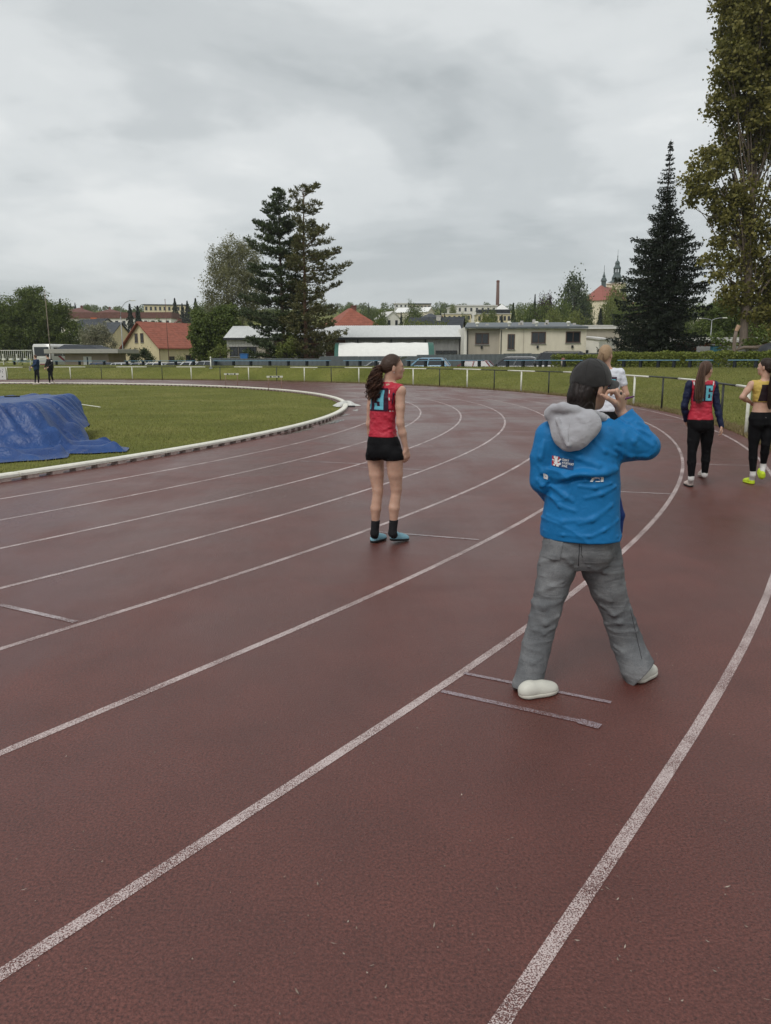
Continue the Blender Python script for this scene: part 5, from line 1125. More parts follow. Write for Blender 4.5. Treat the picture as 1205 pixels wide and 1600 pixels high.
def surface(prims, step, cuts=(), subs=(), disp=None):
    lo = np.min([p[1] for p in prims], 0) - 3 * step - .03; hi = np.max([p[2] for p in prims], 0) + 3 * step + .03
    n = np.ceil((hi - lo) / step).astype(int) + 1; ax = [lo[i] + step * np.arange(n[i]) for i in range(3)]
    Fd = np.full(n, .25, np.float32)
    def box(l, h):
        i0 = np.clip(((l - lo) / step).astype(int), 0, n - 1); i1 = np.clip(np.ceil((h - lo) / step).astype(int) + 1, 1, n); return tuple(slice(a, b) for a, b in zip(i0, i1))
    for fn, l, h, k in prims:
        s = box(l - .04, h + .04); P = np.stack(np.meshgrid(ax[0][s[0]], ax[1][s[1]], ax[2][s[2]], indexing='ij'), -1)
        d = fn(P); o = Fd[s]; hh = np.maximum(k - np.abs(o - d), 0) / k; Fd[s] = np.minimum(o, d) - hh * hh * k * .25
    for fn, l, h, k in subs:
        s = box(l - .03, h + .03); P = np.stack(np.meshgrid(ax[0][s[0]], ax[1][s[1]], ax[2][s[2]], indexing='ij'), -1)
        Fd[s] = np.maximum(Fd[s], -fn(P))
    if disp is not None or len(cuts):
        near = np.abs(Fd) < .09; I = np.argwhere(near); P = lo + I * step; v = Fd[near].astype(float)
        if disp is not None: v = v + disp(P)
        for c in cuts: v = np.maximum(v, c(P))
        Fd[near] = v
        if len(cuts):
            far = Fd <= -.09; I = np.argwhere(far)
            if len(I):
                P = lo + I * step; v = Fd[far].astype(float)
                for c in cuts: v = np.maximum(v, c(P))
                Fd[far] = v
    # naive surface nets
    S = Fd < 0; cnt = np.zeros(n - 1, np.int8)
    for a in (0, 1):
        for b in (0, 1):
            for c in (0, 1): cnt += S[a:n[0] - 1 + a, b:n[1] - 1 + b, c:n[2] - 1 + c]
    mask = (cnt > 0) & (cnt < 8); I = np.argwhere(mask); idx = np.full(n - 1, -1, np.int32); idx[mask] = np.arange(len(I))
    acc = np.zeros((len(I), 3)); num = np.zeros(len(I)); cr = [(a, b, c) for a in (0, 1) for b in (0, 1) for c in (0, 1)]
    for A in cr:
        for ax_ in range(3):
            if A[ax_]: continue
            B = list(A); B[ax_] = 1; fa = Fd[I[:, 0] + A[0], I[:, 1] + A[1], I[:, 2] + A[2]]; fb = Fd[I[:, 0] + B[0], I[:, 1] + B[1], I[:, 2] + B[2]]
            x = (fa < 0) != (fb < 0); t = np.where(x, fa / np.where(x, fa - fb, 1), 0); p = np.array(A, float)[None] + t[:, None] * (np.array(B) - np.array(A))[None]
            acc += p * x[:, None]; num += x
    V = lo + (I + acc / num[:, None]) * step; Q = []
    for ax_ in range(3):
        o1, o2 = [(1, 2), (2, 0), (0, 1)][ax_]; sa = [slice(1, -1)] * 3; sb = [slice(1, -1)] * 3; sa[ax_] = slice(0, -1); sb[ax_] = slice(1, None)
        a, b = S[tuple(sa)], S[tuple(sb)]; E = np.argwhere(a != b); off = np.ones(3, int); off[ax_] = 0; E = E + off
        inside = S[E[:, 0], E[:, 1], E[:, 2]]; q = []
        for d1, d2 in ((-1, -1), (0, -1), (0, 0), (-1, 0)):
            e = E.copy(); e[:, o1] += d1; e[:, o2] += d2; q.append(idx[e[:, 0], e[:, 1], e[:, 2]])
        q = np.stack(q, 1); q[~inside] = q[~inside][:, ::-1]; Q.append(q)
    Q = np.concatenate(Q); Q = Q[(Q >= 0).all(1)]
    return V, Q
def relax(V, Q, it=1):
    for _ in range(it):
        acc = np.zeros_like(V); num = np.zeros(len(V))
        for k in range(4):
            for j in (1, 3): np.add.at(acc, Q[:, k], V[Q[:, (k + j) % 4]]); np.add.at(num, Q[:, k], 1)
        V = .5 * V + .5 * acc / np.maximum(num, 1)[:, None]
    return V
class Fig:
    def __init__(s, name, label, base, group=None, cat='person'):
        s.o = Vector((base[0], base[1], 0)); s.t = thing(name, label, cat, s.o, 0, group); s.bv = {}
    def part(s, name, prims, mat, step, cuts=(), subs=(), disp=None, parent=None, it=1, label=None):
        V, Q = surface(prims, step, cuts, subs, disp); V = relax(V, Q, it)
        s.bv[name] = BVHTree.FromPolygons([tuple(v) for v in V], [tuple(q) for q in Q])
        o = obj(name, mesh_np(name, V - np.array(s.o), Q, mat, True), parent or s.t)
        if label: o['label'] = label
        return o
    def cast(s, name, px, py):
        d = ray(px, py).normalized(); h = s.bv[name].ray_cast(Vector((0, 0, CH)), d); return h[0], h[1]
    def drape(s, name, on, polys, org, eu, ev, dr, mat, off=.004, parent=None, dens=8):
        """flat shapes (quads in u,v) laid on the garment: each point is dropped along dr onto it"""
        b = MB(); org, eu, ev, dr = Vector(org), Vector(eu), Vector(ev), Vector(dr).normalized()
        for q in polys:
            (u0, v0), (u1, v1), (u2, v2), (u3, v3) = q; N = dens; V = []; ok = True; Fs = []
            for i in range(N + 1):
                for j in range(N + 1):
                    x, y = i / N, j / N; u = (u0 * (1 - x) + u1 * x) * (1 - y) + (u3 * (1 - x) + u2 * x) * y; v = (v0 * (1 - x) + v1 * x) * (1 - y) + (v3 * (1 - x) + v2 * x) * y
                    p = org + eu * u + ev * v - dr * .5; h = s.bv[on].ray_cast(p, dr)
                    V.append(None if h[0] is None or h[3] > .9 else h[0] - dr * off - s.o)
            Fs = [f for f in [(i * (N + 1) + j, (i + 1) * (N + 1) + j, (i + 1) * (N + 1) + j + 1, i * (N + 1) + j + 1) for i in range(N) for j in range(N)] if all(V[k] is not None for k in f)]
            b.add([v if v is not None else Vector((0, 0, 0)) for v in V], Fs)
        me = bpy.data.meshes.new(name); me.from_pydata([tuple(p) for p in b.v], [], b.f); me.materials.append(mat)
        bm = bmesh.new(); bm.from_mesh(me); bmesh.ops.delete(bm, geom=[v for v in bm.verts if not v.link_faces], context='VERTS'); bm.to_mesh(me); bm.free(); me.shade_smooth()
        return obj(name, me, parent or s.t)
def clothmat(name, col, rough=.75, var=.12, weave=420.0, fold=.25, fscale=9.0, spec=.25, sheen=0.0, streak=None):
    if name in MATS: return MATS[name]
    m, t, bs = newmat(name); co = t.nodes.new('ShaderNodeTexCoord').outputs['Object']
    n = tex(t, 'ShaderNodeTexNoise', co, Scale=6.0, Detail=6.0, Roughness=.65).outputs['Fac']
    t.links.new(rmp(t, n, [(.28, tuple(c * (1 - var) for c in col)), (.72, tuple(min(1, c * (1 + var)) for c in col))]), bs.inputs['Base Color'])
    bs.inputs['Roughness'].default_value = rough; bs.inputs['Specular IOR Level'].default_value = spec; bs.inputs['Sheen Weight'].default_value = sheen
    w = tex(t, 'ShaderNodeTexNoise', co, Scale=weave, Detail=2.0).outputs['Fac']; b1 = bump(t, bs, w, .25, .001)
    fo = tex(t, 'ShaderNodeTexNoise', co, Scale=fscale, Detail=4.0, Roughness=.55, Distortion=1.0).outputs['Fac']; bump(t, bs, fo, fold, .03, b1)
    MATS[name] = m; return m
def skinmat(name, col):
    if name in MATS: return MATS[name]
    m, t, bs = newmat(name); co = t.nodes.new('ShaderNodeTexCoord').outputs['Object']
    n = tex(t, 'ShaderNodeTexNoise', co, Scale=14.0, Detail=6.0, Roughness=.6).outputs['Fac']
    t.links.new(rmp(t, n, [(.3, (col[0] * .86, col[1] * .80, col[2] * .78)), (.7, tuple(min(1, c * 1.08) for c in col))]), bs.inputs['Base Color'])
    bs.inputs['Roughness'].default_value = .52; bs.inputs['Specular IOR Level'].default_value = .35; bs.inputs['Subsurface Weight'].default_value = .12; bs.inputs['Subsurface Radius'].default_value = (.012, .005, .003)
    f = tex(t, 'ShaderNodeTexNoise', co, Scale=320.0, Detail=2.0).outputs['Fac']; bump(t, bs, f, .15, .001); MATS[name] = m; return m
def hairmat(name, a, b):
    if name in MATS: return MATS[name]
    m, t, bs = newmat(name); g = t.nodes.new('ShaderNodeNewGeometry'); co = t.nodes.new('ShaderNodeTexCoord').outputs['Object']
    mp = t.nodes.new('ShaderNodeMapping'); mp.inputs['Scale'].default_value = (1, 1, .12); t.links.new(co, mp.inputs[0])
    n = tex(t, 'ShaderNodeTexNoise', mp.outputs[0], Scale=180.0, Detail=3.0).outputs['Fac']
    f = mth(t, 'ADD', mth(t, 'MULTIPLY', g.outputs['Random Per Island'], .5), mth(t, 'MULTIPLY', n, .6), True)
    t.links.new(rmp(t, f, [(.25, a), (.85, b)]), bs.inputs['Base Color']); bs.inputs['Roughness'].default_value = .48; bs.inputs['Specular IOR Level'].default_value = .22
    bump(t, bs, n, .5, .004); MATS[name] = m; return m
SKIN = skinmat('skin', (0.50, 0.315, 0.235)); SKIN2 = skinmat('skin_tanned', (0.44, 0.265, 0.19))
C_RED = clothmat('red_jersey', (0.43, 0.022, 0.045), .55, .10, 500, .35, 14, .35); C_MAROON = clothmat('dark_maroon_panel', (0.040, 0.010, 0.028), .6, .15, 500, .3, 14); C_BLACK = clothmat('black_lycra', (0.006, 0.006, 0.007), .7, .2, 500, .2, 12, .10); C_NAVY = clothmat('navy_sleeve', (0.010, 0.015, 0.045), .6, .2, 500, .3, 16)
C_NUM = clothmat('number_light_blue', (0.13, 0.42, 0.52), .6, .08); C_WHITE = clothmat('white_shirt', (0.62, 0.64, 0.70), .7, .05, 400, .35, 12); C_TRIM = clothmat('white_trim', (0.62, 0.60, 0.60), .6, .05)
C_BLUE = clothmat('blue_jacket_nylon', (0.008, 0.145, 0.365), .55, .08, 600, .12, 30, .22, .0); C_GREYH = clothmat('grey_hoodie', (0.36, 0.36, 0.385), .9, .14, 250, .25, 18, .15, .3); C_CAP = clothmat('black_cap_cotton', (0.026, 0.025, 0.025), .85, .25, 300, .2, 18, .2, .15)
def jeansmat():
    m, t, bs = newmat('grey_denim'); co = t.nodes.new('ShaderNodeTexCoord').outputs['Object']
    n = tex(t, 'ShaderNodeTexNoise', co, Scale=5.0, Detail=7.0, Roughness=.62).outputs['Fac']; n2 = tex(t, 'ShaderNodeTexNoise', co, Scale=300.0, Detail=2.0).outputs['Fac']
    mp = t.nodes.new('ShaderNodeMapping'); mp.inputs['Scale'].default_value = (.35, .35, 1.6); t.links.new(co, mp.inputs[0]); n3 = tex(t, 'ShaderNodeTexNoise', mp.outputs[0], Scale=11.0, Detail=5.0, Distortion=1.0).outputs['Fac']
    c = rmp(t, n, [(.28, (0.082, 0.086, 0.092)), (.5, (0.130, 0.134, 0.140)), (.72, (0.215, 0.218, 0.222))]); c = mixc(t, 1.0, c, rmp(t, n2, [(.3, .75), (.7, 1.25)]), 'MULTIPLY')
    t.links.new(c, bs.inputs['Base Color']); bs.inputs['Roughness'].default_value = .9; bs.inputs['Specular IOR Level'].default_value = .15
    b1 = bump(t, bs, n2, .3, .001); bump(t, bs, n3, .45, .02, b1); return m
C_JEANS = jeansmat(); SH_BLUE = clothmat('shoe_light_blue', (0.22, 0.42, 0.50), .5, .12, 200, .1); SH_WHITE = clothmat('shoe_white_leather', (0.55, 0.54, 0.48), .45, .06, 90, .08); SH_NEON = clothmat('shoe_neon', (0.48, 0.62, 0.03), .5, .1, 200, .1); SH_CREAM = clothmat('shoe_cream', (0.50, 0.42, 0.38), .6, .15, 200, .1); SOLE_D = M('sole_dark', (0.018, 0.016, 0.016), .8, .2); SOLE_W = M('sole_white', (0.50, 0.48, 0.42), .6, .1)
C_SOCKB = clothmat('black_sock', (0.014, 0.014, 0.016), .9, .2, 200, .2, 30); C_SOCKW = clothmat('white_sock', (0.58, 0.57, 0.55), .9, .06, 200, .2, 30); C_YEL = clothmat('yellow_top', (0.50, 0.36, 0.09), .6, .1)
H_DARK = hairmat('hair_dark_brown', (0.012, 0.008, 0.006), (0.060, 0.036, 0.026)); H_CURL = hairmat('hair_curly_brown', (0.016, 0.008, 0.006), (0.105, 0.050, 0.032)); H_BROWN = hairmat('hair_brown', (0.045, 0.024, 0.016), (0.170, 0.100, 0.068)); H_BLOND = hairmat('hair_blond', (0.16, 0.098, 0.058), (0.36, 0.25, 0.155)); H_VDARK = hairmat('hair_black_brown', (0.006, 0.004, 0.004), (0.030, 0.018, 0.015)); M_EYE = M('eye_dark', (0.015, 0.010, 0.008), .3, .05); M_BROW = M('brow', (0.03, 0.018, 0.013), .8, .1); M_LIP = skinmat('lip', (0.36, 0.14, 0.12))
def frame(az, tilt=0.0):
    a = R_(az); f = V3((math.sin(a) * math.cos(tilt), math.cos(a) * math.cos(tilt), math.sin(tilt))); r = V3((math.cos(a), -math.sin(a), 0)); u = np.cross(r, f); return r, f, u
def head_prims(c, fr, s=1.0):
    r, f, u = fr; A = [r, f, u]; c = V3(c); at = lambda x, y, z: c + s * (r * x + f * y + u * z)
    P = [ell(at(0, -.010, .022), np.array((.073, .094, .088)) * s, A, .02), ell(at(0, .026, -.030), np.array((.058, .066, .086)) * s, A, .03), ell(at(0, .048, -.078), np.array((.038, .042, .032)) * s, A, .03), ell(at(0, .076, -.094), np.array((.018, .016, .016)) * s, A, .02),
         cone(at(0, .086, .006), at(0, .107, -.030), .008 * s, .0125 * s, .014), ell(at(0, .098, -.036), np.array((.016, .010, .008)) * s, A, .008), ell(at(0, .078, .020), np.array((.048, .014, .010)) * s, A, .02), ell(at(0, .086, -.060), np.array((.021, .010, .010)) * s, A, .012)]
    for q in (-1, 1): P += [ell(at(q * .036, .062, -.028), np.array((.020, .018, .020)) * s, A, .02), ell(at(q * .074, -.012, -.016), np.array((.009, .019, .031)) * s, A, .006), cone(at(q * .078, -.018, .008), at(q * .076, -.008, -.042), .007 * s, .007 * s, .006)]
    return P, at
def face_bits(fig, at, fr, s):
    r, f, u = fr
    for q in (-1, 1):
        o = V3(fig.o)
        fig.part('eye', [ell(at(q * .031, .0735, .000), np.array((.0135, .009, .0075)) * s, [r, f, u])], M_EYE, .003, it=0)
        fig.part('eyebrow', [cone(at(q * .016, .0895, .0165), at(q * .046, .076, .018), .0035, .003)], M_BROW, .003, it=0)
    fig.part('lips', [cone(at(-.014, .0945, -.0605), at(.014, .0945, -.0605), .006 * s, .006 * s), ], M_LIP, .003, it=0)
def hand_prims(w, d, n, side, curl=.5, s=1.0, spread=1.0):
    w = V3(w); d = unit(d); n = V3(n); n = unit(n - d * (n @ d)); l = np.cross(d, n) * side; P = []
    for i, (lat, ln, kk) in enumerate(((.030, .066, .082), (.010, .074, .087), (-.010, .069, .084), (-.028, .054, .076))):
        k = w + d * kk * s + l * lat * spread * s; P.append(cone(w + l * lat * .5 * s, k, .015 * s, .0115 * s, .012)); a = .12 + curl * .35; p = k
        for j, fr_ in enumerate((.45, .32, .23)):
            dd = d * math.cos(a) + n * math.sin(a); q = p + dd * ln * fr_ * 1.05 * s; P.append(cone(p, q, (.0098 - .0011 * j) * s, (.0090 - .0011 * j) * s, .004)); p = q; a += curl * (.75 + .12 * i)
    b = w + d * .028 * s + l * .026 * s; q = b + unit(d * .75 + l * .62 + n * .35) * .042 * s; P += [cone(w + d * .01, b, .016 * s, .014 * s, .012), cone(b, q, .0125 * s, .0105 * s, .008), cone(q, q + unit(d * .92 + l * .15 + n * .45) * .034 * s, .0100 * s, .0080 * s, .004)]
    return P
def shoe(fig, heel, toe, mat, solem, step=.005, w=.042, h=.085, up=None, fat=1.0, name='shoe'):
    """heel and toe: points on the sole line"""
    he, to = V3(heel), V3(toe); d = unit(to - he); z = V3((0, 0, 1)) if up is None else unit(up); z = unit(z - d * (z @ d)); r = np.cross(d, z); A = [r, d, z]; L = np.linalg.norm(to - he)
    at = lambda x, y, q: he + r * x + d * y * L + z * q
    P = [cone(at(0, .15, .030), at(0, .30, .036), w * .80, w * .84, .02), cone(at(0, .30, .036), at(0, .55, .032), w * .84, w * .80, .02), cone(at(0, .52, .030), at(0, .80, .016), w * .80, w * .62, .03), ell(at(0, .72, .024), (w * 1.0, L * .27, .030 * fat), A, .03), cone(at(0, .20, .04), at(0, .24, h), w * .70, w * .66, .03)]
    sp = plane(at(0, 0, .016), -z); o = fig.part(name, P, mat, step, cuts=[sp])
    P2 = [ell(at(0, .18, .014), (w * .90, L * .18, .026), A, .04), ell(at(0, .45, .014), (w * .80, L * .28, .026), A, .05), ell(at(0, .70, .014), (w * 1.08, L * .31, .030), A, .05)]
    fig.part('sole', P2, solem, step, cuts=[plane(at(0, 0, .020), z), plane(at(0, 0, 0), -z)], parent=o, it=0)
    # lacing on the instep
    for k in range(3):
        q = at(0, .42 + .08 * k, .066 - .009 * k); fig.part('lace', [cone(q - r * w * .42, q + r * w * .42, .004, .004)], solem if solem is SOLE_W else C_TRIM, .004, parent=o, it=0)
    return o
def strands(fig, name, path, spread, n, rad, mat, curl=0.0, turns=4.0, seed=1, m=22, taper=.35, parent=None, flat=None):
    rg = random.Random(seed); path = [Vector(p) for p in path]; V = []; Fs = []; k = 4
    def pos(t):
        x = t * (len(path) - 1); i = min(int(x), len(path) - 2); f = x - i; p0, p1, p2, p3 = path[max(i - 1, 0)], path[i], path[i + 1], path[min(i + 2, len(path) - 1)]
        return .5 * ((2 * p1) + (p2 - p0) * f + (2 * p0 - 5 * p1 + 4 * p2 - p3) * f * f + (3 * p1 - p0 - 3 * p2 + p3) * f ** 3)
    for s in range(n):
        a = rg.uniform(0, 6.28); q = math.sqrt(rg.random()); ph = rg.uniform(0, 6.28); tn = turns * rg.uniform(.8, 1.25); cu = curl * rg.uniform(.5, 1.3); end = rg.uniform(.72, 1.0); base = len(V); rr = rad * rg.uniform(.7, 1.3)
        for j in range(m + 1):
            t = j / m * end; c = pos(t); d = (pos(min(t + .02, 1)) - pos(max(t - .02, 0))).normalized(); x = d.cross(Vector((.3, .9, .1))).normalized(); y = d.cross(x)
            sp = float(np.interp(t, np.linspace(0, 1, len(spread)), spread)); g = t ** .5
            p = c + (x * math.cos(a) + y * math.sin(a)) * sp * q + (x * math.cos(ph + tn * 6.28 * t) + y * math.sin(ph + tn * 6.28 * t)) * cu * g
            w = rr * (1 - (1 - taper) * (j / m) ** 2)
            for e in range(k): b = 6.28 * e / k; V.append(tuple(p + (x * math.cos(b) + y * math.sin(b)) * w - fig.o))
            if j:
                for e in range(k): A = base + (j - 1) * k + e; B = base + (j - 1) * k + (e + 1) % k; Fs.append((A, B, B + k, A + k))
    return obj(name, mesh_np(name, V, Fs, mat, True), parent or fig.t)
def tabs(Y0): return lambda px, py, dy=0.0: V3(W(px, py, Y0 + dy))
def digits(txt, w, h, sw, gap):
    """block numerals from strokes as quads in (u, v), v downwards from 0"""
    S = {'1': [(.0, .16, .30, .0, 'd'), (.34, 0, .66, 1)], '2': [(0, 0, 1, .18), (.66, .18, 1, .44), (0, .42, 1, .58), (0, .58, .34, .84), (0, .82, 1, 1)], '3': [(0, 0, 1, .18), (.62, .18, 1, .82), (.28, .42, .62, .58), (0, .82, 1, 1), (0, .66, .32, .82), (0, .18, .32, .30)], '6': [(0, 0, 1, .17), (0, .17, .36, .83), (.36, .42, 1, .57), (.64, .57, 1, .83), (0, .83, 1, 1), (.64, .17, 1, .32)]}
    out = []; x = 0
    for c in txt:
        cw = w * (.55 if c == '1' else 1)
        for st in S[c]:
            u0, v0, u1, v1 = st[:4]
            if len(st) == 5: out.append(((x + cw * .02, -h * .16), (x + cw * .34, 0), (x + cw * .34, -h * .20), (x + cw * .02, -h * .30)))
            else: out.append(((x + cw * u0, -h * v0), (x + cw * u1, -h * v0), (x + cw * u1, -h * v1), (x + cw * u0, -h * v1)))
        x += cw + gap
    return [tuple((u - (x - gap) / 2, v) for u, v in q) for q in out]

# ------------------------------------------------------------------ athlete 13
def athlete13():
    Y = 6.93; j = tabs(Y); r, f, u = frame(36); fg = Fig('person', 'athlete in red vest number 13 and black shorts standing with arms down', j(602, 852), 'people on the track')
    hf = frame(74, -.03); hs = .93; hc = j(614.3, 573.2, -.01); HP, hat = head_prims(hc, hf, hs)
    nb = j(606, 602); body = HP + chain([hat(0, -.02, -.06), nb], [.050, .056], .03)
    sec = lambda px, py, a, b, dy=0.0: (j(px, py, dy), a, b)
    tor = [sec(601, 713, .140, .105), sec(601, 704, .152, .112), sec(600, 692, .150, .108), sec(598, 675, .118, .086), sec(598, 660, .108, .080), sec(599, 640, .114, .084), sec(601, 622, .126, .086), sec(603, 608, .128, .066), sec(604, 601, .09, .05)]
    body += [loft(tor, r, f, .03)]
    shR, elR, wrR = j(625.5, 611, -.10), j(625.5, 661, -.13), j(634.5, 701, -.10); shL, elL, wrL = j(583, 611, .10), j(578, 662, .13), j(584, 700, .20)
    for s_, e_, w_, sd in ((shR, elR, wrR, 1), (shL, elL, wrL, -1)):
        body += chain([j(605, 605), s_], [.055, .050], .04) + chain([s_, s_ * .5 + e_ * .5, e_, e_ * .62 + w_ * .38, w_], [.046, .040, .033, .034, .021], .02)
        body += hand_prims(w_, V3((.06, .02, -1)) + f * .15, -r * sd * 0.8 + f * .2, -sd, .75, .95)
    hipL, hipR = j(586.5, 712, .08), j(616, 712, -.08); knL, knR = j(590.5, 770, .05), j(619.5, 768, -.04); anL, anR = j(585.5, 833, .06), j(613.5, 833, -.04)
    heL, toL = V3(G(579.5, 847)), V3(G(599, 846)); heR, toR = V3(G(608.5, 848.5)), V3(G(628, 852)); 
    heL = V3(G(581, 849)); heR = V3(G(610.5, 850)); toL = heL + frame(34)[1] * .225; toR = heR + frame(48)[1] * .225; heL[2] = .004; heR[2] = .030; toL[2] = toR[2] = .004
    for hp, kn, an in ((hipL, knL, anL), (hipR, knR, anR)):
        mid = hp * .5 + kn * .5; cf = kn * .62 + an * .38; body += chain([hp, mid, kn * .92 + hp * .08, kn, cf - f * .012, an * .75 + kn * .25, an], [.080, .067, .050, .045, .049, .033, .029], .012)
    fg.part('body', body, SKIN, .0075); face_bits(fg, hat, hf, hs)
    # vest with cap shoulders
    inf = lambda L, e: [(c, a + e, b + e) for c, a, b in L]
    vest = [loft(inf([sec(598.5, 690, .140, .104)] + tor[3:8], .010), r, f, .03)] + chain([j(605, 604), shR * .92 + j(605, 605) * .08], [.060, .060], .04) + chain([j(605, 604), shL * .92 + j(605, 605) * .08], [.060, .060], .04)
    def wr(P): return .0045 * vnoise(P * (1, 1, 2.2), 22) + .003 * vnoise(P, 50)
    v = fg.part('vest', vest, C_RED, .006, cuts=[plane(j(598, 682), (0, 0, -1)), lambda Q: np.where(Q[:, 2] > j(600, 630)[2], np.abs((Q - j(604, 605)) @ r) - .172 + .5 * (V3(j(600, 605))[2] - Q[:, 2]), -1)], subs=[ell(nb + f * .03 + V3((0, 0, .055)), (.075, .075, .06))], disp=wr)
    back = j(600, 605) - f * .02
    fg.drape('number_panel', 'vest', [((-.125, -.005), (.095, -.005), (.100, -.205), (-.125, -.205))], back, r, (0, 0, 1), f, C_MAROON, .004, v, 14)
    fg.drape('number', 'vest', digits('13', .092, .17, 0, .026), back + r * -.022 + V3((0, 0, -.022)), r, (0, 0, 1), f, C_NUM, .008, v, 5)
    fg.drape('trim', 'vest', [((.100 + .004, -.02), (.112, -.02), (.112, -.05), (.104, -.05)), ((.104, -.085), (.112, -.085), (.112, -.11), (.104, -.11)), ((.100, -.200), (.150, -.205), (.150, -.212), (.100, -.208))], back, r, (0, 0, 1), f, C_TRIM, .006, v, 3)
    fg.part('armhole_trim', [cone(shR * .80 + j(605, 605) * .20 + V3((0, 0, .055)), shR * .80 + j(605, 605) * .20 - f * .06 + V3((0, 0, -.03)), .006, .006), cone(shR * .80 + j(605, 605) * .20 - f * .06 + V3((0, 0, -.03)), shR * .66 + j(605, 605) * .34 - f * .055 + V3((0, 0, -.12)), .006, .006)], C_MAROON, .004, parent=v)
    sh = [loft(inf([sec(601, 714, .150, .108), sec(601, 705, .160, .118), sec(599.5, 690, .148, .106), sec(598.5, 681, .126, .094)], .008), r, f, .03), ell(j(592, 706, .03) - f * .055, (.080, .070, .080)), ell(j(612, 706, -.05) - f * .055, (.080, .070, .080))] + chain([hipL, hipL * .6 + knL * .4], [.090, .080], .014) + chain([hipR, hipR * .6 + knR * .4], [.090, .080], .014)
    fg.part('shorts', sh, C_BLACK, .007, cuts=[plane(j(602, 718.5), V3((0, 0, -1)) + r * .06), plane(j(602, 681), (0, 0, 1))])
    for an, kn, he, to in ((anL, knL, heL, toL), (anR, knR, heR, toR)):
        top = an * .66 + kn * .34; fg.part('sock', chain([top, an, he * .8 + to * .2 + V3((0, 0, .05))], [.041, .037, .036], .02), C_SOCKB, .005, cuts=[plane(top - V3((0, 0, .005)), (0, 0, 1))]); shoe(fg, he, to, SH_BLUE, SOLE_D, .0045, .041, .062)
    # hair: smooth cap, curly tail
    A = hf; cap = [ell(hat(0, -.014, .024), np.array((.081, .102, .098)) * hs, A), ell(hat(0, -.07, .0), np.array((.055, .045, .055)) * hs, A, .03)]
    fg.part('hair', cap, H_DARK, .005, cuts=[plane(hat(0, .045, .055), unit(A[1] * .75 - A[2] * .62)), plane(hat(0, -.005, -.03), unit(-A[2] + A[1] * .9))], disp=lambda P: .0018 * np.sin(((P - hc) @ A[2]) * 420 + 8 * vnoise(P, 30)))
    root = V3(hat(0, -.105, -.012)); pth = [root + A[1] * .03, root + V3((-.025, 0, -.01)), root + V3((-.055, -.02, -.07)), root + V3((-.075, -.03, -.15)), root + V3((-.085, -.03, -.23)), root + V3((-.085, -.03, -.29))]
    strands(fg, 'ponytail', pth, [.018, .030, .048, .058, .050, .028], 120, .0056, H_CURL, .027, 4.5, 3, 44)
    fg.part('hair_tie', [cone(root - A[1] * .005 + V3((0, 0, .01)), root - A[1] * .012 - V3((0, 0, .015)), .022, .022)], C_BLACK, .005)
    fg.part('headband', [ell(hat(0, -.012, .030), np.array((.0835, .104, .099)) * hs, A)], H_BROWN, .004, cuts=[plane(hat(0, .030, .04), unit(A[1] * .8 - A[2] * .5)), plane(hat(0, .018, .04), -unit(A[1] * .8 - A[2] * .5))])
    fg.part('collar_tag', [cone(nb + f * .06 + r * .035, nb + f * .08 + r * .02 + V3((0, 0, -.01)), .010, .008)], C_TRIM, .004)
    fg.part('earring', [ell(hat(.080, -.012, -.052), (.005, .005, .005))], C_TRIM, .003)
athlete13()
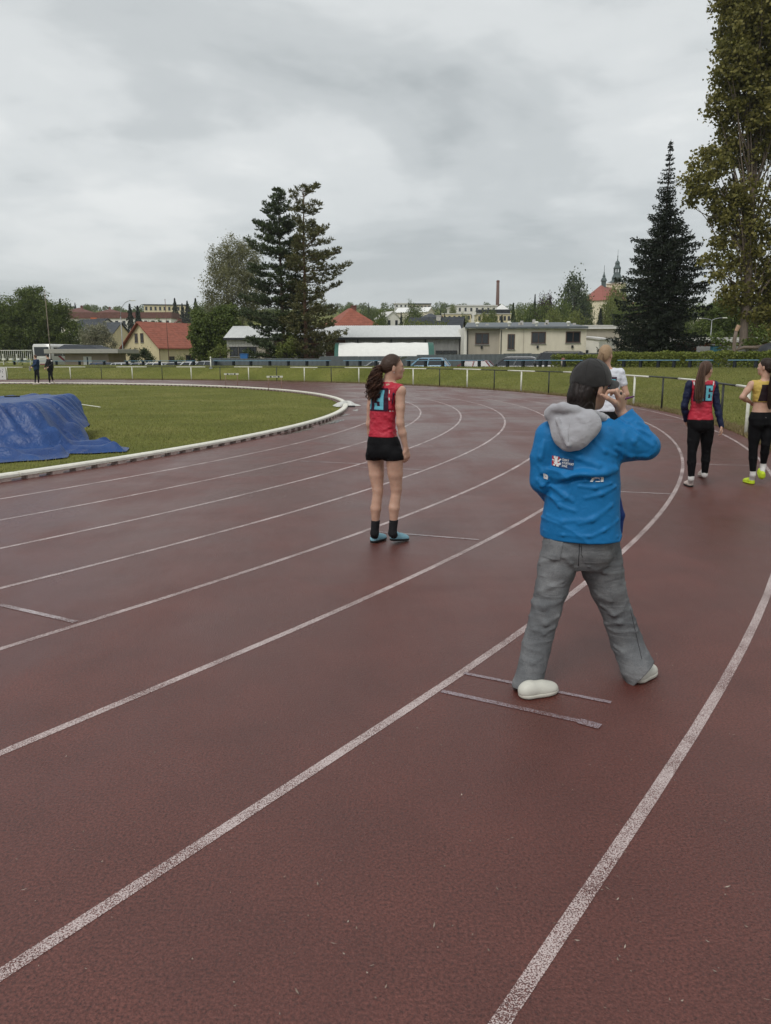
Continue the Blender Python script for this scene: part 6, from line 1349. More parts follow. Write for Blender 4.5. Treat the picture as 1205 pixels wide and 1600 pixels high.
# ------------------------------------------------------------------ woman in the blue jacket
def jacket_woman():
    Y = 3.9; j = tabs(Y); r, f, u = frame(24); fg = Fig('person', 'woman in bright blue jacket, grey jeans and black cap walking, hand raised to her ear', j(905, 1075), 'people on the track')
    hf = frame(56, -.10); hs = 1.0; hc = j(923, 603, .02); HP, hat = head_prims(hc, hf, hs); hr, hfw, hu = hf
    nb = j(905, 655, .0)
    # bare skin: head, neck, right hand (one continuous body down through the clothes)
    wr = j(969, 641, .02); kn1, kn2, kn3, kn4 = j(966.5, 620, -.035), j(970.5, 619.5, -.02), j(974, 621, .0), j(976.5, 625, .02)
    body = HP + chain([hat(0, -.02, -.06), nb, j(905, 700)], [.054, .060, .08], .03)
    elb = j(1008, 697, -.03); shr = j(952, 681, -.02)
    body += chain([shr, elb, wr], [.045, .036, .026], .02)
    for kn, rr in ((kn1, .014), (kn2, .014), (kn3, .0135), (kn4, .013)): body.append(cone(wr, kn, .019, rr, .010))
    body += chain([kn1, j(959.5, 611, -.065), j(951, 611.5, -.075), j(947.5, 615, -.07)], [.0115, .0100, .0088, .0075], .004)       # index, bent towards the face
    body += chain([kn2, j(964.5, 609.5, -.045), j(957, 612, -.04), j(955, 617, -.03)], [.0115, .0102, .0090, .0078], .004)
    body += chain([kn3, j(970, 612, -.03), j(964, 616, -.01), j(963, 621, .0)], [.011, .0098, .0086, .0075], .004)
    body += chain([kn4, j(975, 617, -.01), j(970, 620, .02), j(968, 624, .03)], [.010, .0088, .0078, .007], .004)
    body += chain([wr, j(960, 628.5, -.05), j(949, 622, -.075), j(939.5, 616.8, -.085)], [.018, .0135, .0110, .0082], .008)         # thumb reaching to the ear
    hips = [(j(906, 880), .13, .10), (j(906, 850), .155, .115), (j(908, 800), .15, .11), (j(909, 740), .15, .11), (j(907, 690), .15, .09)]
    body.append(loft(hips, r, f, .03)); fg.part('body', body, SKIN, .0055); face_bits(fg, hat, hf, hs)
    # long hair under the cap, falling into the hood
    hair = [ell(hat(0, -.012, .005), np.array((.079, .100, .088)), hf), ell(hat(0, -.066, -.055), (.066, .040, .070), hf, .03)] + chain([hat(0, -.070, -.06), j(909, 640, -.01), j(902, 660, -.05)], [.058, .062, .058], .03)
    fg.part('hair', hair, H_VDARK, .006, cuts=[plane(hat(0, .020, .0), unit(hfw - hu * .25))], disp=lambda P: .0025 * np.sin((P - hc) @ hr * 300 + 9 * vnoise(P, 18)))
    # cap
    capc = hat(0, -.004, .030); cu = unit(hu - hfw * .18); cf = unit(hfw + hu * .18); CA = [hr, cf, cu]
    crown = [ell(capc, (.0925, .114, .105), CA)]
    cap = fg.part('cap', crown, C_CAP, .0045, cuts=[plane(capc - cu * .030, -cu)], subs=[ell(capc - cf * .112 - cu * .040, (.034, .05, .040), CA)], disp=lambda P: .0012 * vnoise(P, 40))
    V = []; Fs = []; n, m = 20, 8
    for i in range(n + 1):
        a = -1.25 + 2.5 * i / n
        for k in range(m + 1):
            q = k / m; x = .088 * math.sin(a) * (1 - .04 * q); y = .100 * math.cos(a) + q * .085 * math.cos(a) ** .55; z = -.002 - .046 * (x / .086) ** 2 - .020 * q
            V.append(V3(capc) + hr * x + cf * y + cu * z - V3(fg.o))
        if i:
            for k in range(m): A = (i - 1) * (m + 1) + k; Fs.append((A, A + m + 1, A + m + 2, A + 1))
    me = mesh_np('brim', V, Fs, C_CAP, True); br = obj('brim', me, cap); sm = br.modifiers.new('thick', 'SOLIDIFY'); sm.thickness = .0045
    fg.part('button', [ell(V3(capc) + cu * .104, (.009, .009, .006), CA)], C_CAP, .003, parent=cap)
    for i in range(6):
        a = math.pi * i / 3 + .5; pts = []
        for k in range(13):
            b = math.pi / 2 * (1 - k / 12 * 1.12); pts.append(Vector(V3(capc) + hr * (.0933 * math.cos(b) * math.sin(a)) + cf * (.1148 * math.cos(b) * math.cos(a)) + cu * (.1058 * math.sin(b))) - fg.o)
        MB().tube(pts, .0016, 5).build('seam', C_CAP, cap, True)
    fg.part('strap', chain([V3(capc) - cf * .100 - cu * .030 - hr * .034, V3(capc) - cf * .113 - cu * .034, V3(capc) - cf * .100 - cu * .030 + hr * .034], [.008, .008, .008]), C_CAP, .004, parent=cap)
    # jeans
    hL, hR = j(879, 850, .0), j(934, 852, .02); kL, kR = j(853.5, 950, -.05), j(961.5, 950, .04); aL, aR = j(823, 1079, -.155), j(998, 1045, -.03)
    pel = [(j(906, 884), .125, .10), (j(906, 862), .170, .128), (j(906, 842), .175, .130), (j(907, 815), .160, .120)]
    def wrinkle(P): return .003 * vnoise(P * (1, 1, 1.6), 12) - .0045 * (1 - np.abs(vnoise(P * (.8, .8, 2.0) + 3.3, 9))) ** 7 - .0012 * (1 - np.abs(vnoise(P * (1.0, 1.0, 2.4), 38))) ** 4 + .002
    P = [loft(pel, r, f, .03), ell(j(885, 858) - f * .06, (.085, .07, .085), None, .05), ell(j(928, 860) - f * .06, (.088, .07, .088), None, .05)]
    P += chain([hL, j(870, 890, -.02), j(862, 920, -.03), kL, j(838, 1012, -.08), aL, aL + unit(aL - kL) * .05], [.104, .096, .086, .077, .075, .078, .079], .014) + chain([hR, j(942, 890, .03), j(950, 920, .03), kR, j(979, 1003, .05), aR, aR + unit(aR - kR) * .10], [.112, .106, .092, .079, .084, .090, .090], .014)
    # creases behind the knees and at the seat, worked over the cloth
    fg.part('jeans', P, C_JEANS, .008)
    def folds(on, lst, dip=.3):
        out = []
        for pts, rad in lst:
            q = []
            for px, py in pts:
                h, nrm = fg.cast(on, px, py)
                if h is not None: q.append(V3(h) + V3(ray(px, py).normalized()) * rad * dip)
            if len(q) > 1: out += [cone(q[i], q[i + 1], rad * (.7 if i == 0 else 1), rad * (.6 if i == len(q) - 2 else 1), rad * 1.3) for i in range(len(q) - 1)]
        return out
    jf = folds('jeans', [([(832, 940), (850, 948), (876, 938)], .015), ([(828, 962), (852, 974), (872, 962)], .013), ([(836, 985), (850, 990), (866, 980)], .010), ([(842, 925), (860, 918), (880, 908)], .010), ([(845, 880), (865, 872), (890, 868)], .010), ([(940, 945), (960, 960), (985, 955)], .012), ([(948, 975), (968, 972), (986, 962)], .011), ([(930, 925), (955, 940), (982, 930)], .010), ([(985, 950), (992, 985), (1004, 1010)], .012), ([(920, 885), (945, 893), (972, 880)], .010), ([(960, 1010), (975, 1020), (990, 1012)], .010), ([(818, 1030), (832, 1036), (846, 1028)], .009), ([(880, 868), (893, 880), (902, 892)], .009)])
    old = bpy.data.objects[fg.t.children[-1].name]
    for c in list(fg.t.children):
        if c.name.startswith('jeans'): bpy.data.objects.remove(c)
    lowL, lowR = unit(aL - kL), unit(aR - kR); hemR = unit(lowR * .62 + r * .50)
    def cutL(Q): return np.where((Q - V3(hL)) @ r < .03, (Q - aL) @ lowL, -1)
    def cutR(Q): return np.where((Q - V3(hL)) @ r < .03, -1, (Q - aR) @ hemR - .034)
    je = fg.part('jeans', P + jf, C_JEANS, .0055, cuts=[lambda Q: np.where(Q[:, 2] < .5, np.maximum(cutL(Q), cutR(Q)), -1)], disp=wrinkle)
    for a_, d_, ra in ((aL, lowL, .0785),):
        x = unit(np.cross(d_, (0, 0, 1.0) if abs(d_[2]) < .98 else (0, 1, 0))); y = np.cross(d_, x); MB().tube([Vector(a_ - d_ * .012 + (x * math.cos(t_) + y * math.sin(t_)) * ra) - fg.o for t_ in np.linspace(0, 2 * math.pi, 30)], .0035, 5, False).build('hem_stitch', C_JEANS, je, True)
    for pq in (((.035, -.015), (.165, -.015), (.157, -.115), (.048, -.115)), ((-.175, -.01), (-.055, -.01), (-.065, -.10), (-.165, -.10))): fg.drape('pocket', 'jeans', [pq], V3(j(906, 836)), r, (0, 0, 1), f, C_JEANS, .005, je, 8)
    def seam(on, pts, rad, mat, par, name='seam'):
        q = [fg.cast(on, *p)[0] for p in pts]; q = [h - fg.o for h in q if h is not None]
        if len(q) > 1: MB().tube(q, rad, 5).build(name, mat, par, True)
    DKD = clothmat('dark_denim_seam', (0.035, 0.036, 0.040), .9, .1); lin = lambda a, b, n: [(a[0] + (b[0] - a[0]) * i / n, a[1] + (b[1] - a[1]) * i / n) for i in range(n + 1)]
    seam('jeans', lin((906, 843), (905, 866), 6) + lin((904.5, 870), (904, 884), 3), .0022, DKD, je)
    for P_ in (lin((910, 846), (908, 866), 5) + lin((911, 871), (930, 876), 4) + lin((934, 875), (949, 867), 4) + lin((951, 862), (950, 847), 4), lin((842, 846), (858, 849), 4) + lin((859, 846), (858, 838), 2)): seam('jeans', P_, .0018, DKD, je, 'pocket_seam')
    seam('jeans', lin((870, 985), (853, 1070), 16), .0018, DKD, je); seam('jeans', lin((985, 952), (1003, 1030), 14), .0018, DKD, je)
    # shoes
    heL = V3(G(807, 1092)) + frame(68)[1] * .018; toL = heL + frame(68)[1] * .225; heL[2] = toL[2] = .003; shoe(fg, heL, toL, SH_WHITE, SOLE_W, .005, .046, .034, fat=1.1)
    heR = V3(G(984, 1073)); heR[2] = .004; toR = V3(W(1040, 1036, 4.10)); dR = unit(toR - heR); heR = heR + dR * .055; toR = heR + dR * .215; shoe(fg, heR, toR, SH_WHITE, SOLE_W, .005, .046, .034, fat=1.1)
    # jacket
    T = [(j(906, 846), .205, .158), (j(906, 825), .205, .158), (j(909, 790), .190, .150), (j(910, 755), .190, .150), (j(908, 720), .188, .142), (j(906, 690), .180, .118), (j(905, 670), .155, .085), (j(905, 655), .10, .065)]
    sL, eL, wL = j(860, 682, .02), j(849, 752, .02), j(866, 780, .26)
    base = [loft(T, r, f, .03, 2.2)] + chain([j(905, 672), sL], [.075, .076], .05) + chain([sL, j(849, 715, .02), eL], [.078, .068, .066], .010) + chain([eL, wL], [.064, .052], .010)
    base += chain([j(905, 674), shr], [.078, .082], .05) + chain([shr, j(980, 692, -.03), elb], [.086, .080, .070], .04) + chain([elb, elb * .45 + wr * .55], [.068, .058], .02) + chain([elb * .45 + wr * .55, elb * .12 + wr * .88], [.058, .056], .02)
    fg.part('jacket', base, C_BLUE, .010)
    fl = folds('jacket', [([(962, 733), (935, 728), (905, 715), (885, 706)], .013), ([(858, 741), (885, 745), (915, 746), (945, 740), (962, 733)], .016), ([(856, 735), (880, 738), (912, 740), (945, 733)], .014), ([(863, 760), (880, 772), (895, 782)], .011), ([(862, 775), (875, 790), (898, 798)], .010), ([(962, 760), (940, 772), (915, 778)], .010), ([(955, 790), (925, 812), (905, 818)], .011), ([(966, 812), (945, 828), (925, 838)], .009), ([(855, 805), (880, 815), (910, 812)], .009), ([(848, 828), (880, 836), (920, 838), (965, 838)], .007),
        ([(955, 668), (968, 690), (972, 715)], .011), ([(975, 672), (990, 690), (996, 715)], .011), ([(962, 700), (985, 712), (1010, 712)], .010), ([(995, 660), (1010, 668), (1022, 688)], .011), ([(984, 660), (1000, 672), (1014, 680)], .011), ([(978, 668), (996, 682), (1018, 696)], .010), ([(968, 652), (980, 660), (990, 655)], .008), ([(850, 690), (845, 715), (848, 740)], .010), ([(842, 728), (850, 738), (858, 735)], .010), ([(841, 750), (848, 758), (855, 752)], .010), ([(930, 690), (945, 705), (962, 712)], .010), ([(905, 760), (930, 762), (955, 755)], .009)], .25)
    for c in list(fg.t.children):
        if c.name.startswith('jacket'): bpy.data.objects.remove(c)
    SK = np.array(((1, 0, .55), (0, 1, 0), (-.35, 0, 1.25)))
    def jdisp(Q):
        px = Q @ r; z = Q[:, 2]; back = ((Q - V3(j(905, 740))) @ f) < .02
        xx = px - float(j(905, 747) @ r); zc = float(j(905, 747)[2]) + .016 * np.sin(xx * 11 + .3) + .010 * np.sin(xx * 27 + 1) + .9 * np.maximum(xx, 0) ** 2
        g = np.where(back & (np.abs(px - float(j(908, 747) @ r)) < .17), np.clip(1.25 - np.abs(xx) / .15 + .35 * np.sin(xx * 19), 0, 1) * (.017 * np.exp(-((z - zc) / .008) ** 2) - .017 * np.exp(-((z - zc - .026) / .018) ** 2)), 0)
        return g + .003 * vnoise(Q * (1, 1, 1.3), 10) - .0060 * (1 - np.abs(vnoise(Q @ SK + 1.7, 6))) ** 7 - .0010 * (1 - np.abs(vnoise(Q @ SK + 5.1, 26))) ** 4 + .002
    fore = unit(wr - elb); cuff = elb * .12 + wr * .88
    hemz = plane(j(906, 839), (0, 0, -1))
    ja = fg.part('jacket', base + fl, C_BLUE, .0048, cuts=[hemz, lambda Q: np.where(((Q - elb) @ fore > .05) & (np.linalg.norm(np.cross(Q - elb, fore), axis=1) < .10), (Q - cuff) @ fore, -1)], subs=[cone(cuff - fore * .03, cuff + fore * .06, .040, .046)], disp=jdisp)
    fg.part('front_hem', chain([j(967, 778, .08), j(969.5, 805, .07), j(968, 832, .06)], [.012, .020, .016], .02), clothmat('jacket_lining', (0.008, 0.030, 0.140), .6, .1), .006, parent=ja)
    # hood of the grey sweatshirt lying on the back
    hood = [ell(j(899, 663, -.115), (.128, .052, .088), [r, f, (0, 0, 1)], .05), ell(j(893, 683, -.135), (.085, .042, .072), [r, f, (0, 0, 1)], .05)]
    rim = [j(861, 646, -.06), j(866, 638, -.09), j(880, 636, -.13), j(900, 641, -.135), j(922, 645, -.12), j(940, 651, -.07), j(944, 660, -.02)]
    hood += chain(rim, [.022] * 7, .012) + chain([j(944, 658, -.02), j(936, 662, .08), j(915, 655, .12)], [.03, .035, .03], .03) + chain([j(861, 648, -.06), j(866, 655, .05)], [.03, .035], .03)
    hg = [cone(j(870, 655, -.14), j(888, 696, -.18), .010, .010, .02), cone(j(935, 664, -.10), j(900, 690, -.175), .011, .009, .02), cone(j(905, 652, -.165), j(925, 668, -.14), .009, .009, .02)]
    ho = fg.part('hood', hood + hg, C_GREYH, .0055, subs=[ell(j(901, 636, -.075), (.105, .050, .030), [r, f, (0, 0, 1)])], disp=lambda Q: .004 * vnoise(Q, 16) + .002 * vnoise(Q, 40))
    pts = []
    for px, py in ((891, 652), (890, 662), (888, 675), (888, 690), (889, 700)):
        h, nn = fg.cast('hood', px, py)
        if h is not None: pts.append(h - fg.o)
    MB().tube(pts, .0022, 5).build('seam', C_GREYH, ho, True)
    # print on the back: crest with lion, club name, part of a word swallowed by the crease
    o_ = V3(j(886, 718)); PR_RED = clothmat('print_red', (0.42, 0.03, 0.04), .6, .05); PR_W = clothmat('print_white', (0.70, 0.70, 0.70), .6, .04); PR_NAVY = clothmat('print_navy', (0.010, 0.050, 0.150), .6, .05)
    ex = Vector(unit(r + V3((0, 0, -.10)))); ez = Vector((0, 0, 1))
    fg.drape('crest_ground', 'jacket', [((-.058, .022), (-.018, .022), (-.018, -.026), (-.058, -.026))], o_, ex, ez, f, PR_RED, .004, ja, 6)
    fg.drape('name_ground', 'jacket', [((-.018, .020), (.055, .020), (.055, -.030), (-.018, -.030))], o_, ex, ez, f, PR_NAVY, .0042, ja, 8)
    lion = [((-.050, .022), (-.040, .024), (-.036, .012), (-.048, .010)), ((-.044, .014), (-.030, .016), (-.026, -.004), (-.042, -.006)), ((-.036, .022), (-.026, .022), (-.026, .012), (-.036, .012)), ((-.057, .006), (-.044, .004), (-.044, -.002), (-.057, .000)), ((-.050, -.006), (-.028, -.004), (-.022, -.016), (-.040, -.018)), ((-.052, -.018), (-.038, -.016), (-.040, -.026), (-.050, -.026)), ((-.032, -.014), (-.020, -.012), (-.020, -.026), (-.034, -.026)), ((-.026, .002), (-.018, .012), (-.012, .008), (-.020, -.004)), ((-.018, .012), (-.010, .016), (-.008, .010), (-.014, .006)), ((-.024, -.010), (-.012, -.004), (-.008, -.012), (-.018, -.020))]
    fg.drape('crest_lion', 'jacket', lion, o_, ex, ez, f, PR_W, .0065, ja, 3)
    def text(name, s, org, size, xs, bold, cut=None, tilt=0.0):
        c = bpy.data.curves.new(name, 'FONT'); c.body = s; c.size = size; c.offset = bold; c.resolution_u = 2; ob = bpy.data.objects.new(name, c); COL.objects.link(ob); dg = bpy.context.evaluated_depsgraph_get(); me = bpy.data.meshes.new_from_object(ob.evaluated_get(dg)); bpy.data.objects.remove(ob)
        bm = bmesh.new(); bm.from_mesh(me)
        if cut is not None: bmesh.ops.bisect_plane(bm, geom=bm.verts[:] + bm.edges[:] + bm.faces[:], plane_co=(0, cut, 0), plane_no=(0, -1, 0), clear_outer=True)
        bmesh.ops.subdivide_edges(bm, edges=[e for e in bm.edges if e.calc_length() > size * .3], cuts=2)
        for v in bm.verts:
            p = Vector(org) + ex * (v.co.x * xs) + ez * (v.co.y + v.co.x * tilt) - Vector(f) * .5; h = fg.bv['jacket'].ray_cast(p, Vector(f)); v.co = (h[0] if h[0] is not None else p + Vector(f) * .4) - Vector(f) * .0065 - fg.o
        bm.to_mesh(me); bm.free(); me.materials.clear(); me.materials.append(PR_W); return obj(name, me, ja)
    for i, s in enumerate(('ČESKÝ', 'ATLETICKÝ', 'SVAZ')): text('print_text', s, V3(o_) + V3(ex) * -.004 + V3((0, 0, .007 - .0145 * i)), .0135, .88, .0004)
    text('print_word', 'GI', V3(j(931, 751)), .062, 1.0, .003, .020, .10); text('print_word', 'R', V3(j(853, 749)), .055, .8, .003, .014, -.15)
    # pen in the closed fingers, rings
    fg2 = Fig('pen', 'purple pen held between the fingers of the woman in the blue jacket', j(985, 621), None, 'pen')
    a_, b_ = V3(j(972, 624.5, .0)), V3(j(989, 619.8, -.02)); fg2.t.location = fg.o; fg2.o = fg.o
    fg2.part('barrel', [cone(a_, b_, .0055, .005)], M('pen_purple', (0.10, 0.02, 0.10), .35, .1), .0025, it=0); fg2.part('tip', [cone(b_, b_ + unit(b_ - a_) * .012, .004, .001)], M_FRAME_D, .0015, it=0)
    fg.part('ring', chain([kn2 * .45 + j(964.5, 609.5, -.045) * .55 + V3((.004, 0, -.002)), kn2 * .45 + j(964.5, 609.5, -.045) * .55 - V3((.004, 0, -.002))], [.0118, .0118]), M_FRAME_D, .003, it=0)
jacket_woman()

# ------------------------------------------------------------------ the other athletes
def runner(label, Y, az, head, tor, armR, armL, legR, legL, foot, top, bottom, hair, sleeves=None, step=.010, skin=SKIN, waist_py=None, top_rng=None, shoes=None, socks=None, socks_h=.30, group='people on the track', sc=1.0, thick=1.0, bottom_end=None, shorts=False):
    j = tabs(Y); r, f, u = frame(az); hx, hy, hdy, haz, hs = head; base = j(tor[0][0], 700); fg = Fig('person', label, base, group)
    hf = frame(haz); hc = j(hx, hy, hdy); HP, hat = head_prims(hc, hf, hs); P = list(HP); T = [(j(a, b), w, d) for a, b, w, d in tor]
    sh_mid = j(tor[-1][0], tor[-1][1] + 4); P += chain([hat(0, -.02, -.06), sh_mid], [.048 * sc, .052 * sc], .03) + [loft(T, r, f, .03)]
    arms = []
    for A, sd in ((armR, 1), (armL, -1)):
        q = [j(*p) for p in A]; arms.append(q); P += chain([sh_mid, q[0]], [.05 * sc, .046 * sc], .04) + chain([q[0], (q[0] + q[1]) / 2, q[1], q[1] * .62 + q[2] * .38, q[2]], [.047 * sc, .041 * sc, .034 * sc, .034 * sc, .022 * sc], .015); d = unit(q[2] - q[1]); P += hand_prims(q[2], d + V3((0, 0, -.3)), -r * sd * .8 + f * .3, -sd, .8, .95 * sc)
    legs = []
    for L in (legR, legL):
        q = [j(*p) for p in L]; legs.append(q); hp, kn, an = q; P += chain([hp, (hp + kn) / 2, kn, kn * .62 + an * .38, an], [.082 * thick, .069 * thick, .050 * thick, .050 * thick, .031], .012)
    fg.part('body', P, skin, step); face_bits(fg, hat, hf, hs) if step < .012 else None
    inf = lambda L, e: [(c, a + e, b + e) for c, a, b in L]
    wz = j(tor[0][0], waist_py)
    nz = lambda Q: .0045 * vnoise(Q * (1, 1, 2.4), 20) + .0025 * vnoise(Q, 46)
    tp = [loft(inf(T, .012), r, f, .03)] + chain([sh_mid, arms[0][0] * .8 + sh_mid * .2], [.056 * sc, .056 * sc], .04) + chain([sh_mid, arms[1][0] * .8 + sh_mid * .2], [.056 * sc, .056 * sc], .04)
    if sleeves and sleeves[0] is top[0]:
        for q in arms: tp += chain([q[0], q[0] * (1 - sleeves[1]) + q[1] * sleeves[1]] if sleeves[1] <= 1 else [q[0], q[1], q[1] * .05 + q[2] * .95], [.058 * sc, .052 * sc] if sleeves[1] <= 1 else [.056 * sc, .046 * sc, .034 * sc], .02)
    cuts = [plane(wz, (0, 0, -1))] + ([plane(j(tor[0][0], top_rng), (0, 0, 1))] if top_rng else [])
    tv = fg.part('top', tp, top[0], step * .9, cuts=cuts if not (sleeves and sleeves[1] > 1 and sleeves[0] is top[0]) else [lambda Q: np.where(np.abs((Q - V3(T[0][0])) @ r) < .17, (V3(wz)[2] - Q[:, 2]), -1)], subs=[ell(sh_mid + f * .04 + V3((0, 0, .055)), (.072, .07, .055))], disp=nz)
    if sleeves and sleeves[0] is not top[0]:
        for q in arms: fg.part('sleeve', chain([q[0] * .85 + sh_mid * .15, q[0], (q[0] + q[1]) / 2, q[1], q[1] * .62 + q[2] * .38, q[1] * -.02 + q[2] * 1.02], [.048 * sc, .053 * sc, .049 * sc, .043 * sc, .044 * sc, .034 * sc], .02), sleeves[0], step * .9, disp=nz)
    bt = [loft(inf([t for t in T if t[0][2] < wz[2] + .26], .010), r, f, .03), ell(legs[1][0] * .75 + legs[0][0] * .25 - f * .05 + V3((0, 0, .05)), (.085 * thick, .07, .085)), ell(legs[0][0] * .75 + legs[1][0] * .25 - f * .05 + V3((0, 0, .05)), (.085 * thick, .07, .085))]
    e = bottom_end if bottom_end is not None else .94
    for hp, kn, an in legs:
        if shorts: bt += chain([hp, hp * .55 + kn * .45], [.092 * thick, .086 * thick], .014)
        else: bt += chain([hp, (hp + kn) / 2, kn, kn * .62 + an * .38, kn * (1 - e) + an * e], [.090 * thick, .076 * thick, .057 * thick, .056 * thick, .038], .012)
    fg.part('bottoms', bt, bottom, step * .9, cuts=[plane(wz + V3((0, 0, .01)), (0, 0, 1))], disp=lambda Q: .0025 * vnoise(Q, 30))
    for (he, to), (hp, kn, an), sm, k in zip(foot, (legs[0], legs[1]), shoes, (0, 1)):
        he, to = V3(he), V3(to); shoe(fg, he, to, sm[0], sm[1], step * .6, .041, .07)
        if socks: fg.part('sock', chain([an * (1 - socks_h) + kn * socks_h, an, he * .82 + to * .18 + V3((0, 0, .05))], [.040, .036, .034], .02), socks, step * .7)
    A = hf; hm = hair[0]
    fg.part('hair', [ell(hat(0, -.014, .022), np.array((.081, .103, .099)) * hs, A), ell(hat(0, -.06, -.03), np.array((.062, .045, .06)) * hs, A, .03)], hm, step * .6, cuts=[plane(hat(0, .045, .05), unit(A[1] * .75 - A[2] * .62)), plane(hat(0, -.005, -.035), unit(-A[2] + A[1] * .9))], disp=lambda Q: .0018 * np.sin(((Q - hc) @ A[2]) * 380 + 8 * vnoise(Q, 25)))
    return fg, j, (r, f, u), hat, tv, arms, legs, sh_mid
def toe(px, py, az, L=.24, z0=.004, z1=.004):
    h = V3(G(px, py)); t = h + frame(az)[1] * L; h[2] = z0; t[2] = z1; return h, t
# number 26
C_PANELB = clothmat('black_panel', (0.014, 0.006, 0.009), .6, .15)
fg, j, (r, f, u), hat, tv, arms, legs, shm = runner('athlete in red vest number 26 with navy sleeves and black leggings walking away', 10.1, 6, (1103.5, 577.5, .0, 52, .95),
    [(1094.5, 668, .150, .108), (1094.5, 660, .156, .115), (1094.5, 650, .140, .10), (1095.5, 636, .120, .088), (1096.5, 620, .122, .088), (1097, 606, .138, .088), (1097.5, 597, .12, .062)],
    [(1115.5, 601, .0), (1120.5, 634, .0), (1127, 665, -.03)], [(1078, 601, .0), (1069.5, 634, .02), (1072.5, 656, .12)], [(1105, 672, .0), (1103.5, 704, .05), (1101, 742, .08)], [(1085.5, 672, .0), (1081.5, 706, -.03), (1080, 748, -.04)],
    [toe(1099.5, 748, 10, .24, .05, .01), toe(1080, 761.5, 4)], (C_RED, None), C_BLACK, (H_BROWN,), (C_NAVY, 2), .009, waist_py=656, shoes=((SH_CREAM, SOLE_W), (SH_CREAM, SOLE_D)), socks=C_SOCKW, socks_h=.08, bottom_end=.97)
bk = j(1097.5, 598) - f * .02
fg.drape('number_panel', 'top', [((-.115, -.02), (.115, -.02), (.115, -.235), (-.115, -.235))], bk, r, (0, 0, 1), f, C_MAROON, .005, tv, 14); fg.drape('number', 'top', digits('26', .092, .19, 0, .022), bk + V3((0, 0, -.035)) + r * .012, r, (0, 0, 1), f, C_NUM, .010, tv, 5)
fg.drape('trim', 'top', [((-.135, .015), (-.118, .02), (-.108, -.03), (-.125, -.03)), ((.135, .015), (.118, .02), (.108, -.03), (.125, -.03))], bk, r, (0, 0, 1), f, C_TRIM, .010, tv, 3)
root = V3(hat(0, -.085, .045)); strands(fg, 'ponytail', [root + f * .05, root + V3((-.015, -.035, .01)), root + V3((-.035, -.06, -.06)), root + V3((-.05, -.075, -.17)), root + V3((-.06, -.095, -.29)), root + V3((-.065, -.11, -.40)), root + V3((-.065, -.11, -.47))], [.020, .032, .045, .058, .060, .052, .026], 220, .0032, H_BROWN, .004, 1.5, 9, 20)
fg.part('hair_clip', [cone(hat(.072, -.02, .03), hat(.074, .01, .005), .009, .007)], C_TRIM, .004); fg.part('hair_tie', [cone(root + V3((0, 0, .0)), root + V3((-.012, -.03, .0)), .024, .024)], C_BLACK, .005)
# yellow and black top
fg, j, (r, f, u), hat, tv, arms, legs, shm = runner('athlete in cropped yellow and black top with black leggings jogging by the railing', 10.3, -8, (1196.5, 573, .0, -38, .96),
    [(1190, 664, .150, .108), (1190, 654, .156, .115), (1191, 645, .135, .098), (1192, 632, .116, .085), (1193, 618, .125, .088), (1194, 604, .140, .088), (1194.5, 596, .12, .062)],
    [(1214, 601, .0), (1228, 622, -.02), (1216, 632, .10)], [(1174.5, 601, .0), (1160, 620.5, -.02), (1173.5, 629, .12)], [(1200, 668, .0), (1196.5, 694, -.04), (1192.5, 728, .02)], [(1180.5, 668, .0), (1177, 699, .0), (1176.5, 742, .0)],
    [(W(1190.5, 749, 10.25), W(1188, 733, 10.37)), toe(1177, 757, -4)], (C_YEL, None), C_BLACK, (H_DARK,), None, .009, waist_py=628, shoes=((SH_NEON, SH_NEON), (SH_NEON, SH_NEON)), socks=C_SOCKW, socks_h=.22, bottom_end=.90)
for c in list(fg.t.children):
    if c.name.startswith('bottoms'): bpy.data.objects.remove(c)
T_ = [(j(a, b), w + .010, d + .010) for a, b, w, d in [(1190, 664, .150, .108), (1190, 654, .156, .115), (1191, 645, .137, .100), (1191.5, 638, .124, .092)]]
bt = [loft(T_, r, f, .03), ell(legs[1][0] - f * .05 + V3((0, 0, .05)), (.08, .07, .085)), ell(legs[0][0] - f * .05 + V3((0, 0, .05)), (.08, .07, .085))]
for hp, kn, an in legs: bt += chain([hp, (hp + kn) / 2, kn, kn * .62 + an * .38, kn * .16 + an * .84], [.090, .076, .057, .055, .040], .012)
bo = fg.part('leggings', bt, C_BLACK, .008, cuts=[plane(j(1190, 643.5), (0, 0, 1))]); fg.part('logo_dot', [ell(j(1188, 651.5) - f * .118, (.007, .007, .007))], C_TRIM, .004, parent=bo)
bk = j(1194.5, 597) - f * .02; fg.drape('number_panel', 'top', [((-.085, -.03), (.12, -.03), (.12, -.245), (-.11, -.245))], bk, r, (0, 0, 1), f, C_PANELB, .005, tv, 12)
root = V3(hat(0, -.100, -.03)); strands(fg, 'ponytail', [root + f * .03, root + V3((.0, -.03, -.02)), root + V3((.005, -.045, -.10)), root + V3((.0, -.06, -.22)), root + V3((-.01, -.075, -.34)), root + V3((-.02, -.08, -.46)), root + V3((-.02, -.08, -.52))], [.020, .034, .048, .056, .056, .044, .020], 190, .0034, H_DARK, .006, 2.0, 5, 20)
fg.part('hair_tie', [cone(root - V3((.015, .01, 0)), root + V3((.015, -.02, 0)), .022, .022)], C_TRIM, .005)
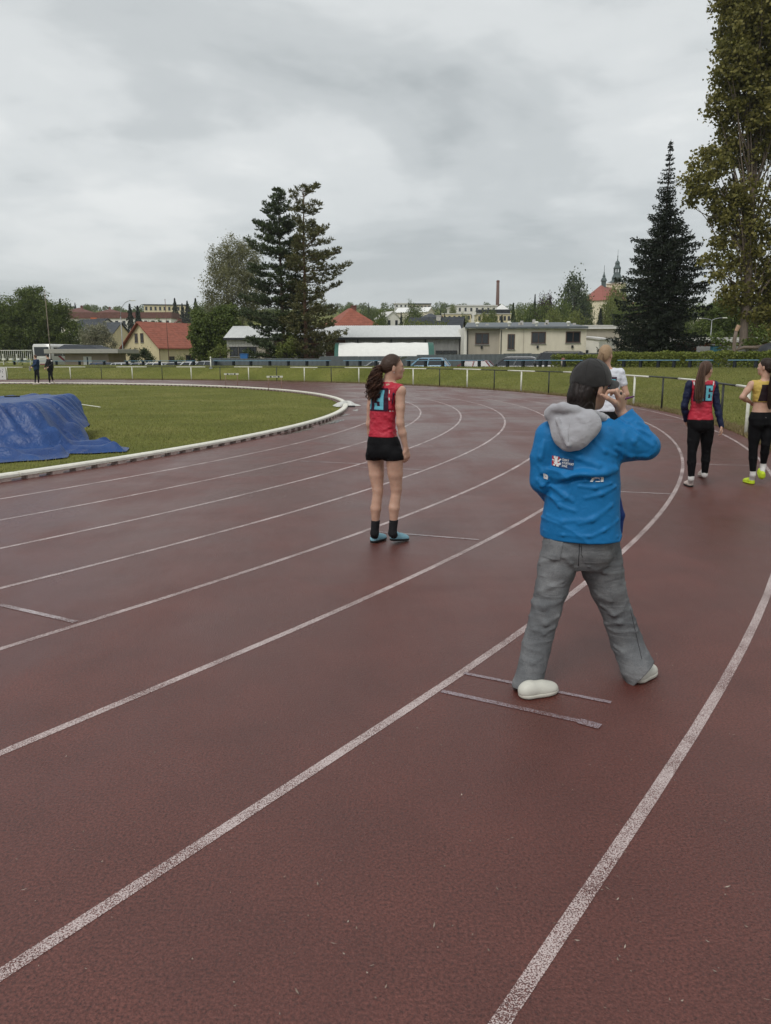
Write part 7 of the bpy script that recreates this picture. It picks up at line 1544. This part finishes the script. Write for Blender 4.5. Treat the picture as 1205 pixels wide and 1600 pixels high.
# white shirt, mostly behind the woman in blue
fg, j, (r, f, u), hat, tv, arms, legs, shm = runner('tall fair haired athlete in white shirt partly behind the woman in blue', 9.6, 10, (947, 553.5, .0, 40, .97),
    [(949, 668, .150, .108), (949, 656, .156, .115), (949, 644, .140, .10), (949, 626, .120, .088), (949.5, 606, .130, .092), (950, 588, .148, .092), (950, 578, .125, .064)],
    [(969, 583, .0), (979, 616, -.02), (968, 634, .14)], [(931, 583, .0), (922, 616, .0), (926, 648, .05)], [(957, 668, .0), (956, 716, .0), (955, 765, .0)], [(941, 668, .0), (941, 716, .0), (941, 765, .0)],
    [toe(955, 776, 10), toe(941, 776, 5)], (C_WHITE, None), C_BLACK, (H_BLOND,), (C_WHITE, .5), .009, waist_py=643, shoes=((SH_WHITE, SOLE_D), (SH_WHITE, SOLE_D)), socks=C_SOCKW, socks_h=.15, shorts=True)
bk = j(950, 579) - f * .02; fg.drape('number_panel', 'top', [((-.10, -.075), (.10, -.075), (.10, -.27), (-.10, -.27))], bk, r, (0, 0, 1), f, C_MAROON, .005, tv, 10); fg.drape('number', 'top', digits('3', .085, .15, 0, .02), bk + V3((0, 0, -.10)) + r * .045, r, (0, 0, 1), f, C_NUM, .010, tv, 4)
root = V3(hat(0, -.095, -.010)); strands(fg, 'ponytail', [root + f * .03, root + V3((-.03, -.03, .0)), root + V3((-.045, -.045, -.06)), root + V3((-.05, -.05, -.13)), root + V3((-.045, -.05, -.18))], [.018, .028, .034, .034, .018], 120, .0034, H_BLOND, .003, 1.5, 5, 16)
fg.part('hair_tie', [cone(root, root + V3((-.015, -.012, 0)), .021, .021)], C_BLACK, .005)
# two far walkers on the infield
C_DKBLUE = clothmat('dark_blue_jacket', (0.016, 0.035, 0.085), .7, .15); C_BLKJ = clothmat('black_jacket', (0.010, 0.010, 0.013), .7, .2); C_DKTR = clothmat('dark_trousers', (0.008, 0.009, 0.014), .8, .2)
fg, j, (r, f, u), hat, tv, arms, legs, shm = runner('person in dark blue jacket on the far infield holding a paper', 53.2, -70, (55, 557.3, 0, -75, 1.05),
    [(57, 580, .17, .14), (57, 577, .18, .15), (57, 571, .19, .16), (57, 565, .20, .16), (56.7, 561.5, .17, .12)], [(57.5, 563, -.15), (56, 569, -.22), (50.5, 572.5, -.18)], [(56, 563, .15), (53, 569, .18), (49, 573, .1)], [(58, 580, -.06), (60, 589, -.06), (60.5, 598, -.06)], [(56, 580, .06), (55.5, 589, .06), (55, 598, .06)],
    [toe(61.5, 600.6, -75, .27), toe(56.5, 600.8, -75, .27)], (C_DKBLUE, None), C_DKTR, (H_BROWN,), (C_DKBLUE, 2), .018, waist_py=577.5, shoes=((SH_CREAM, SOLE_W), (SH_CREAM, SOLE_W)), group='people on the infield', sc=1.35, thick=1.0)
t = thing('paper_sheet', 'white paper in the hand of the person in dark blue', 'paper', j(47.5, 575.5, -.05)); MB().box((-.03, -.12, -.16), (-.02, .12, .14)).build('sheet', C_TRIM, t)
fg, j, (r, f, u), hat, tv, arms, legs, shm = runner('person in black jacket and cap walking on the far infield', 53.0, -55, (74, 556, 0, -70, 1.05),
    [(78.5, 580, .18, .15), (78.5, 576, .19, .17), (78.3, 570, .20, .17), (77.5, 564.5, .21, .17), (77, 561, .18, .13)], [(80, 562.5, -.18), (81.5, 569, -.24), (76, 573, -.3)], [(75.5, 562.5, .15), (72, 569, .16), (70.5, 574, .05)], [(80, 580, -.06), (81, 588, -.05), (83.5, 596, .1)], [(77.5, 580, .06), (77, 589, -.05), (78, 598, .0)],
    [(W(85, 600, 53), W(83, 594.5, 53)), toe(79.5, 600.8, -70, .27)], (C_BLKJ, None), C_DKTR, (C_CAP,), (C_BLKJ, 2), .018, waist_py=576.5, shoes=((SH_CREAM, SOLE_D), (SH_CREAM, SOLE_D)), group='people on the infield', sc=1.4, thick=1.1)
fg.drape('back_print', 'top', [((-.12, .05), (.12, .05), (.12, -.03), (-.12, -.03))], j(78, 564), r, (0, 0, 1), f, C_TRIM, .02, tv, 5)
# ------------------------------------------------------------------ damp air over the whole place
hm, ht, hb_ = newmat('damp_air'); ht.nodes.remove(hb_); pv = ht.nodes.new('ShaderNodeVolumePrincipled'); pv.inputs['Color'].default_value = (.86, .90, .93, 1); pv.inputs['Density'].default_value = 0.0002; pv.inputs['Anisotropy'].default_value = 0.2
ht.links.new(pv.outputs[0], ht.nodes['Material Output'].inputs['Volume'])
hz_ = MB().box((-1500, -300, -2), (1500, 1400, 75)).build('haze', hm); tag(hz_, 'thin damp haze over the whole place', 'haze', kind='stuff')
